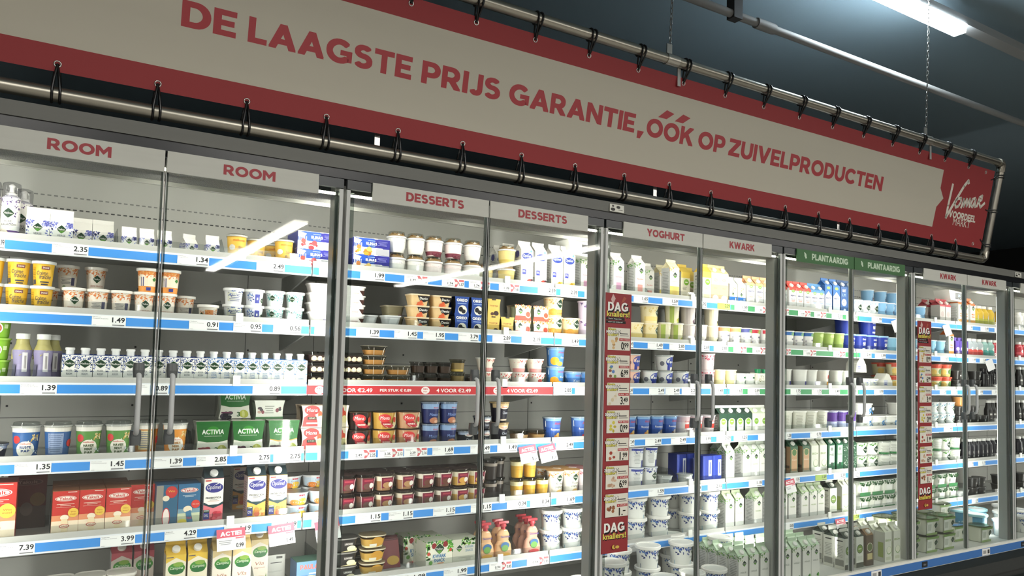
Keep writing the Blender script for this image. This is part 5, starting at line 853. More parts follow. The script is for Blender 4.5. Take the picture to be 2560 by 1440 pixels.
RY = lambda lf: [('l', 60, 0, .88, 1.5, .2, lf, 4)] + dia(.05, .74, .25, .078 / .117) + [('t', 'Room', .05, .5, .56, .11, '#3a4a3c', .0, .15), ('t', 'yoghurt', .05, .36, .66, .12, '#3a4a3c', .0, .15), ('e', .1, .12, .3, .2, lf[1])]
kind('ryo', 'cream_yoghurt_pot', 'pot', .098, .098, .122, cup(.046, .036, .122, '#eee6da', RY(['#e39a3c', '#f0bf70', '#d9763a']), rim='p#e9dcc8', foil='#d9a566'), 'white and orange cream yoghurt pot', .122)
kind('ryr', 'cream_yoghurt_pot', 'pot', .098, .098, .122, cup(.046, .036, .122, '#ecdfe0', RY(['#c23a48', '#d98a9c', '#a82a3a']), rim='p#e9dcdc', foil='#c98a8c'), 'white and red cream yoghurt pot', .122)
GRK = lambda: [('l', 70, -.2, .86, 1.3, .24, LEAF_B, 3), ('l', 12, -.3, .64, .8, .24, ['#2f3f86', '#24306a'], 4)] + dia(.35, .7, .22, .9) + [('t', 'GRIEKSE', .35, .42, .56, .08, '#5c6a74', .0)]
kind('grk', 'greek_yoghurt_pot', 'pot', .1, .1, .11, cup(.047, .04, .11, '#e6e6e2', [('l', 60, 0, .9, 1.5, .24, ['#2c3a8c', '#4a5cb0', '#1f2a70'], 3)] + dia(.1, .62, .26, .08 / .105) + [('t', 'GRIEKSE', .1, .34, .5, .07, '#6a7480', .0), ('p', [(-.78, 0), (.78, 0), (.78, .1), (-.1, .16), (-.78, .24)], '#3f78b0')], rim='p#dfe2e6', foil='#cfd4de'), 'white Greek style yoghurt pot with blue foot', .112)
kind('grkb', 'greek_yoghurt_pot', 'pot', .1, .1, .11, cup(.047, .04, .11, '#dedfdc', [('r', .1, .94, 1.4, .12, '#3a4596'), ('l', 20, 0, .86, 1.2, .2, ['#3a4596', '#6a78b8'], 3), ('r', .3, .2, .3, .36, '#3a3f82')] + lines(-.2, .8, .5, 9, '#a0a29e', .07, .02), rim='p#dfe2e6', foil='#cfd4de'), 'white Greek style yoghurt pot turned to its back', .112)
def bucket(rt, rb, h, band_c, art, lidc='p#eceae4'):
    def P():
        ps = cup(rt, rb, h, '#e6e6e0', art, rim='p#e6e6e0', lid=None)()
        ps.append(('lid', MB().lathe([(rt + .006, h - .014), (rt + .008, h - .012), (rt + .008, h + .001), (rt + .005, h + .004), (rt - .004, h + .0035), (rt - .008, h - .002)], lidc, 32).art([('e', 0, 0, .72, .72, '#b9c2c4'), ('e', .1, -.1, .5, .4, band_c), ('r', 0, .35, .7, .1, '#d8dcd8')], lambda u, v, l: (u, v, h - .0018 + EPS * l), rt, rt)))
        return ps
    return P
kind('buck', 'yoghurt_bucket', 'bucket', .14, .14, .115, bucket(.061, .053, .115, '#4a6a9a', GRK() + [('p', [(-.78, 0), (.2, 0), (.2, .24), (-.78, .24)], '#5b93b5')]), 'white yoghurt bucket with blue leaves', .112)
kind('bucks', 'yoghurt_bucket', 'bucket', .12, .12, .104, bucket(.052, .045, .104, '#7aa0b0', GRK() + [('p', [(-.78, 0), (.1, 0), (.1, .2), (-.78, .2)], '#6fa3b5'), ('e', .3, .1, .26, .16, '#dfe8ea')]), 'smaller white yoghurt bucket with blue leaves', .1)
kind('buckd', 'yoghurt_bucket', 'bucket', .14, .14, .115, bucket(.061, .053, .115, '#3a4a80', GRK() + [('p', [(-.78, 0), (.3, 0), (.3, .26), (-.78, .26)], '#2f4f78')]), 'white yoghurt bucket with navy foot', .112)
kind('buckr', 'yoghurt_bucket', 'bucket', .14, .14, .115, bucket(.061, .053, .115, '#c99a9c', GRK() + [('r', 0, .1, 1.4, .2, '#c96a70')], 'p#f0ece6'), 'white yoghurt bucket with pale red lid print', .112)
kind('buckt', 'yoghurt_bucket', 'bucket', .16, .16, .15, bucket(.07, .062, .15, '#8fc4d0', [('r', 0, .5, 1.5, 1, '#4f8fae'), ('l', 30, 0, .3, 1.2, .4, ['#a9d0dc', '#cfe4ea'], 5), ('e', 0, .6, .3, .2, '#7fb6c8')], 'p#9fd0d8'), 'teal yoghurt bucket', .15)
kind('buckw', 'yoghurt_bucket', 'bucket', .16, .16, .15, bucket(.07, .062, .15, '#9ab0b8', [('r', -.3, .5, .5, 1, '#2f5f86'), ('r', .2, .66, .4, .3, '#3a4a7a'), ('e', .2, .66, .14, .12, '#b58a5a'), ('r', -.3, .76, .5, .08, '#dfe6e8')]), 'white and navy yoghurt bucket', .15)
kind('bluebox', 'quark_multipack', 'multipack', .075, .075, .155, pack(.075, .075, .155, '#2c3f9a', [('r', .3, .55, .34, .6, '#e2e6ee'), ('r', .3, .55, .12, .44, '#5a68b0'), ('r', -.3, .5, .1, 1, '#3f55b5')], top='#24348a'), 'dark blue quark drink pack')
kind('tubw', 'cheese_tub', 'tub', .09, .09, .055, cup(.042, .036, .055, '#d3d5d2', [('t', '50', .2, .5, .4, .3, '#4a4a86', .02)] + lines(-.3, .7, .5, 4, '#9a9c98', .13, .05), rim='p#dcdcd8', foil='#d6d6d0', dome=.004), 'low white tub', .058)
kind('camptan', 'buttermilk_carton', 'carton', .071, .071, .232, L1([('r', 0, .5, 1, 1, '#4a6a50'), ('r', .02, .5, .8, .78, '#c9a078'), ('e', .02, .8, .34, .34, '#cbb68a'), ('e', .02, .8, .29, .29, '#5d7f4c'), ('t', 'Biologisch', .02, .54, .6, .05, '#efe4d0', .0), ('r', 0, .08, 1, .16, '#a8a890')], '#4a6a50', '#3f5c48', 'p#dcdad2', [('r', 0, .5, 1, 1, '#8a6f54'), ('r', 0, .3, .8, .1, '#4a3f34')], .071, .232), 'brown and green buttermilk carton')
kind('eco', 'yoghurt_carton', 'carton', .071, .071, .232, L1([('t', 'EKO+', .0, .72, .8, .07, '#7f9a3c', .05), ('e', .1, .38, .36, .34, '#6f9a4c'), ('e', .1, .39, .32, .30, '#efeed8'), ('r', 0, .12, .7, .1, '#cfd2b8')], '#e6e6d8', '#dcdfca', 'p#e9e8de', [('r', 0, .5, 1, 1, '#d3d4c6'), ('r', .1, .4, .5, .5, '#a9b86a')], .071, .232), 'white carton with green lettering and round spoon picture')
kind('free', 'lactose_free_carton', 'carton', .071, .071, .232, L1([('p', [(-.36, .3), (.36, .36), (.4, .98), (-.3, .96)], '#e2e6dc'), ('t', 'FREE', .0, .64, .6, .07, '#3a5a46', .03), ('e', 0, .84, .2, .16, '#8a9a8c'), ('r', 0, .3, .26, .12, '#1f3a2c'), ('r', 0, .06, 1, .12, '#cfd8cc')], '#2f6a48', '#2a5c40', 'p#e6e6de', [('r', 0, .5, 1, 1, '#2c5c42')], .071, .232), 'dark green carton with white panel')
kind('greenpat', 'yoghurt_carton', 'carton', .071, .071, .232, L1([('l', 60, 0, .5, .9, .9, ['#e2e6dc', '#8aa890', '#cfdccc'], 3)], '#34543f', '#2c4a38', 'p#e6e6de', None, .071, .232), 'dark green carton with pale pattern')
KWP = [('l', 50, 0, .88, 1.5, .2, LEAF_G, 3)] + dia(.0, .5, .26, .1 / .085) + [('p', [(-.78, 0), (.78, 0), (.78, .1), (0, .16), (-.78, .3)], '#5d9a4a')]
kind('kw', 'quark_pot', 'pot', .118, .118, .09, cup(.055, .05, .09, '#e4e6da', KWP, rim='p#e3e5da', foil='#d8dccc', dome=.003), 'white quark pot with green leaves', .092)
kind('kwb', 'quark_pot', 'pot', .118, .118, .09, cup(.055, .05, .09, '#e0e2d8', lines(-.2, .76, .7, 7, '#a2a598', .09, .03) + [('r', .5, .4, .3, .3, '#6a6c80'), ('r', -.3, .1, .8, .16, '#3f7a4a')], rim='p#e3e5da', foil='#d8dccc', dome=.003), 'white quark pot turned to its back', .092)
kind('kwd', 'quark_tub', 'tub', .14, .125, .1, cup(.066, .058, .1, '#e2e4d8', [('l', 60, 0, .86, 1, .24, ['#2f5a34', '#4a7a44', '#24482c'], 3), ('r', 0, .13, 1, .26, '#3f7a4c'), ('r', -.1, .5, .5, .3, '#e9eae2')], e=3, ay=.9, rim='p#e3e5da', foil='#d6dacc', dome=.003), 'white quark tub with dark green foot', .103)
kind('kwt', 'quark_tub', 'tub', .155, .13, .11, cup(.073, .062, .11, '#dadccb', [('r', -.22, .5, .44, .7, '#e4e6dc'), ('r', -.22, .5, .3, .4, '#c4c8ba'), ('r', 0, .92, 1, .16, '#7fa05a')] + dia(.3, .6, .14, .14) + [('r', 0, .08, 1, .14, '#8fa868')], e=4, ay=.82, rim='c#dfe2d2', lid='c#d8dccb', n=32), 'clear lidded quark tub with green print', .112)
kind('orgc', 'breakfast_drink_carton', 'carton', .071, .071, .215, L1([('r', 0, .12, 1, .24, '#e8a050')] + dia(.1, .82, .3, AS) + [('t', 'MILD', .05, .52, .6, .07, '#d96a3a', .03), ('t', 'PERZIK', .05, .4, .6, .06, '#d96a3a', .03), ('r', 0, .97, 1, .06, '#d9703c')], '#eee2cf', '#d9793f', 'p#f0ece2', SIDE_W, .071, .215), 'white and orange carton with white cap')
kind('redc', 'breakfast_drink_carton', 'carton', .071, .071, .185, L1([('e', .0, .5, .3, .3, '#a89a98'), ('r', 0, .96, 1, .08, '#b5404a')], '#b9b2ac', '#a84a50', 'p#d6d0ca', [('r', 0, .5, 1, 1, '#aaa39d')], .071, .185), 'greyish carton with red shoulder')
kind('yelbot', 'fruit_drink_bottle', 'bottle', .075, .075, .165, bottle(.0375, .165, 'p#c9a83a', [('r', 0, .3, 1.5, .5, '#a8a84a'), ('e', .3, .62, .34, .32, '#2f3f70'), ('e', .3, .62, .29, .27, '#e9e6dc'), ('t', 'B', .3, .62, .2, .14, '#34447c', .03)], 'p#efece4', .5, shoulder=.7), 'yellow green drink bottle with round label')
kind('purc', 'chocolate_drink_pack', 'carton', .06, .06, .15, brik(.06, .06, .15, '#5a4498', [('e', .1, .5, .36, .22, '#e0dcec'), ('t', 'choco', .1, .5, .5, .1, '#5a4498', .0, .2), ('r', 0, .12, 1, .2, '#6a4440')], 'p#6a54a8'), 'purple chocolate drink pack')
for code, c1, c2, nm in (('btred', '#a9b2b5', '#c9504a', 'clear and red'), ('btteal', '#8fb5ad', '#4f9a90', 'teal'), ('btfull', '#b53a44', '#d9626a', 'red')):
    kind(code, 'yoghurt_drink_bottle', 'bottle', .07, .07, .15, bottle(.035, .15, 'p' + c1, [('r', 0, .35, 1.5, .5, c2), ('e', .1, .66, .3, .2, '#e6e6e0'), ('r', .1, .66, .34, .05, '#5a86b0')], 'p#ecebe4', .55, shoulder=.72), '%s yoghurt drink bottle' % nm)
kind('hipro', 'protein_bottle', 'bottle', .068, .068, .168, bottle(.034, .168, 'p#1f1d1e', [('r', .1, .5, .3, .86, '#2f2c2d'), ('t', 'PRO', .1, .7, .3, .1, '#d6d3cf', .04), ('t', 'Hi', .1, .84, .2, .08, '#d6d3cf', .04)], 'p#2a2829', .7, .92, shoulder=.74), 'black bottle with white lettering')
for code, c2, nm in (('swred', '#c9463c', 'red'), ('sworg', '#d97f3a', 'orange'), ('swyel', '#c9ac4a', 'yellow')):
    kind(code, 'quark_drink_bottle', 'bottle', .068, .068, .165, bottle(.034, .165, 'p#27262a', [('p', [(-.3, 0), (.7, 0), (.6, .3), (-.1, .55)], c2), ('e', .2, .55, .2, .2, '#d6d3cc'), ('r', .1, .3, .3, .06, '#e9e2d6')], 'p#dcdad4', .5, shoulder=.7), 'dark drink bottle with %s swoosh' % nm)
kind('whbot', 'protein_bottle', 'bottle', .07, .07, .15, bottle(.035, .15, 'p#d9d7d4', [('e', .1, .5, .3, .4, '#a8a6a4'), ('e', .1, .5, .2, .3, '#d2d0ce')], 'p#ecebe6', .6, shoulder=.75), 'white drink bottle')
# ---- lowest shelf and deck
CAMP = lambda topc, wd, wc, pic: [('p', [(-.5, .84), (0, .94), (.5, .84), (.5, 1), (-.5, 1)], topc), ('e', .03, .72, .43, .30, '#4a8a3c'), ('e', .03, .66, .36, .17, '#2f6b3a'), ('e', .12, .8, .26, .12, '#86a84a'), ('t', 'Campina', .03, .72, .64, .075, '#e9ecd8', .02, .2)] + [('t', t, .02, .46 - i * .1, .5 if i == 0 else .62, .075 if i == 0 else .05, wc, .0, .2) for i, t in enumerate(wd)] + pic
kind('cpink', 'custard_carton', 'carton', .071, .071, .232, L1(CAMP('#b5525c', ['vla', 'aardbei'], '#9a6a64', []), '#d3c4b8', '#a84a55', 'p#dcd6ce', SIDE_W, .071, .232), 'pink topped custard carton with painted-in shade')  # colours darkened to paint in the dimness deep in the shelf
kind('cflip', 'custard_carton', 'carton', .071, .071, .232, L1(CAMP('#e2bd4a', ['Vlaflip'], '#c9605a', [('r', 0, .34, .6, .01, '#b5a890')]) + [('r', -.3, .955, .34, .016, '#4a4a6a')], '#ece2c9', '#d3ab3e', 'p#e2dcd2', [('r', 0, .5, 1, 1, '#b5ab98'), ('l', 30, 0, .6, .9, .7, ['#6a6458', '#c9a23c', '#8a8478'], 3)], .071, .232), 'yellow topped custard carton')
kind('cvla', 'custard_carton', 'carton', .071, .071, .232, L1(CAMP('#dcc694', ['Vla', 'slagroom'], '#a8705c', [('e', .0, .1, .5, .2, '#d9bf96'), ('p', [(.3, 0), (.42, .24), (.46, 0)], '#6f9a4c')]), '#e9dfcf', '#d6b878', 'p#e2dcd2', SIDE_W, .071, .232), 'cream coloured vanilla custard carton')
kind('wlid', 'quark_tub', 'tub', .1, .1, .13, cup(.046, .042, .13, '#cfc8bd', [('r', 0, .5, 1.4, .6, '#bfb8ad')], lid='p#d9d4ca', rim='p#d3cdc3', e=3.4), 'cream white tub seen from above its lid', .13)
kind('paula', 'dessert_multipack', 'multipack', .118, .1, .1, pack(.118, .1, .1, '#5f86b8', [('p', [(-.5, 0), (.5, 0), (.5, .3), (0, .42), (-.5, .3)], '#5d8a4a'), ('t', 'PAULA', -.05, .78, .66, .2, '#d96a5a', .05), ('e', .38, .84, .12, .1, '#dcd06a'), ('e', 0, .24, .26, .16, '#d6cfae'), ('r', .14, .5, .4, .05, '#dfe6ee')], top='#4a6a5c'), 'blue and green dessert multipack')
kind('card', 'shelf_card', 'card', .085, .03, .1, lambda: [('card', MB().box(-.0425, .0425, -.002, .002, .0, .098, '#cfcfc8').art([('r', .2, .88, .3, .1, '#5a5a56'), ('r', .05, .66, .56, .03, '#2a2a2a'), ('e', -.4, .06, .04, .04, '#3a3a3a')] + lines(0, .3, .7, 2, '#b0b0a8'), flat_front(.004), .085, .098)), ('foot', MB().box(-.02, .02, -.01, .015, 0, .004, '#b5b5ae'))], 'small white card standing alone')
kind('oval', 'rice_dessert_cup', 'dessert', .118, .09, .058, cup(.056, .046, .058, '#2a2725', [('p', [(-.3, .0), (.5, .0), (.5, .26), (.1, .1)], '#dcd2a2'), ('e', .24, .26, .2, .1, '#e6ddb8'), ('r', .1, .62, .4, .3, '#4a4542'), ('t', 'LEKKER', .1, .62, .34, .14, '#cfcac4', .03)], e=3, ay=.78, rim='p#8a8782', foil='p#4a4744'), 'black oval rice dessert cup', .06)
kind('gold', 'vanilla_dessert_cup', 'dessert', .115, .09, .058, cup(.054, .042, .058, 'c#d6cdb4', [('e', .1, .56, .28, .2, '#c9953a'), ('r', -.1, .3, .36, .22, '#e0dccb')], e=3.4, ay=.8, fill=[(.24, '#e9ddb0'), (.8, '#c29a4a')], rim='p#d6ccb0', foil='p#8a7a5c'), 'golden vanilla dessert cup', .06)
kind('redpouch', 'candy_dessert_pouch', 'dessert', .11, .06, .12, lambda: [('pouch', MB().hexa([(-.055, -.03, 0), (.055, -.03, 0), (.055, .03, 0), (-.055, .03, 0)], [(-.05, -.006, .12), (.05, -.006, .12), (.05, .006, .12), (-.05, .006, .12)], 'p#7d2a2e').art([('e', .2, .3, .3, .2, '#c9a24a')], lambda u, v, l: (u, -.031 + v * .2 - EPS * l, v), .1, .11)), ('seal', MB().box(-.05, .05, -.004, .004, .118, .128, 'p#5a2024'))], 'dark red dessert pouch')
KS = [('l', 50, 0, .92, 1, .2, LEAF_G, 2), ('l', 14, -.42, .6, .16, .5, LEAF_G, 3), ('l', 14, .42, .75, .16, .3, LEAF_G, 4), ('e', -.2, .86, .09, .1, '#8f2a30'), ('e', .22, .9, .09, .1, '#8f2a30'), ('e', .42, .66, .05, .06, '#c9503f'), ('e', -.4, .58, .06, .06, '#c9503f')] + dia(0, .74, .18, 1.1) + [('t', 'KWARK', 0, .47, .5, .14, '#3a78ac', .02, .1), ('t', 'SNACK', 0, .31, .42, .13, '#3a78ac', .02, .1), ('r', .05, .2, .24, .03, '#d98a5c'), ('e', -.32, .24, .07, .07, '#6fa84c'), ('e', .1, .0, .5, .09, '#d6a49a'), ('e', -.1, .02, .06, .06, '#c9484a')]
kind('ksnack', 'quark_snack_box', 'multipack', .135, .11, .12, pack(.135, .11, .12, '#ebe8d6', KS, top='#c9cdb8', sidec='#cfcdbd', side=[('l', 40, 0, .9, 1, .24, LEAF_G, 5)] + lines(0, .5, .6, 3, '#b0ae9e')), 'white quark snack box with cherries and leaves')
kind('ksnackb', 'quark_snack_box', 'multipack', .135, .11, .12, pack(.135, .11, .12, '#cfcdbd', [('l', 40, .2, .9, .7, .24, LEAF_G, 5)] + dia(-.25, .66, .12, 1.1) + [('t', 'KWARK', .14, .7, .34, .1, '#6a8fae', .0), ('t', 'SNACK', .14, .56, .3, .1, '#6a8fae', .0), ('r', .0, .3, .6, .02, '#a8a698'), ('r', .1, .2, .2, .2, '#bdbbad')], top='#bfc2b0'), 'pale quark snack box turned to its back')
def pouch(c1, cap, accent):
    def P():
        h = .15; b = MB(); prof = [(.028, 0), (.046, .006), (.048, .04), (.042, .07), (.03, .088), (.031, .1), (.034, .115), (.024, .135), (.012, .142)]
        b.lathe([(r, z) for r, z in prof], c1, 24, 2.4, 1, .45)
        F = lambda u, v, l: (u, -.0225 - EPS * l - .0008, v)
        b.art([('t', 'Danoontje', 0, .72, .64, .09, '#4a3f8a', .03), ('e', 0, .44, .3, .22, '#3a6a9a'), ('e', 0, .36, .24, .2, '#6a9a4c'), ('e', 0, .16, .36, .12, accent), ('r', 0, .93, .2, .03, '#efe2cc')], F, .08, h)
        return [('pouch', b), ('twist_cap', MB().lathe([(.011, h - .008), (.011, h + .004), (.017, h + .006), (.013, h + .02)], cap, 16).box(-.028, .028, -.006, .006, h + .018, h + .03, cap))]
    return P
kind('pouchy', 'fruit_quark_pouch', 'pouch', .098, .05, .18, pouch('#e0b184', 'p#c2404a', '#d9a23c'), 'orange squeeze pouch of fruit quark with red cap')
kind('pouchr', 'fruit_quark_pouch', 'pouch', .098, .05, .18, pouch('#dca690', 'p#c2404a', '#c23a40'), 'pink squeeze pouch of fruit quark with red cap')
kind('campb', 'yoghurt_carton', 'carton', .071, .071, .232, L1([('r', .0, .5, 1, 1, '#e2e2d6'), ('e', .0, .6, .4, .38, '#2f4a38'), ('e', .0, .6, .35, .33, '#7f9a4c'), ('r', 0, .6, .4, .03, '#e6e9d8'), ('r', 0, .3, .7, .14, '#cfd2c2'), ('r', 0, .08, 1, .16, '#55584c')], '#c9c9bd', '#38453a', 'p#e0dfd6', [('r', 0, .5, 1, 1, '#dcdccf'), ('r', 0, .9, .6, .04, '#3a3a36'), ('r', 0, .2, .8, .2, '#8f8f86')] + lines(0, .74, .7, 8, '#9a9a90', .05, .016), .071, .232, '#e6e5da'), 'dark topped carton with round green logo')
kind('campbr', 'yoghurt_carton', 'carton', .071, .071, .232, L1([('e', .0, .6, .4, .38, '#e6e2d0'), ('e', .0, .6, .35, .33, '#6f7a4c'), ('r', 0, .3, .7, .2, '#d3c48e'), ('r', 0, .08, 1, .16, '#55483c')], '#6a5a48', '#8a6f50', 'p#e0dfd6', [('r', 0, .5, 1, 1, '#7a6a58')], .071, .232, '#e6e5da'), 'brown topped carton with round logo')

SERIAL = {}
def make(code, x, y, z, rz, tilt, label, group):
    k = KIND[code]
    if k['meshes'] is None: k['meshes'] = [(n, mb.mesh(n)) for n, mb in k['parts']()]
    r = empty(k['name'], (x, y, z), rz)
    if tilt: r.rotation_euler = (0, tilt, rz)
    tag(r, label, k['cat'], group)
    for n, me in k['meshes']:
        o = bpy.data.objects.new(n, me); col.objects.link(o); o.parent = r
    return r

# ------------------------------------------------------------------ products on the shelves
ORDW = ['first', 'second', 'third', 'fourth', 'fifth', 'sixth', 'seventh', 'eighth', 'ninth', 'tenth', 'eleventh', 'twelfth', 'thirteenth', 'fourteenth', 'fifteenth', 'sixteenth', 'seventeenth', 'eighteenth', 'nineteenth', 'twentieth', 'twenty-first', 'twenty-second', 'twenty-third', 'twenty-fourth', 'twenty-fifth', 'twenty-sixth', 'twenty-seventh', 'twenty-eighth']
ROWN = ['topmost shelf', 'second shelf', 'third shelf', 'fourth shelf', 'fifth shelf', 'lowest shelf', 'cooler floor']
DOORW = ['first', 'second', 'third', 'fourth', 'fifth', 'sixth', 'seventh', 'eighth', 'ninth', 'tenth', 'eleventh', 'twelfth']
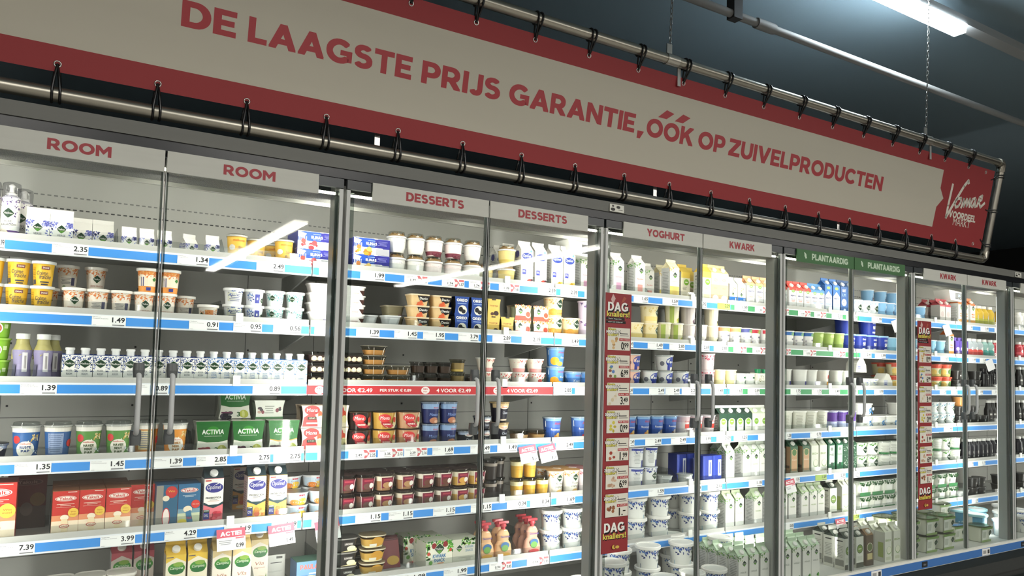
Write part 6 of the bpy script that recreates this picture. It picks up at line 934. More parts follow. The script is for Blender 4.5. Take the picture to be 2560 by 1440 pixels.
# per shelf: (kind, x, y, how many stacked, turn, tilt, first tier, rows deep, door)
ROWS = [
 [('spray',-1.071,0.436,1,0,0,0,1,0), ('spray',-1.13,0.436,1,0,0,0,1,0), ('spray',-1.037,0.536,1,0,0,0,1,0), ('cream500',-0.987,0.443,1,0,0,0,1,0), ('cream500',-0.914,0.443,1,0,0,0,1,0), ('cream500',-0.849,0.583,1,0,0,0,1,0), ('cream500',-0.775,0.583,1,0,0,0,1,0), ('cream250',-0.692,0.463,1,0,0,0,1,0), ('cream250',-0.631,0.463,1,0,0,0,1,0), ('cream250',-0.568,0.463,1,0,0,0,1,1), ('cream250',-0.474,0.493,1,0.35,0,0,1,1), ('cream250',-0.391,0.463,1,0,0,0,1,1), ('slagtub',-0.299,0.447,1,0,0,0,1,1), ('slagtub',-0.208,0.507,1,0,0,0,1,1), ('slagtub',-0.117,0.607,1,0,0,0,1,1), ('slagtub',-0.108,0.447,1,0,0,0,1,1), ('elinasred',0.023,0.491,2,0,0,0,1,1), ('elinas',0.268,0.491,2,0,0,0,1,2), ('crunch',0.402,0.454,2,0,0,0,1,2), ('crunch',0.497,0.454,2,0,0,0,1,2), ('crunchp',0.591,0.454,2,0,0,0,1,2), ('crunchp',0.693,0.454,2,0,0,0,1,2), ('crunch',0.797,0.454,2,0,0,0,1,2), ('crunchy',0.898,0.504,1,0,0,0,1,3), ('crunchy',0.993,0.454,2,0,0,0,1,3), ('optpink',1.059,0.642,1,0,0,0,1,3), ('optpink',1.065,0.562,1,0,0,0,1,3), ('optpink',1.087,0.443,1,0,0,0,1,3), ('optpink',1.17,0.443,1,0,0,0,1,3), ('optyel',1.271,0.443,1,0,0,0,1,3), ('optyel',1.348,0.443,1,0,0,0,1,3), ('leafpink',1.54,0.583,1,0,0,0,1,3), ('leafpink',1.503,0.503,1,0,0,0,1,3), ('leafpink',1.576,0.443,1,0,0,0,1,3), ('leafpink',1.677,0.443,1,0,0,0,1,4), ('leafred',1.828,0.443,1,0,0,0,1,4), ('leafred',2.075,0.642,1,0,0,0,1,4), ('leafvan',2.19,0.642,1,0,0,0,1,4), ('leafvan',2.085,0.443,1,0,0,0,1,4), ('campyel',2.267,0.542,1,0,0,0,1,4), ('campyel',2.395,0.622,1,0,0,0,1,4), ('campyel',2.34,0.443,1,0,0,0,1,5), ('tan',2.412,0.442,1,0,0,0,1,5), ('tan',2.484,0.442,1,0,0,0,1,5), ('veg',2.564,0.44,1,0,0,0,1,5), ('veg',2.637,0.44,1,0,0,0,1,5), ('alpeach',2.716,0.441,1,0,0,0,1,5), ('alpeach',2.795,0.441,1,0,0,0,1,5), ('alpeach',2.869,0.441,1,0,0,0,1,5), ('alred',3.089,0.561,1,0,0,0,1,5), ('alred',3.019,0.441,1,0,0,0,1,5), ('alred',3.108,0.441,1,0,0,0,1,6), ('alred',3.179,0.441,1,0,0,0,1,6), ('alred',3.254,0.441,1,0,0,0,1,6), ('alblue',3.324,0.441,1,0,0,0,1,6), ('alblue',3.393,0.441,1,0,0,0,1,6), ('alsoy',3.47,0.443,1,0,0,0,1,6), ('alsoy',3.555,0.443,1,0,0,0,1,6), ('bubble',3.636,0.443,1,0,0,0,1,6), ('bubble',3.709,0.443,1,0,0,0,1,6), ('skyrd',3.827,0.454,1,0,0,0,1,7), ('skyrd',3.923,0.454,1,0,0,0,1,7), ('skyrd',4.018,0.454,1,0,0,0,1,7), ('skyr',4.114,0.454,1,0,0,0,1,7), ('skyr',4.209,0.454,1,0,0,0,1,7), ('skyr',4.305,0.454,1,0,0,0,1,7), ('skyr',4.209,0.614,2,0,0,0,1,7), ('skyr',4.367,0.614,2,0,0,0,1,7), ('skyr',4.51,0.614,2,0,0,0,1,7), ('skyr',4.411,0.454,1,0,0,0,1,7), ('skyr',4.602,0.454,1,0,0,0,1,8), ('redc',4.832,0.542,1,0,0,0,1,8), ('redc',4.904,0.523,1,0,0,0,1,8), ('redc',4.839,0.443,1,0,0,0,1,8), ('redc',4.917,0.443,1,0,0,0,1,8), ('orgc',5.142,0.513,1,0,0,0,1,8), ('orgc',5.096,0.443,1,0,0,0,1,8), ('orgc',5.169,0.443,1,0,0,0,1,8), ('orgc',5.27,0.443,1,0,0,0,1,9), ('yelbot',5.344,0.445,1,0,0,0,1,9), ('yelbot',5.421,0.445,1,0,0,0,1,9), ('yelbot',5.498,0.445,1,0,0,0,1,9), ('yelbot',5.667,0.494,1,0,0,0,1,9), ('yelbot',5.591,0.445,1,0,0,0,1,9), ('yelbot',5.744,0.445,1,0,0,0,1,9), ('yelbot',5.82,0.445,1,0,0,0,1,9), ('whbot',6.055,0.442,1,0,0,0,1,10), ('whbot',6.13,0.442,1,0,0,0,1,10), ('whbot',6.206,0.442,1,0,0,0,1,10)],
 [('cfy',-1.114,0.444,2,0,0,0,1,0), ('cfy',-1.039,0.444,1,0,0,0,1,0), ('cfy',-0.963,0.444,1,0,0,0,1,0), ('cfy',-1.037,0.444,1,0,0,1,1,0), ('cfy',-0.962,0.444,1,0,0,1,1,0), ('cfo',-0.946,0.535,1,0,0,0,1,0), ('cfob',-0.885,0.565,1,0,0,1,1,0), ('cfo',-0.791,0.565,2,0,0,0,1,0), ('cfob',-0.868,0.565,1,0,0,0,1,0), ('cfo',-0.863,0.445,1,0,0,0,1,0), ('cfob',-0.785,0.445,1,0,0,0,1,0), ('cfob',-0.708,0.445,1,0,0,0,1,0), ('cfo',-0.63,0.445,1,0,0,0,1,0), ('cfo',-0.553,0.445,1,0,0,0,1,1), ('cfoy',-0.622,0.445,1,0,0,1,1,0), ('cfoy',-0.543,0.445,1,0,0,1,1,1), ('cfob',-0.475,0.515,1,0,0,0,1,1), ('cfs',-0.397,0.446,1,0,0,0,1,1), ('cbl',-0.302,0.447,2,0,0,0,1,1), ('cblb',-0.22,0.447,2,0,0,0,1,1), ('cteal',-0.136,0.447,2,0,0,0,1,1), ('cteal',-0.054,0.447,2,0,0,0,1,1), ('rect',0.063,0.455,4,0,0,0,1,1), ('rectb',0.189,0.455,4,0,0,0,1,2), ('grey',0.296,0.51,1,0,0,0,1,2), ('grey',0.383,0.45,1,0,0,0,1,2), ('daniog',0.432,0.552,2,0,0,0,1,2), ('danio',0.514,0.452,3,0,0,0,1,2), ('danio',0.627,0.452,3,0,0,0,1,2), ('oreo',0.727,0.45,2,0,0,0,1,2), ('oreo',0.814,0.45,2,0,0,0,1,2), ('milka',0.901,0.45,2,0,0,0,1,3), ('milka',0.981,0.45,1,0,0,0,1,3), ('mels',1.071,0.45,2,0,0,0,1,3), ('mels',1.179,0.45,2,0,0,0,1,3), ('perzik',1.286,0.461,2,0,0,0,1,3), ('perzik',1.395,0.461,1,0,0,0,1,3), ('plum',1.5,0.457,2,0,0,0,1,3), ('plum',1.601,0.457,1,0,0,0,1,3), ('vanl',1.836,0.461,1,0,0,0,1,4), ('vanl',1.944,0.461,2,0,0,0,1,4), ('dang',2.046,0.454,1,0,0,0,1,4), ('dang',2.142,0.454,1,0,0,0,1,4), ('dang',2.111,0.454,1,0,0,1,1,4), ('dank',2.237,0.454,2,0,0,0,1,4), ('dank',2.333,0.454,1,0,0,0,1,4), ('danv',2.428,0.454,2,0,0,0,1,5), ('appeach',2.525,0.455,1,0,0,0,1,5), ('appeach',2.622,0.455,1,0,0,0,1,5), ('apgrape',2.72,0.455,1,0,0,0,1,5), ('apred',2.817,0.475,1,0,0,0,1,5), ('apred',2.915,0.455,1,0,0,0,1,5), ('apred',3.012,0.455,1,0,0,0,1,5), ('apblue',3.11,0.455,1,0,0,0,1,6), ('apblue',3.207,0.455,1,0,0,0,1,6), ('apblue',3.305,0.455,1,0,0,0,1,6), ('apgreen',3.408,0.461,1,0,0,0,1,6), ('apgreen',3.518,0.461,1,0,0,0,1,6), ('apgreen',3.627,0.461,1,0,0,0,1,6), ('skyrb',3.721,0.47,1,0,0,1,1,6), ('skyrb',3.745,0.47,1,0,0,0,1,6), ('skyrb',3.872,0.47,1,0,0,0,1,7), ('skyrb',3.988,0.47,1,0,0,1,1,7), ('skyrb',3.998,0.47,1,0,0,0,1,7), ('skyrb',4.125,0.47,1,0,0,0,1,7), ('skyrt',4.249,0.467,1,0,0,0,1,7), ('skyrt',4.37,0.467,1,0,0,0,1,7), ('skyrt',4.492,0.467,1,0,0,0,1,7), ('skyrt',4.613,0.467,1,0,0,0,1,7), ('skyrt',4.739,0.467,1,0,0,0,1,8), ('skyrt',4.86,0.467,1,0,0,0,1,8), ('orgc',4.957,0.443,1,0,0,0,1,8), ('purc',5.045,0.437,1,0,0,0,1,8), ('purc',5.107,0.437,1,0,0,0,1,8), ('purc',5.168,0.437,1,0,0,0,1,8), ('btred',5.262,0.442,1,0,0,0,1,9), ('btred',5.333,0.442,1,0,0,0,1,9), ('btred',5.411,0.442,1,0,0,0,1,9), ('btteal',5.49,0.442,1,0,0,0,1,9), ('btteal',5.582,0.442,1,0,0,0,1,9), ('btfull',5.653,0.442,1,0,0,0,1,9), ('btfull',5.728,0.442,1,0,0,0,1,9), ('btfull',5.799,0.442,1,0,0,0,1,9), ('btfull',5.883,0.442,1,0,0,0,1,9), ('btfull',6.049,0.442,1,0,0,0,1,10), ('btfull',6.131,0.442,1,0,0,0,1,10)],
 [('greentub',-1.087,0.45,3,0,0,0,1,0), ('finesse',-1.011,0.438,1,0,0,0,1,0), ('finesse',-0.948,0.438,1,0,0,0,1,0), ('finesse',-0.919,0.498,1,0,0,0,1,0), ('kook',-0.865,0.431,1,0,0,0,1,0), ('kook',-0.816,0.431,1,0,0,0,1,0), ('kook',-0.766,0.431,1,0,0,0,1,0), ('kook',-0.717,0.431,1,0,0,0,1,0), ('kook',-0.667,0.431,1,0,0,0,1,0), ('kook',-0.618,0.431,1,0,0,0,1,0), ('kook',-0.568,0.451,1,0,0,0,1,1), ('kook',-0.519,0.431,1,0,0,0,1,1), ('kook',-0.469,0.431,1,0,0,0,1,1), ('kook',-0.42,0.431,1,0,0,0,1,1), ('zuivel',-0.37,0.431,1,0,0,0,1,1), ('zuivel',-0.321,0.431,1,0,0,0,1,1), ('zuivel',-0.271,0.431,1,0,0,0,1,1), ('zuivel',-0.222,0.431,1,0,0,0,1,1), ('zuivel',-0.172,0.431,1,0,0,0,1,1), ('zuivel',-0.123,0.431,1,0,0,0,1,1), ('zuivel',-0.073,0.431,1,0,0,0,1,1), ('zuivel',-0.024,0.431,1,0,0,0,1,1), ('profit',0.064,0.457,3,0,0,0,1,1), ('profit',0.191,0.457,3,0,0,0,1,2), ('caramel',0.312,0.457,4,0,0,0,1,2), ('caramel',0.429,0.457,2,0,0,0,1,2), ('choc',0.521,0.44,2,0,0,0,1,2), ('choc',0.588,0.44,2,0,0,0,1,2), ('choc',0.656,0.44,2,0,0,0,1,2), ('custard',0.73,0.447,2,0,0,0,1,2), ('choc',0.805,0.44,1,0,0,0,1,2), ('pinkcup',0.888,0.456,2,0,0,0,1,2), ('redcup',0.988,0.456,1,0,0,0,1,3), ('redcup',1.087,0.456,1,0,0,0,1,3), ('redcup',1.187,0.456,1,0,0,0,1,3), ('pinkcup',1.075,0.456,1,0,0,1,1,3), ('pinkcup',1.175,0.456,1,0,0,1,1,3), ('almor',1.304,0.457,2,0,0,0,1,3), ('almk',1.415,0.457,1,0,0,0,1,3), ('almk',1.517,0.457,1,0,0,0,1,3), ('almk',1.619,0.457,1,0,0,0,1,3), ('opko',1.819,0.459,2,0,0,0,1,4), ('opk',1.945,0.459,1,0,0,0,1,4), ('opk',2.062,0.459,2,0,0,0,1,4), ('opk',2.186,0.459,1,0,0,0,1,4), ('grey',2.346,0.549,1,0,0,0,1,4), ('pinkpot',2.395,0.457,2,0,0,0,1,5), ('lact',2.491,0.452,1,0,0,0,1,5), ('lact',2.583,0.452,1,0,0,0,1,5), ('grw',2.668,0.446,1,0,0,0,1,5), ('grw',2.748,0.446,1,0,0,0,1,5), ('grcap',2.819,0.438,1,0,0,0,1,5), ('grcap',2.883,0.438,1,0,0,0,1,5), ('grcap',2.946,0.438,1,0,0,0,1,5), ('grcap',3.01,0.438,1,0,0,0,1,5), ('kefir',3.139,0.497,1,0,0,0,1,6), ('kefir',3.24,0.457,1,0,0,0,1,6), ('kefir',3.342,0.457,1,0,0,0,1,6), ('kefiro',3.463,0.457,1,0,0,0,1,6), ('kefirg',3.612,0.457,1,0,0,0,1,6), ('kefirg',3.716,0.457,1,0,0,0,1,6), ('wedge',3.841,0.457,1,0,0,1,1,7), ('cbl',3.831,0.447,1,0,0,0,1,7), ('cbl',3.926,0.447,1,0,0,0,1,7), ('cbl',4.009,0.447,1,0,0,0,1,7), ('wedge',4.148,0.457,1,0,0,0,1,7), ('redlid',4.348,0.6,2,0,0,0,1,7), ('redlid',4.318,0.47,2,0,0,0,1,7), ('redlid',4.445,0.47,1,0,0,0,1,7), ('redlid',4.811,0.47,2,0,0,0,1,8), ('redlid',4.943,0.47,2,0,0,0,1,8), ('blk',5.1,0.457,2,0,0,0,1,8), ('blk',5.216,0.457,1,0,0,0,1,8), ('blk',5.382,0.457,2,0,0,0,1,9), ('hipro',5.49,0.441,1,0,0,0,1,9), ('hipro',5.589,0.441,1,0,0,0,1,9), ('hipro',5.67,0.441,1,0,0,0,1,9), ('hipro',5.753,0.441,1,0,0,0,1,9), ('hipro',5.837,0.441,1,0,0,0,1,9), ('hipro',5.915,0.441,1,0,0,0,1,9), ('blkbot',6.038,0.436,1,0,0,0,1,10), ('blkbot',6.105,0.436,1,0,0,0,1,10)],
 [('choco',-1.081,0.453,1,0,0,0,1,0), ('rijst',-0.985,0.455,1,0,0,0,1,0), ('rijstb',-0.888,0.455,1,0,0,0,1,0), ('haver',-0.79,0.455,1,0,0,0,1,0), ('haver',-0.693,0.455,1,0,0,0,1,0), ('griesb',-0.595,0.485,1,0,0,0,1,0), ('gries',-0.495,0.455,1,0,0,0,1,1), ('actr',-0.362,0.452,1,0,0,0,1,1), ('actp',-0.227,0.452,1,0,0,0,1,1), ('actv',-0.085,0.452,1,0,0,0,1,1), ('acts',-0.123,0.552,1,0,0,1,1,1), ('actp',-0.263,0.552,1,0,0,1,1,1), ('mona',0.035,0.457,2,0,0,0,1,1), ('mona',0.14,0.457,2,0,0,0,1,1), ('mopc',0.254,0.466,2,0,0,0,1,2), ('mopy',0.373,0.466,2,0,0,0,1,2), ('mopp',0.491,0.466,2,0,0,0,1,2), ('mousse',0.597,0.453,2,0,0,0,1,2), ('mousse',0.691,0.453,2,0,0,0,1,2), ('choco',0.784,0.453,1,0,0,0,1,2), ('choco',0.878,0.453,2,0,0,0,1,2), ('chocot',0.975,0.457,2,0,0,0,1,3), ('clearc',1.092,0.456,1,0,0,0,1,3), ('clearc',1.191,0.456,1,0,0,0,1,3), ('rmor',1.292,0.457,1,0,0,0,1,3), ('rmred',1.469,0.457,1,0,0,0,1,3), ('rmred',1.571,0.487,1,0,0,0,1,3), ('rmor',1.794,0.457,1,0,0,0,1,4), ('rmor',1.896,0.457,1,0,0,0,1,4), ('rmcoco',1.997,0.457,1,0,0,0,1,4), ('rmchoc',2.099,0.457,1,0,0,0,1,4), ('redwhite',2.2,0.457,1,0,0,0,1,4), ('redwhite',2.302,0.457,1,0,0,0,1,4), ('redwhite',2.403,0.457,1,0,0,0,1,5), ('campdk',2.49,0.442,1,0,0,0,1,5), ('campdk',2.561,0.442,1,0,0,0,1,5), ('campdk',2.633,0.442,1,0,0,0,1,5), ('campdk',2.704,0.442,1,0,0,0,1,5), ('campwh',2.776,0.442,1,0,0,0,1,5), ('campwh',2.847,0.442,1,0,0,0,1,5), ('leafcup',2.929,0.452,1,0,0,0,1,5), ('leafcup',3.02,0.452,1,0,0,0,1,5), ('bio',3.121,0.481,1,0,0,0,1,6), ('bio',3.23,0.461,1,0,0,0,1,6), ('bio',3.34,0.461,1,0,0,0,1,6), ('bio',3.449,0.461,1,0,0,0,1,6), ('purp',3.555,0.457,1,0,0,0,1,6), ('purp',3.656,0.457,1,0,0,0,1,6), ('purp',3.758,0.457,1,0,0,0,1,6), ('blbutter',3.908,0.472,2,0,0,0,1,7), ('blbutter',4.06,0.472,1,0,0,0,1,7), ('blbutter',4.211,0.472,1,0,0,0,1,7), ('blbutter',4.366,0.472,2,0,0,0,1,7), ('bldiam',4.653,0.457,2,0,0,0,1,8), ('bldiam',4.77,0.457,2,0,0,0,1,8), ('bldiam',4.873,0.457,2,0,0,0,1,8), ('bldiam',4.99,0.457,2,0,0,0,1,8), ('blk',5.125,0.457,2,0,0,0,1,8), ('blko',5.143,0.457,1,0,0,2,1,8), ('blk',5.235,0.457,1,0,0,0,1,8), ('blk',5.347,0.457,2,0,0,0,1,9), ('blk',5.462,0.457,1,0,0,0,1,9), ('blkbot',5.543,0.436,1,0,0,0,1,9), ('blkbot',5.605,0.436,1,0,0,0,1,9), ('blkbot',5.68,0.436,1,0,0,0,1,9), ('blkbot',5.756,0.436,1,0,0,0,1,9), ('blkbot',5.834,0.436,1,0,0,0,1,9), ('blkbot',6.011,0.436,1,0,0,0,1,10), ('blkbot',6.085,0.436,1,0,0,0,1,10)],
 [('yakbig',-1.064,0.47,1,0,0,0,1,0), ('yakdim',-0.975,0.69,1,0,0,0,1,0), ('yak',-0.852,0.47,1,0,0,0,2,0), ('yak',-0.768,0.47,1,0,0,0,2,0), ('yak',-0.683,0.47,1,0,0,0,2,0), ('yak',-0.598,0.52,1,0,0,0,1,0), ('yakside',-0.518,0.457,1,0,0,0,1,1), ('yakblue',-0.439,0.47,1,0,0,0,1,1), ('optprob',-0.35,0.443,1,0,0,0,1,1), ('optproy',-0.185,0.443,1,0,0,0,1,1), ('optproy',-0.1,0.443,1,0,0,0,1,1), ('optproy',-0.186,0.723,1,0,0,0,1,1), ('tin',-0.011,0.458,2,0,0,0,1,1), ('tin',0.092,0.458,2,0,0,0,1,1), ('tin',-0.011,0.568,3,0,0,0,1,1), ('tin',0.093,0.568,3,0,0,0,1,1), ('gdd',0.196,0.451,2,0,0,0,2,2), ('gdd',0.285,0.451,2,0,0,0,2,2), ('gdl',0.375,0.451,2,0,0,0,2,2), ('gdl',0.476,0.451,2,0,0,0,2,2), ('gdc',0.576,0.451,2,0,0,0,2,2), ('gdc',0.668,0.451,2,0,0,0,2,2), ('gdv',0.756,0.451,2,0,0,0,2,2), ('gdv',0.845,0.451,2,0,0,0,2,3), ('drkcup',0.927,0.444,2,0,0,0,1,3), ('drkcup',1.002,0.504,2,0,0,0,1,3), ('yelcup',1.078,0.444,2,0,0,0,1,3), ('yelcup',1.153,0.444,2,0,0,0,1,3), ('yelcup',1.229,0.444,1,0,0,0,1,3), ('ryo',1.316,0.456,1,0,0,0,2,3), ('ryo',1.416,0.456,1,0,0,0,2,3), ('ryr',1.515,0.456,1,0,0,0,2,3), ('ryr',1.615,0.456,1,0,0,0,1,3), ('grkb',1.853,0.457,2,0,0,0,1,4), ('grkb',1.955,0.457,1,0,0,1,1,4), ('grk',1.955,0.457,1,0,0,0,1,4), ('tubw',2.07,0.452,1,0,0,0,1,4), ('tubw',2.227,0.452,1,0,0,0,1,4), ('bluebox',2.275,0.565,1,0,0,0,1,4), ('bluebox',2.356,0.565,1,0,0,0,1,4), ('bluebox',2.362,0.445,1,0,0,0,1,5), ('bluebox',2.439,0.445,1,0,0,0,1,5), ('leafmilk',2.613,0.562,1,0,0,0,1,5), ('leafmilk',2.55,0.443,1,0,0,0,1,5), ('leafmilk',2.695,0.443,1,0,0,0,1,5), ('leafmilk',2.769,0.443,1,0,0,0,1,5), ('leafmilk',2.845,0.443,1,0,0,0,1,5), ('leafmilk',2.929,0.443,1,0,0,0,1,5), ('leafmilk',3.007,0.443,1,0,0,0,1,5), ('camptan',3.129,0.443,1,0,0,0,1,6), ('camptan',3.247,0.443,1,0,0,0,1,6), ('eco',3.335,0.443,1,0,0,0,1,6), ('eco',3.421,0.443,1,0,0,0,1,6), ('free',3.508,0.443,1,0,0,0,1,6), ('free',3.593,0.443,1,0,0,0,1,6), ('greenpat',3.666,0.443,1,0,0,0,1,6), ('greenpat',3.739,0.443,1,0,0,0,1,6), ('kw',3.886,0.466,2,0,0,0,1,7), ('kw',4.01,0.466,2,0,0,0,1,7), ('kwb',4.15,0.466,2,0,0,0,1,7), ('kwb',4.27,0.466,2,0,0,0,1,7), ('kw',4.39,0.466,2,0,0,0,1,7), ('kw',4.509,0.466,2,0,0,0,1,7), ('kw',4.692,0.466,2,0,0,0,1,8), ('kwb',4.812,0.466,2,0,0,0,1,8), ('kw',4.931,0.466,2,0,0,0,1,8), ('kwb',5.065,0.466,2,0,0,0,1,8), ('swyel',5.192,0.441,1,0,0,0,1,8), ('swyel',5.262,0.441,1,0,0,0,1,9), ('swyel',5.331,0.441,1,0,0,0,1,9), ('swred',5.401,0.441,1,0,0,0,1,9), ('swred',5.47,0.441,1,0,0,0,1,9), ('swred',5.54,0.441,1,0,0,0,1,9), ('sworg',5.61,0.441,1,0,0,0,1,9), ('sworg',5.685,0.441,1,0,0,0,1,9), ('sworg',5.755,0.441,1,0,0,0,1,9), ('swred',5.838,0.441,1,0,0,0,1,9), ('swyel',6.029,0.441,1,0,0,0,1,10), ('sworg',6.11,0.441,1,0,0,0,1,10)],
 [('wlid',-1.063,0.457,1,0,0,0,1,0), ('wlid',-0.961,0.457,1,0,0,0,1,0), ('wlid',-0.86,0.457,1,0,0,0,1,0), ('wlid',-0.758,0.457,1,0,0,0,1,0), ('wlid',-0.657,0.457,1,0,0,0,1,0), ('cpink',-0.653,0.562,1,0,0,0,1,0), ('cpink',-0.575,0.562,1,0,0,0,1,1), ('cflip',-0.475,0.443,1,0,0,0,1,1), ('cflip',-0.397,0.443,1,0,0,0,1,1), ('cvla',-0.307,0.443,1,0,0,0,1,1), ('cvla',-0.231,0.443,1,0,0,0,1,1), ('cvla',-0.135,0.562,1,0,0,0,1,1), ('card',-0.055,0.582,1,0,0,0,1,1), ('paula',0.049,0.457,1,0,0,0,1,1), ('oval',0.202,0.452,3,0,0,0,1,2), ('gold',0.334,0.452,3,0,0,0,1,2), ('oval',0.327,0.592,2,0,0,0,1,2), ('redpouch',0.463,0.597,1,0,0,0,1,2), ('redpouch',0.443,0.537,1,0,0,0,1,2), ('ksnack',0.646,0.462,1,0,0,0,2,2), ('ksnackb',0.783,0.462,1,0,0,0,1,2), ('ksnack',0.595,0.602,1,0,0,0,1,2), ('pouchy',0.901,0.432,1,0,0,0,2,3), ('pouchy',1.0,0.432,1,0,0,0,2,3), ('pouchr',1.168,0.432,1,0,0,0,3,3), ('bucks',1.306,0.467,2,0,0,0,1,3), ('bucks',1.438,0.467,2,0,0,0,1,3), ('bucks',1.563,0.467,2,0,0,0,1,3), ('buck',1.876,0.477,2,0,0,0,1,4), ('buckd',2.049,0.477,2,0,0,0,1,4), ('buckd',2.298,0.617,2,0,0,0,1,4), ('buck',2.288,0.477,2,0,0,0,1,4), ('buck',2.443,0.477,2,0,0,0,1,5), ('leafgreen',2.551,0.443,1,0,0,0,1,5), ('leafgreen',2.635,0.443,1,0,0,0,1,5), ('leafgreen',2.797,0.443,1,0,0,0,1,5), ('leafgreen',2.947,0.443,1,0,0,0,1,5), ('leafgreen',3.029,0.443,1,0,0,0,1,5), ('leafgreen',3.116,0.443,1,0,0,0,1,6), ('leafgreen',3.237,0.443,1,0,0,0,1,6), ('leafgreen',3.321,0.443,1,0,0,0,1,6), ('leafgreen',3.398,0.443,1,0,0,0,1,6), ('campb',3.526,0.443,1,0,0,0,1,6), ('eco',3.653,0.443,1,0,0,0,1,6), ('eco',3.731,0.443,1,0,0,0,1,6), ('kwd',3.886,0.47,2,0,0,0,1,7), ('kwd',4.028,0.47,2,0,0,0,1,7), ('kwd',4.169,0.47,2,0,0,0,1,7), ('kwd',4.311,0.47,2,0,0,0,1,7), ('kwd',4.452,0.47,2,0,0,0,1,7), ('kwd',4.686,0.47,2,0,0,0,1,8), ('kwd',4.836,0.47,2,0,0,0,1,8), ('kwd',4.989,0.47,2,0,0,0,1,8), ('tubw',5.126,0.452,1,0,0,0,1,8), ('tubw',5.223,0.472,1,0,0,0,1,8), ('blk',5.319,0.457,2,0,0,0,1,9), ('blk',5.434,0.457,2,0,0,0,1,9), ('blk',5.724,0.457,2,0,0,0,1,9), ('blk',5.839,0.457,1,0,0,0,1,9), ('blk',6.076,0.457,2,0,0,0,1,10)],
 [('bucks',1.004,0.41,1,0,0,0,1,3), ('bucks',0.996,0.15,1,0,0,0,1,3), ('bucks',1.117,0.13,1,0,0,0,1,3), ('bucks',1.239,0.11,1,0,0,0,1,3), ('bucks',1.267,0.33,1,0,0,0,1,3), ('bucks',1.389,0.31,1,0,0,0,1,3), ('buckr',1.135,0.3,1,0,0,0,1,3), ('buckd',1.431,0.12,2,0,0,0,1,4), ('buckd',1.618,0.3,2,0,0,0,1,4), ('buckd',1.816,0.3,2,0,0,0,1,4), ('buck',2.037,0.28,2,0,0,0,1,4), ('buckd',1.584,0.12,1,0,0,0,1,4), ('buck',1.767,0.12,1,0,0,0,1,4), ('buckd',2.125,0.44,2,0,0,0,1,4), ('buck',1.961,0.12,1,0,0,0,1,4), ('buckr',2.121,0.12,1,0,0,0,1,5), ('buck',2.327,0.28,2,0,0,0,1,5), ('leafwhite',2.263,0.085,1,0,0,0,4,5), ('leafwhite',2.347,0.085,1,0,0,0,4,5), ('leafwhite',2.433,0.085,1,0,0,0,4,5), ('leafwhite',2.52,0.085,1,0,0,0,4,5), ('leafwhite',2.61,0.085,1,0,0,0,3,6), ('leafwhite',2.695,0.085,1,0,0,0,3,6), ('leafwhite',2.785,0.085,1,0,0,0,3,6), ('leafwhite',2.859,0.085,1,0,0,0,3,6), ('campb',3.2,0.186,1,0,0,0,2,6), ('campb',3.165,0.085,1,0,0,0,2,6), ('campb',3.274,0.085,1,0,0,0,2,7), ('campbr',3.373,0.085,1,0,0,0,2,7), ('eco',3.562,0.085,1,0,0,0,3,7), ('eco',3.655,0.085,1,0,0,0,3,7), ('kwt',3.847,0.115,2,0,0,0,2,7), ('kwt',4.066,0.115,2,0,0,0,2,8), ('kwt',4.266,0.115,2,0,0,0,2,8), ('kwt',4.719,0.385,1,0,0,1,1,8), ('kwt',4.59,0.215,1,0,0,0,1,8), ('buckt',5.007,0.39,1,0,0,0,1,8), ('buckt',5.176,0.35,1,0,0,0,1,9), ('kwt',4.746,0.115,1,0,0,0,1,9), ('buckt',4.939,0.23,1,0,0,0,1,9), ('buckw',5.242,0.18,1,0,0,0,1,9), ('buckw',5.537,0.33,1,0,0,0,1,9), ('buckd',5.09,0.12,1,0,0,0,1,9), ('buckd',5.393,0.12,1,0,0,0,1,10), ('buckr',5.689,0.28,1,0,0,0,1,10)]]
def put_all():
    todo = []
    for k, row in enumerate(ROWS):
        z0 = (ZS[k] + RAIL if k < 6 else ZDECK + .005) + .0005
        for code, x, y, n, rz, tilt, t0, deep, door in row:
            K = KIND[code]
            for b in range(deep):
                for i in range(t0, t0 + n):
                    todo.append((K['look'], k, door, i if t0 + n > 1 else 0, t0 + n, b, x, y + b * (K['d'] + .004), z0 + i * K['pitch'] + (abs(math.sin(tilt)) * K['w'] / 2 if tilt else 0), rz, tilt, code))
    fam = {}
    for t in todo: fam.setdefault((t[0], t[1], t[2], t[3], t[4] > 1, t[5] > 0), []).append(t)
    for key, ts in fam.items():
        ts.sort(key=lambda t: (t[6], t[7]))
        look, k, door, tier, stacked, back = key
        for i, t in enumerate(ts):
            w = []
            if len(ts) > 1: w.append(ORDW[i])
            if stacked: w.append(['lower', 'upper', 'third tier', 'top'][tier])
            if back: w.append('behind')
            lab = '%s, %s on %s, %s door' % (look, ' '.join(w), ROWN[k], DOORW[door]) if w else '%s on %s, %s door' % (look, ROWN[k], DOORW[door])
            make(t[11], t[6], t[7], t[8], t[9], t[10], lab, '%s on the %s' % (KIND[t[11]]['name'].replace('_', ' ') + 's', ROWN[k]))
put_all()

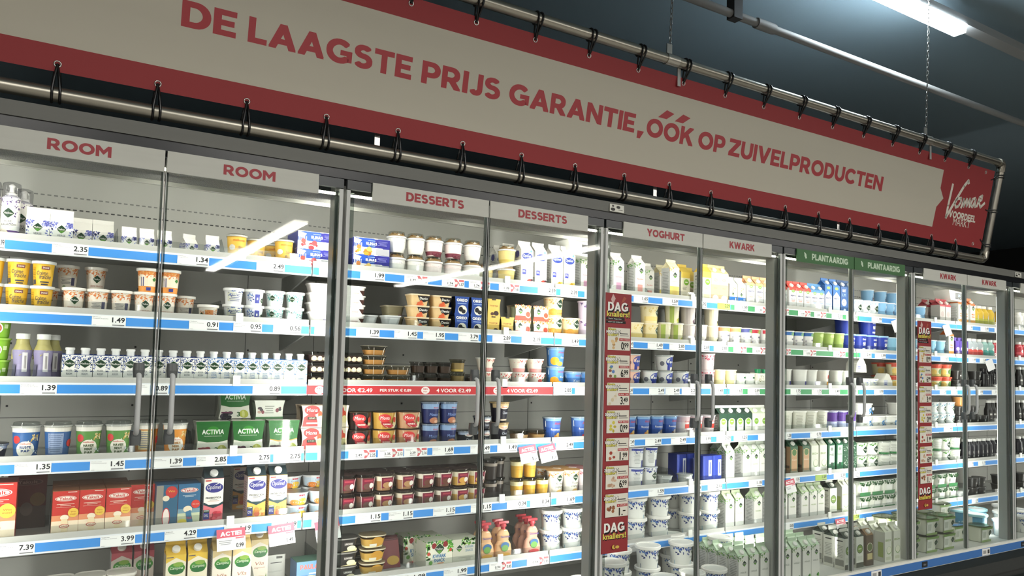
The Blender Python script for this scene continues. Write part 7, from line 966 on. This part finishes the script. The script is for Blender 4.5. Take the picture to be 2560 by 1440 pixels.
# price tags in the rails, promotion cards hanging from them
TAGS = [(0, -1.123, -1.08, '.99', 'Melkan|Slagroom', 'w', 0), (0, -0.94, -0.826, '2.35', 'Melkan|Slagroom Vers', 'w', 0), (0, -0.526, -0.411, '1.34', 'Melkan|Slagroom', 'w', 1), (0, -0.229, -0.116, '2.49', 'Melkunie|Slagroom Tub', 'w', 1), (0, 0.029, 0.095, '', 'Elinas|Griekse Stijl', 'w', 1), (0, 0.212, 0.326, '1.99', 'Elinas|Griekse Stijl|Honing', 'w', 2), (0, 0.42, 0.537, '1.75/1.58', '', 'd', 2), (0, 0.608, 0.726, '1.74/1.57', '', 'd', 2), (0, 0.75, 0.866, '1.74/1.57', '', 'd', 2), (0, 0.915, 1.034, '1.78/1.61', '', 'd', 3), (0, 1.141, 1.253, '2.39', 'Optimel|Yoghurt', 'w', 3), (0, 1.281, 1.39, '2.39', 'Optimel', 'w', 3), (0, 1.434, 1.539, '', 'Melkan Yoghurt', 'w', 3), (0, 1.768, 1.872, '1.65', 'Melkan', 'w', 4), (0, 1.978, 2.096, '1.59', 'Melkan', 'w', 4), (0, 2.209, 2.321, '1.95', 'Campina', 'w', 4), (0, 2.41, 2.517, '2.29', 'Arla', 'g', 5), (0, 2.555, 2.67, '1.99', 'Melkan', 'w', 5), (0, 2.733, 2.864, '1.99/1.79', '', 'd', 5), (0, 2.968, 3.048, '1.99/1.79', '', 'd', 6), (0, 3.137, 3.26, '1.99/1.79', '', 'd', 6), (0, 3.296, 3.419, '1.99/1.79', '', 'd', 6), (0, 3.478, 3.593, '2.55', 'Soja', 'w', 6), (0, 3.632, 3.755, '1.59', 'Haver', 'w', 6), (0, 3.917, 4.034, '1.99', 'Skyr', 'w', 7), (0, 5.14, 5.227, '1.99', '', 'w', 9), (0, 5.346, 5.467, '1.49', '', 'w', 9), (0, 5.56, 5.654, '1.49', '', 'w', 9), (1, -0.803, -0.692, '1.49', 'Melkan|Creme Fraiche', 'w', 0), (1, -0.473, -0.363, '0.91', 'Melkan|Creme Fraiche', 'w', 1), (1, -0.308, -0.197, '0.95', 'Melkan|Demi Creme|Fraiche', 'w', 1), (1, -0.152, -0.037, '0.56', '', 'w', 1), (1, 0.019, 0.114, '1.39', 'Toetje|Choco|Wafel', 'w', 1), (1, 0.203, 0.31, '1.39', 'Toetje|Choco|Balls', 'w', 2), (1, 0.38, 0.492, '1.45', 'Toetje|Mango', 'w', 2), (1, 0.521, 0.631, '1.95', 'Danio|Luchtige kwark', 'w', 2), (1, 0.702, 0.81, '3.79', 'Oreo|Cheesecake', 'w', 2), (1, 0.887, 0.991, '2.89', 'Cheesecake', 'w', 3), (1, 1.053, 1.167, '2.19', 'Melkan|Cream Toetjes', 'w', 3), (1, 1.295, 1.404, '1.49', 'Melkan|Perzik', 'w', 3), (1, 1.709, 1.771, '1.49', '', 'w', 4), (1, 1.874, 1.986, '1.49', 'Melkan Vanille', 'w', 4), (1, 2.034, 2.153, '2.85', 'Danio', 'w', 4), (1, 2.238, 2.348, '2.69', 'Danio', 'w', 5), (1, 2.384, 2.497, '2.85', 'Danio', 'w', 5), (1, 2.548, 2.662, '2.39/2.14', '', 'd', 5), (1, 2.715, 2.841, '2.35/2.09', '', 'd', 5), (1, 2.971, 3.069, '2.35/2.09', '', 'd', 6), (1, 3.19, 3.318, '2.35/2.09', '', 'd', 6), (1, 3.495, 3.623, '2.35/2.09', '', 'd', 6), (1, 3.79, 3.913, '2.49', 'Skyr', 'w', 7), (1, 3.954, 4.08, '1.99', 'Skyr', 'w', 7), (1, 4.773, 4.882, '1.89', '', 'w', 8), (1, 5.165, 5.271, '1.49', '', 'w', 9), (1, 5.33, 5.426, '1.49', '', 'w', 9), (2, -1.01, -0.9, '1.39', 'Blue Band|Finesse Koken', 'w', 0), (2, -0.646, -0.534, '0.89', 'Melkan|Kookroom', 'w', 0), (2, -0.223, -0.11, '0.89', 'Melkan|Kookroom 7%', 'w', 1), (2, 1.254, 1.364, '2.85', 'Almhof|Kwark Sinaasappel', 'w', 3), (2, 1.385, 1.493, '2.89', 'Almhof|Kwark Aardbei', 'w', 3), (2, 1.509, 1.605, '2.49', '', 'w', 3), (2, 1.714, 1.773, '2.49', '', 'w', 4), (2, 1.89, 2.002, '2.49', 'Optimel Kwark', 'w', 4), (2, 2.008, 2.117, '2.49', 'Optimel', 'w', 4), (2, 2.133, 2.252, '2.29', 'Optimel Kwark', 'w', 4), (2, 2.361, 2.467, '1.49', 'Melkan', 'w', 5), (2, 2.52, 2.63, '1.65', 'Lactosevrij', 'w', 5), (2, 2.675, 2.782, '0.89', 'Melkan', 'w', 5), (2, 2.876, 2.992, '1.99', '', 'w', 5), (2, 3.067, 3.164, '1.75', '', 'w', 6), (2, 3.275, 3.376, '1.75', 'Kefir', 'w', 6), (2, 3.45, 3.564, '1.49', 'Kefir', 'w', 6), (2, 3.65, 3.759, '0.99', '', 'w', 7), (2, 3.944, 4.051, '0.99', 'Melkan', 'w', 7), (2, 4.76, 4.847, '1.29', '', 'w', 8), (2, 4.913, 5.002, '2.29', '', 'w', 8), (2, 5.278, 5.374, '1.99', '', 'w', 9), (2, 5.507, 5.607, '1.99', '', 'w', 9), (3, -1.012, -0.903, '1.35', 'Melkunie|Rijstepap', 'w', 0), (3, -0.783, -0.67, '1.45', 'Melkunie|Havermoutpap', 'w', 0), (3, -0.582, -0.471, '1.39', 'Melkunie|Griesmeelpap', 'w', 1), (3, -0.423, -0.309, '2.85', 'Activia|Yoghurt|Aardbei', 'w', 1), (3, -0.251, -0.142, '2.75', 'Activia|Yoghurt Pruim', 'w', 1), (3, -0.129, -0.016, '2.75', 'Activia|Muesli', 'w', 1), (3, 0.053, 0.149, '1.85', 'Mona|Pudding|Vanille', 'w', 1), (3, 0.188, 0.313, '2.49/2.25', '', 'd', 2), (3, 0.322, 0.442, '2.35/2.12', '', 'd', 2), (3, 0.446, 0.56, '2.39/2.16', '', 'd', 2), (3, 0.586, 0.695, '1.69', 'Almhof|Chocolade|Mousse', 'w', 2), (3, 0.783, 0.89, '1.49', 'Almhof|Choco', 'w', 2), (3, 0.93, 1.043, '1.49', 'Almhof Choco', 'w', 3), (3, 1.274, 1.382, '2.49', 'Almhof|Roomyoghurt', 'w', 3), (3, 1.72, 1.79, '2.49', '', 'w', 4), (3, 1.867, 1.984, '2.49', 'Almhof Roomyoghurt', 'w', 4), (3, 2.056, 2.172, '2.49', 'Almhof', 'w', 4), (3, 2.269, 2.369, '1.99', 'Almhof', 'w', 5), (3, 2.414, 2.534, '2.09', 'Campina|Yoghurt', 'w', 5), (3, 2.558, 2.675, '1.25', 'Campina Halfvol', 'w', 5), (3, 2.771, 2.886, '1.12', 'Melkan', 'w', 5), (3, 2.986, 3.077, '1.28', 'Melkan', 'w', 6), (3, 3.26, 3.373, '0.78', 'Bio', 'w', 6), (3, 3.573, 3.685, '1.39', 'Yoghurt', 'w', 6), (3, 4.811, 4.931, '1.49', '', 'w', 8), (4, -1.051, -0.938, '7.39', 'Yakult|Original 15|Pack', 'w', 0), (4, -0.737, -0.623, '3.99', 'Yakult|Original 8 Pack', 'w', 0), (4, -0.523, -0.408, '4.29', 'Yakult|Balance', 'w', 1), (4, -0.308, -0.204, '1.19', 'Optimel|Yoghurt', 'w', 1), (4, -0.125, -0.021, '1.49', 'Optimel', 'w', 1), (4, 0.039, 0.131, '1.15', 'Ehrmann|Creme', 'w', 1), (4, 0.23, 0.347, '1.15', 'Ehrmann|Grand Dessert|Duo Choco', 'w', 2), (4, 0.383, 0.5, '1.15', 'Ehrmann|Grand Dessert|Latte', 'w', 2), (4, 0.599, 0.712, '1.15', 'Ehrmann|Grand Dessert|Chocolade', 'w', 2), (4, 0.794, 0.907, '1.15', 'Grand|Dessert', 'w', 3), (4, 0.992, 1.105, '0.34', 'Pudding', 'w', 3), (4, 1.126, 1.243, '0.34', 'Pudding|Vanille', 'w', 3), (4, 1.284, 1.399, '1.69', 'Melkan|Roomyoghurt', 'w', 3), (4, 1.896, 2.01, '1.59', 'Griekse|Stijl', 'w', 4), (4, 2.195, 2.296, '1.99', 'Kwark', 'w', 4), (4, 2.347, 2.464, '2.15', 'Campina', 'w', 5), (4, 2.692, 2.809, '1.18', 'Melkan', 'w', 5), (4, 3.072, 3.16, '1.85', '', 'w', 6), (4, 3.314, 3.428, '1.59', 'Eko', 'g', 6), (4, 3.502, 3.625, '2.39', 'Lactosevrij', 'w', 6), (4, 3.668, 3.781, '2.95', '', 'w', 7), (4, 5.142, 5.223, '1.19', '', 'w', 9), (4, 5.293, 5.4, '1.19', '', 'w', 9), (5, -0.078, 0.02, '1.79', 'Vla', 'w', 1), (5, 0.429, 0.573, '1.89', 'Vla Toetje', 'w', 2), (5, 0.662, 0.784, '1.99', 'Melkan|Kwarksnack|Aardbei', 'w', 2), (5, 0.903, 1.028, '0.94/0.85', '', 'd', 3), (5, 1.115, 1.246, '0.94/0.85', '', 'd', 3), (5, 1.766, 1.887, '2.19', 'Melkan|Griekse|Stijl', 'w', 4), (5, 3.01, 3.104, '0.85', 'Melkan', 'w', 6), (5, 3.651, 3.777, '1.59', 'Eko', 'g', 7), (5, 5.195, 5.288, '1.39', '', 'w', 9)]
seen = {}
def price_tag(k, x0, x1, price, name, typ, door):
    z = ZS[k] + .0035; w = x1 - x0; y = YS - .0045
    bg = '#f1f1ef' if typ != 'g' else '#a9c75a'
    b = MB().box(x0, x1, y, y + .001, z, z + .038, bg); F = lambda u, v, l: ((x0 + x1) / 2 + u, y - EPS * l, z + v)
    if typ == 'd' or typ == 'D':
        p1, p2 = price.split('/')
        b.art([('r', -.3, .84, .3, .03, '#8a8a8c'), ('r', -.33, .74, .22, .03, '#8a8a8c'), ('t', p1, -.13, .42, .24, .3, '#4a4a4e', .02), ('r', -.12, .14, .26, .05, '#8a8a8c'), ('p', [(.03, .98), (.14, .98), (.26, .55), (.14, .02), (.06, .02), (.1, .5)], '#c96a6e'), ('r', .12, .5, .14, .3, '#d9d5d3'), ('r', .36, .82, .22, .26, '#d07074'), ('t', p2, .37, .36, .2, .36, '#3f3f44', .02)], F, w, .038)
    else:
        ch = len(price); pw = min(.095 * ch, .38)
        nm = name.split('|')
        b.art(([('t', t, -.48 + min(.46, .035 * len(t) + .03) / 2, .86 - .15 * i, min(.46, .035 * len(t) + .03), .085, '#5a5a5e', .0) for i, t in enumerate(nm)] if name else []) + [('r', -.42, .08, .1, .03, '#9a9a9c')] + ([('t', price, .47 - pw / 2, .62, pw, .5, '#2f2f33', .03)] if price else []) + [('r', .28, .27, .36, .012, '#c9c9c9'), ('r', .28, .12, .36, .09, '#77777a')], F, w, .038)
    what = 'reading ' + price.replace('/', ' and ') if price else 'without readable price'
    key = (what, k, door); seen.setdefault(key, []).append(1); i = len(seen[key])
    lab = '%s price tag %s%s, %s rail, %s door' % ('lime green' if typ == 'g' else 'white', what, (', ' + ORDW[i - 1] + ' such') if i > 1 else '', ROWN[k], DOORW[door])
    tag(b.obj('price_tag'), lab, 'price tag', 'price tags on the ' + ROWN[k])
for t in TAGS: price_tag(*t)
CARDS = [(4, -0.281, 0.108, '0.99', -0.03, 'pink ACTIE card hanging on the rail above the custard cartons', 0), (4, -0.082, 0.105, '1.49', -0.08, 'pink ACTIE card hanging on the rail below the peach yoghurt carton', 0), (4, 0.111, 0.105, '', -0.12, 'pink ACTIE card half hidden by the first mullion', 0), (3, 1.108, 0.1, '1.-', -0.14, 'pink ACTIE card on the fourth rail, nearer the tub of custard cups', 0), (3, 1.225, 0.1, '1.-', -0.16, 'pink ACTIE card on the fourth rail, beside the quark pot price', 0), (4, 3.06, 0.095, '', -0.1, 'pink ACTIE card on the fifth rail, just past the third mullion', 0), (5, 3.566, 0.1, '', -0.05, 'pink ACTIE card on the lowest rail over the dark topped cartons', 0), (0, 4.201, 0.09, '', -0.25, 'pink price card hanging askew under the last green sign', 1), (0, 4.858, 0.09, '', -0.25, 'pink price card hanging askew right of the second poster', 1), (1, 5.475, 0.11, '', -0.25, 'white card hanging askew below the drink bottles', 1), (1, 5.674, 0.1, '', -0.2, 'pink ACTIE card on the second rail beyond the white card', 0)]
def card(k, x, w, price, tiltx, lab, blank):
    z = ZS[k] + .03; y = YS - .0075; H = .082
    b = MB(); a = math.radians(12)
    P = lambda u, v, l, s=1: (x + u * math.cos(tiltx) + v * math.sin(tiltx), y - (H - v) * math.sin(a) - EPS * l * s, z - (H - v) * math.cos(a) - u * math.sin(tiltx))
    q = [P(-w / 2, 0, 0), P(w / 2, 0, 0), P(w / 2, H, 0), P(-w / 2, H, 0)]
    b.hexa([(p[0], p[1] + .001, p[2]) for p in q], q, '#e9e6e6')
    F = lambda u, v, l: P(u, v, l + 1)
    if not blank:
        b.art([('r', 0, .8, 1, .4, '#cf5f70'), ('t', 'ACTIE!', 0, .78, .74, .2, '#f4ecec', .05), ('r', .3, .54, .3, .07, '#d9707c')] + lines(-.2, .46, .46, 3, '#9a9a9e', .08, .03) + ([('t', price, .3, .2, .26 if len(price) > 2 else .16, .2, '#2f2f33', .03)] if price else []), F, w, H)
    tag(b.obj('promotion_card'), lab, 'promotion card', 'promotion cards on the rails')
for t in CARDS: card(*t)

# promotion strip inserts in the red rail
for x0, x1, lab in [(-0.004, 0.863, 'red strip 4 VOOR 2.49 on the third rail, longer piece'), (0.865, 1.247, 'red strip 4 VOOR 2.49 on the third rail, shorter piece next to yoghurt')]:
    z = ZS[2] + .004; y = YS - .005
    b = MB().box(x0, x1, y, y + .001, z, z + .037, '#c43d41')
    F = lambda u, v, l: (x0 + u, y - EPS * l, z + v)
    n = x1 - x0
    u = .03
    a = []
    while u < n - .1:
        a += [('e', u + .025, .5, .021, .0165 * 1.0, '#f0e6e2'), ('t', 'KIES', u + .025, .66, .022, .16, '#c43d41', .03), ('t', 'MIX', u + .025, .34, .02, .16, '#c43d41', .03)]
        if u + .26 < n: a += [('t', '4 VOOR €2.49', u + .17, .5, .18, .5, '#f4eae6', .05)]
        if u + .46 < n: a += [('t', 'PER STUK € 0.89', u + .37, .5, .15, .34, '#f4eae6', .05)]
        u += .49
    for it in a: b.art([it], F, 1, .037, 1 if it[0] == 'e' else 3)
    tag(b.obj('promotion_strip'), lab, 'promotion strip')

# clear dividers between the stacks
DIV = [(0, -0.732, 0, 1), (0, -0.353, 1, 0), (0, -0.064, 1, 1), (0, 0.848, 3, 0), (0, 1.866, 4, 0), (0, 1.895, 4, 1), (1, -0.346, 1, 1), (1, -0.003, 1, 2), (1, 0.772, 2, 1), (1, 1.121, 3, 0), (1, 1.229, 3, 1), (2, 1.355, 3, 0), (2, 1.355, 3, 1), (2, 1.872, 4, 0), (2, 2.006, 4, 1), (2, 2.24, 4, 2), (3, -0.445, 1, 0), (3, -0.435, 1, 1), (4, -0.898, 0, 0), (4, -0.398, 1, 1), (4, -0.148, 1, 2), (4, -0.14, 1, 3), (4, 0.421, 2, 0), (4, 0.521, 2, 1), (4, 2.144, 4, 0), (5, -0.175, 1, 0), (5, 0.139, 2, 0), (5, 0.519, 2, 1), (5, 1.076, 3, 1), (5, 1.218, 3, 2)]
for k, x, door, i in DIV:
    z = ZS[k] + RAIL
    b = MB().extr([(YS + .02, z), (YS + .02, z + .03), (YS + .09, z + .085), (YB - .06, z + .085), (YB - .06, z)], 'x', x, x + .0018, 'c#e6eaea')
    for q in range(7): b.box(x - .0006, x, YS + .12 + q * .045, YS + .123 + q * .045, z + .03, z + .08, '#77797a')
    tag(b.obj('shelf_divider'), 'clear plastic divider, %s on %s, %s door' % (ORDW[i], ROWN[k], DOORW[door]), 'divider', 'clear shelf dividers')
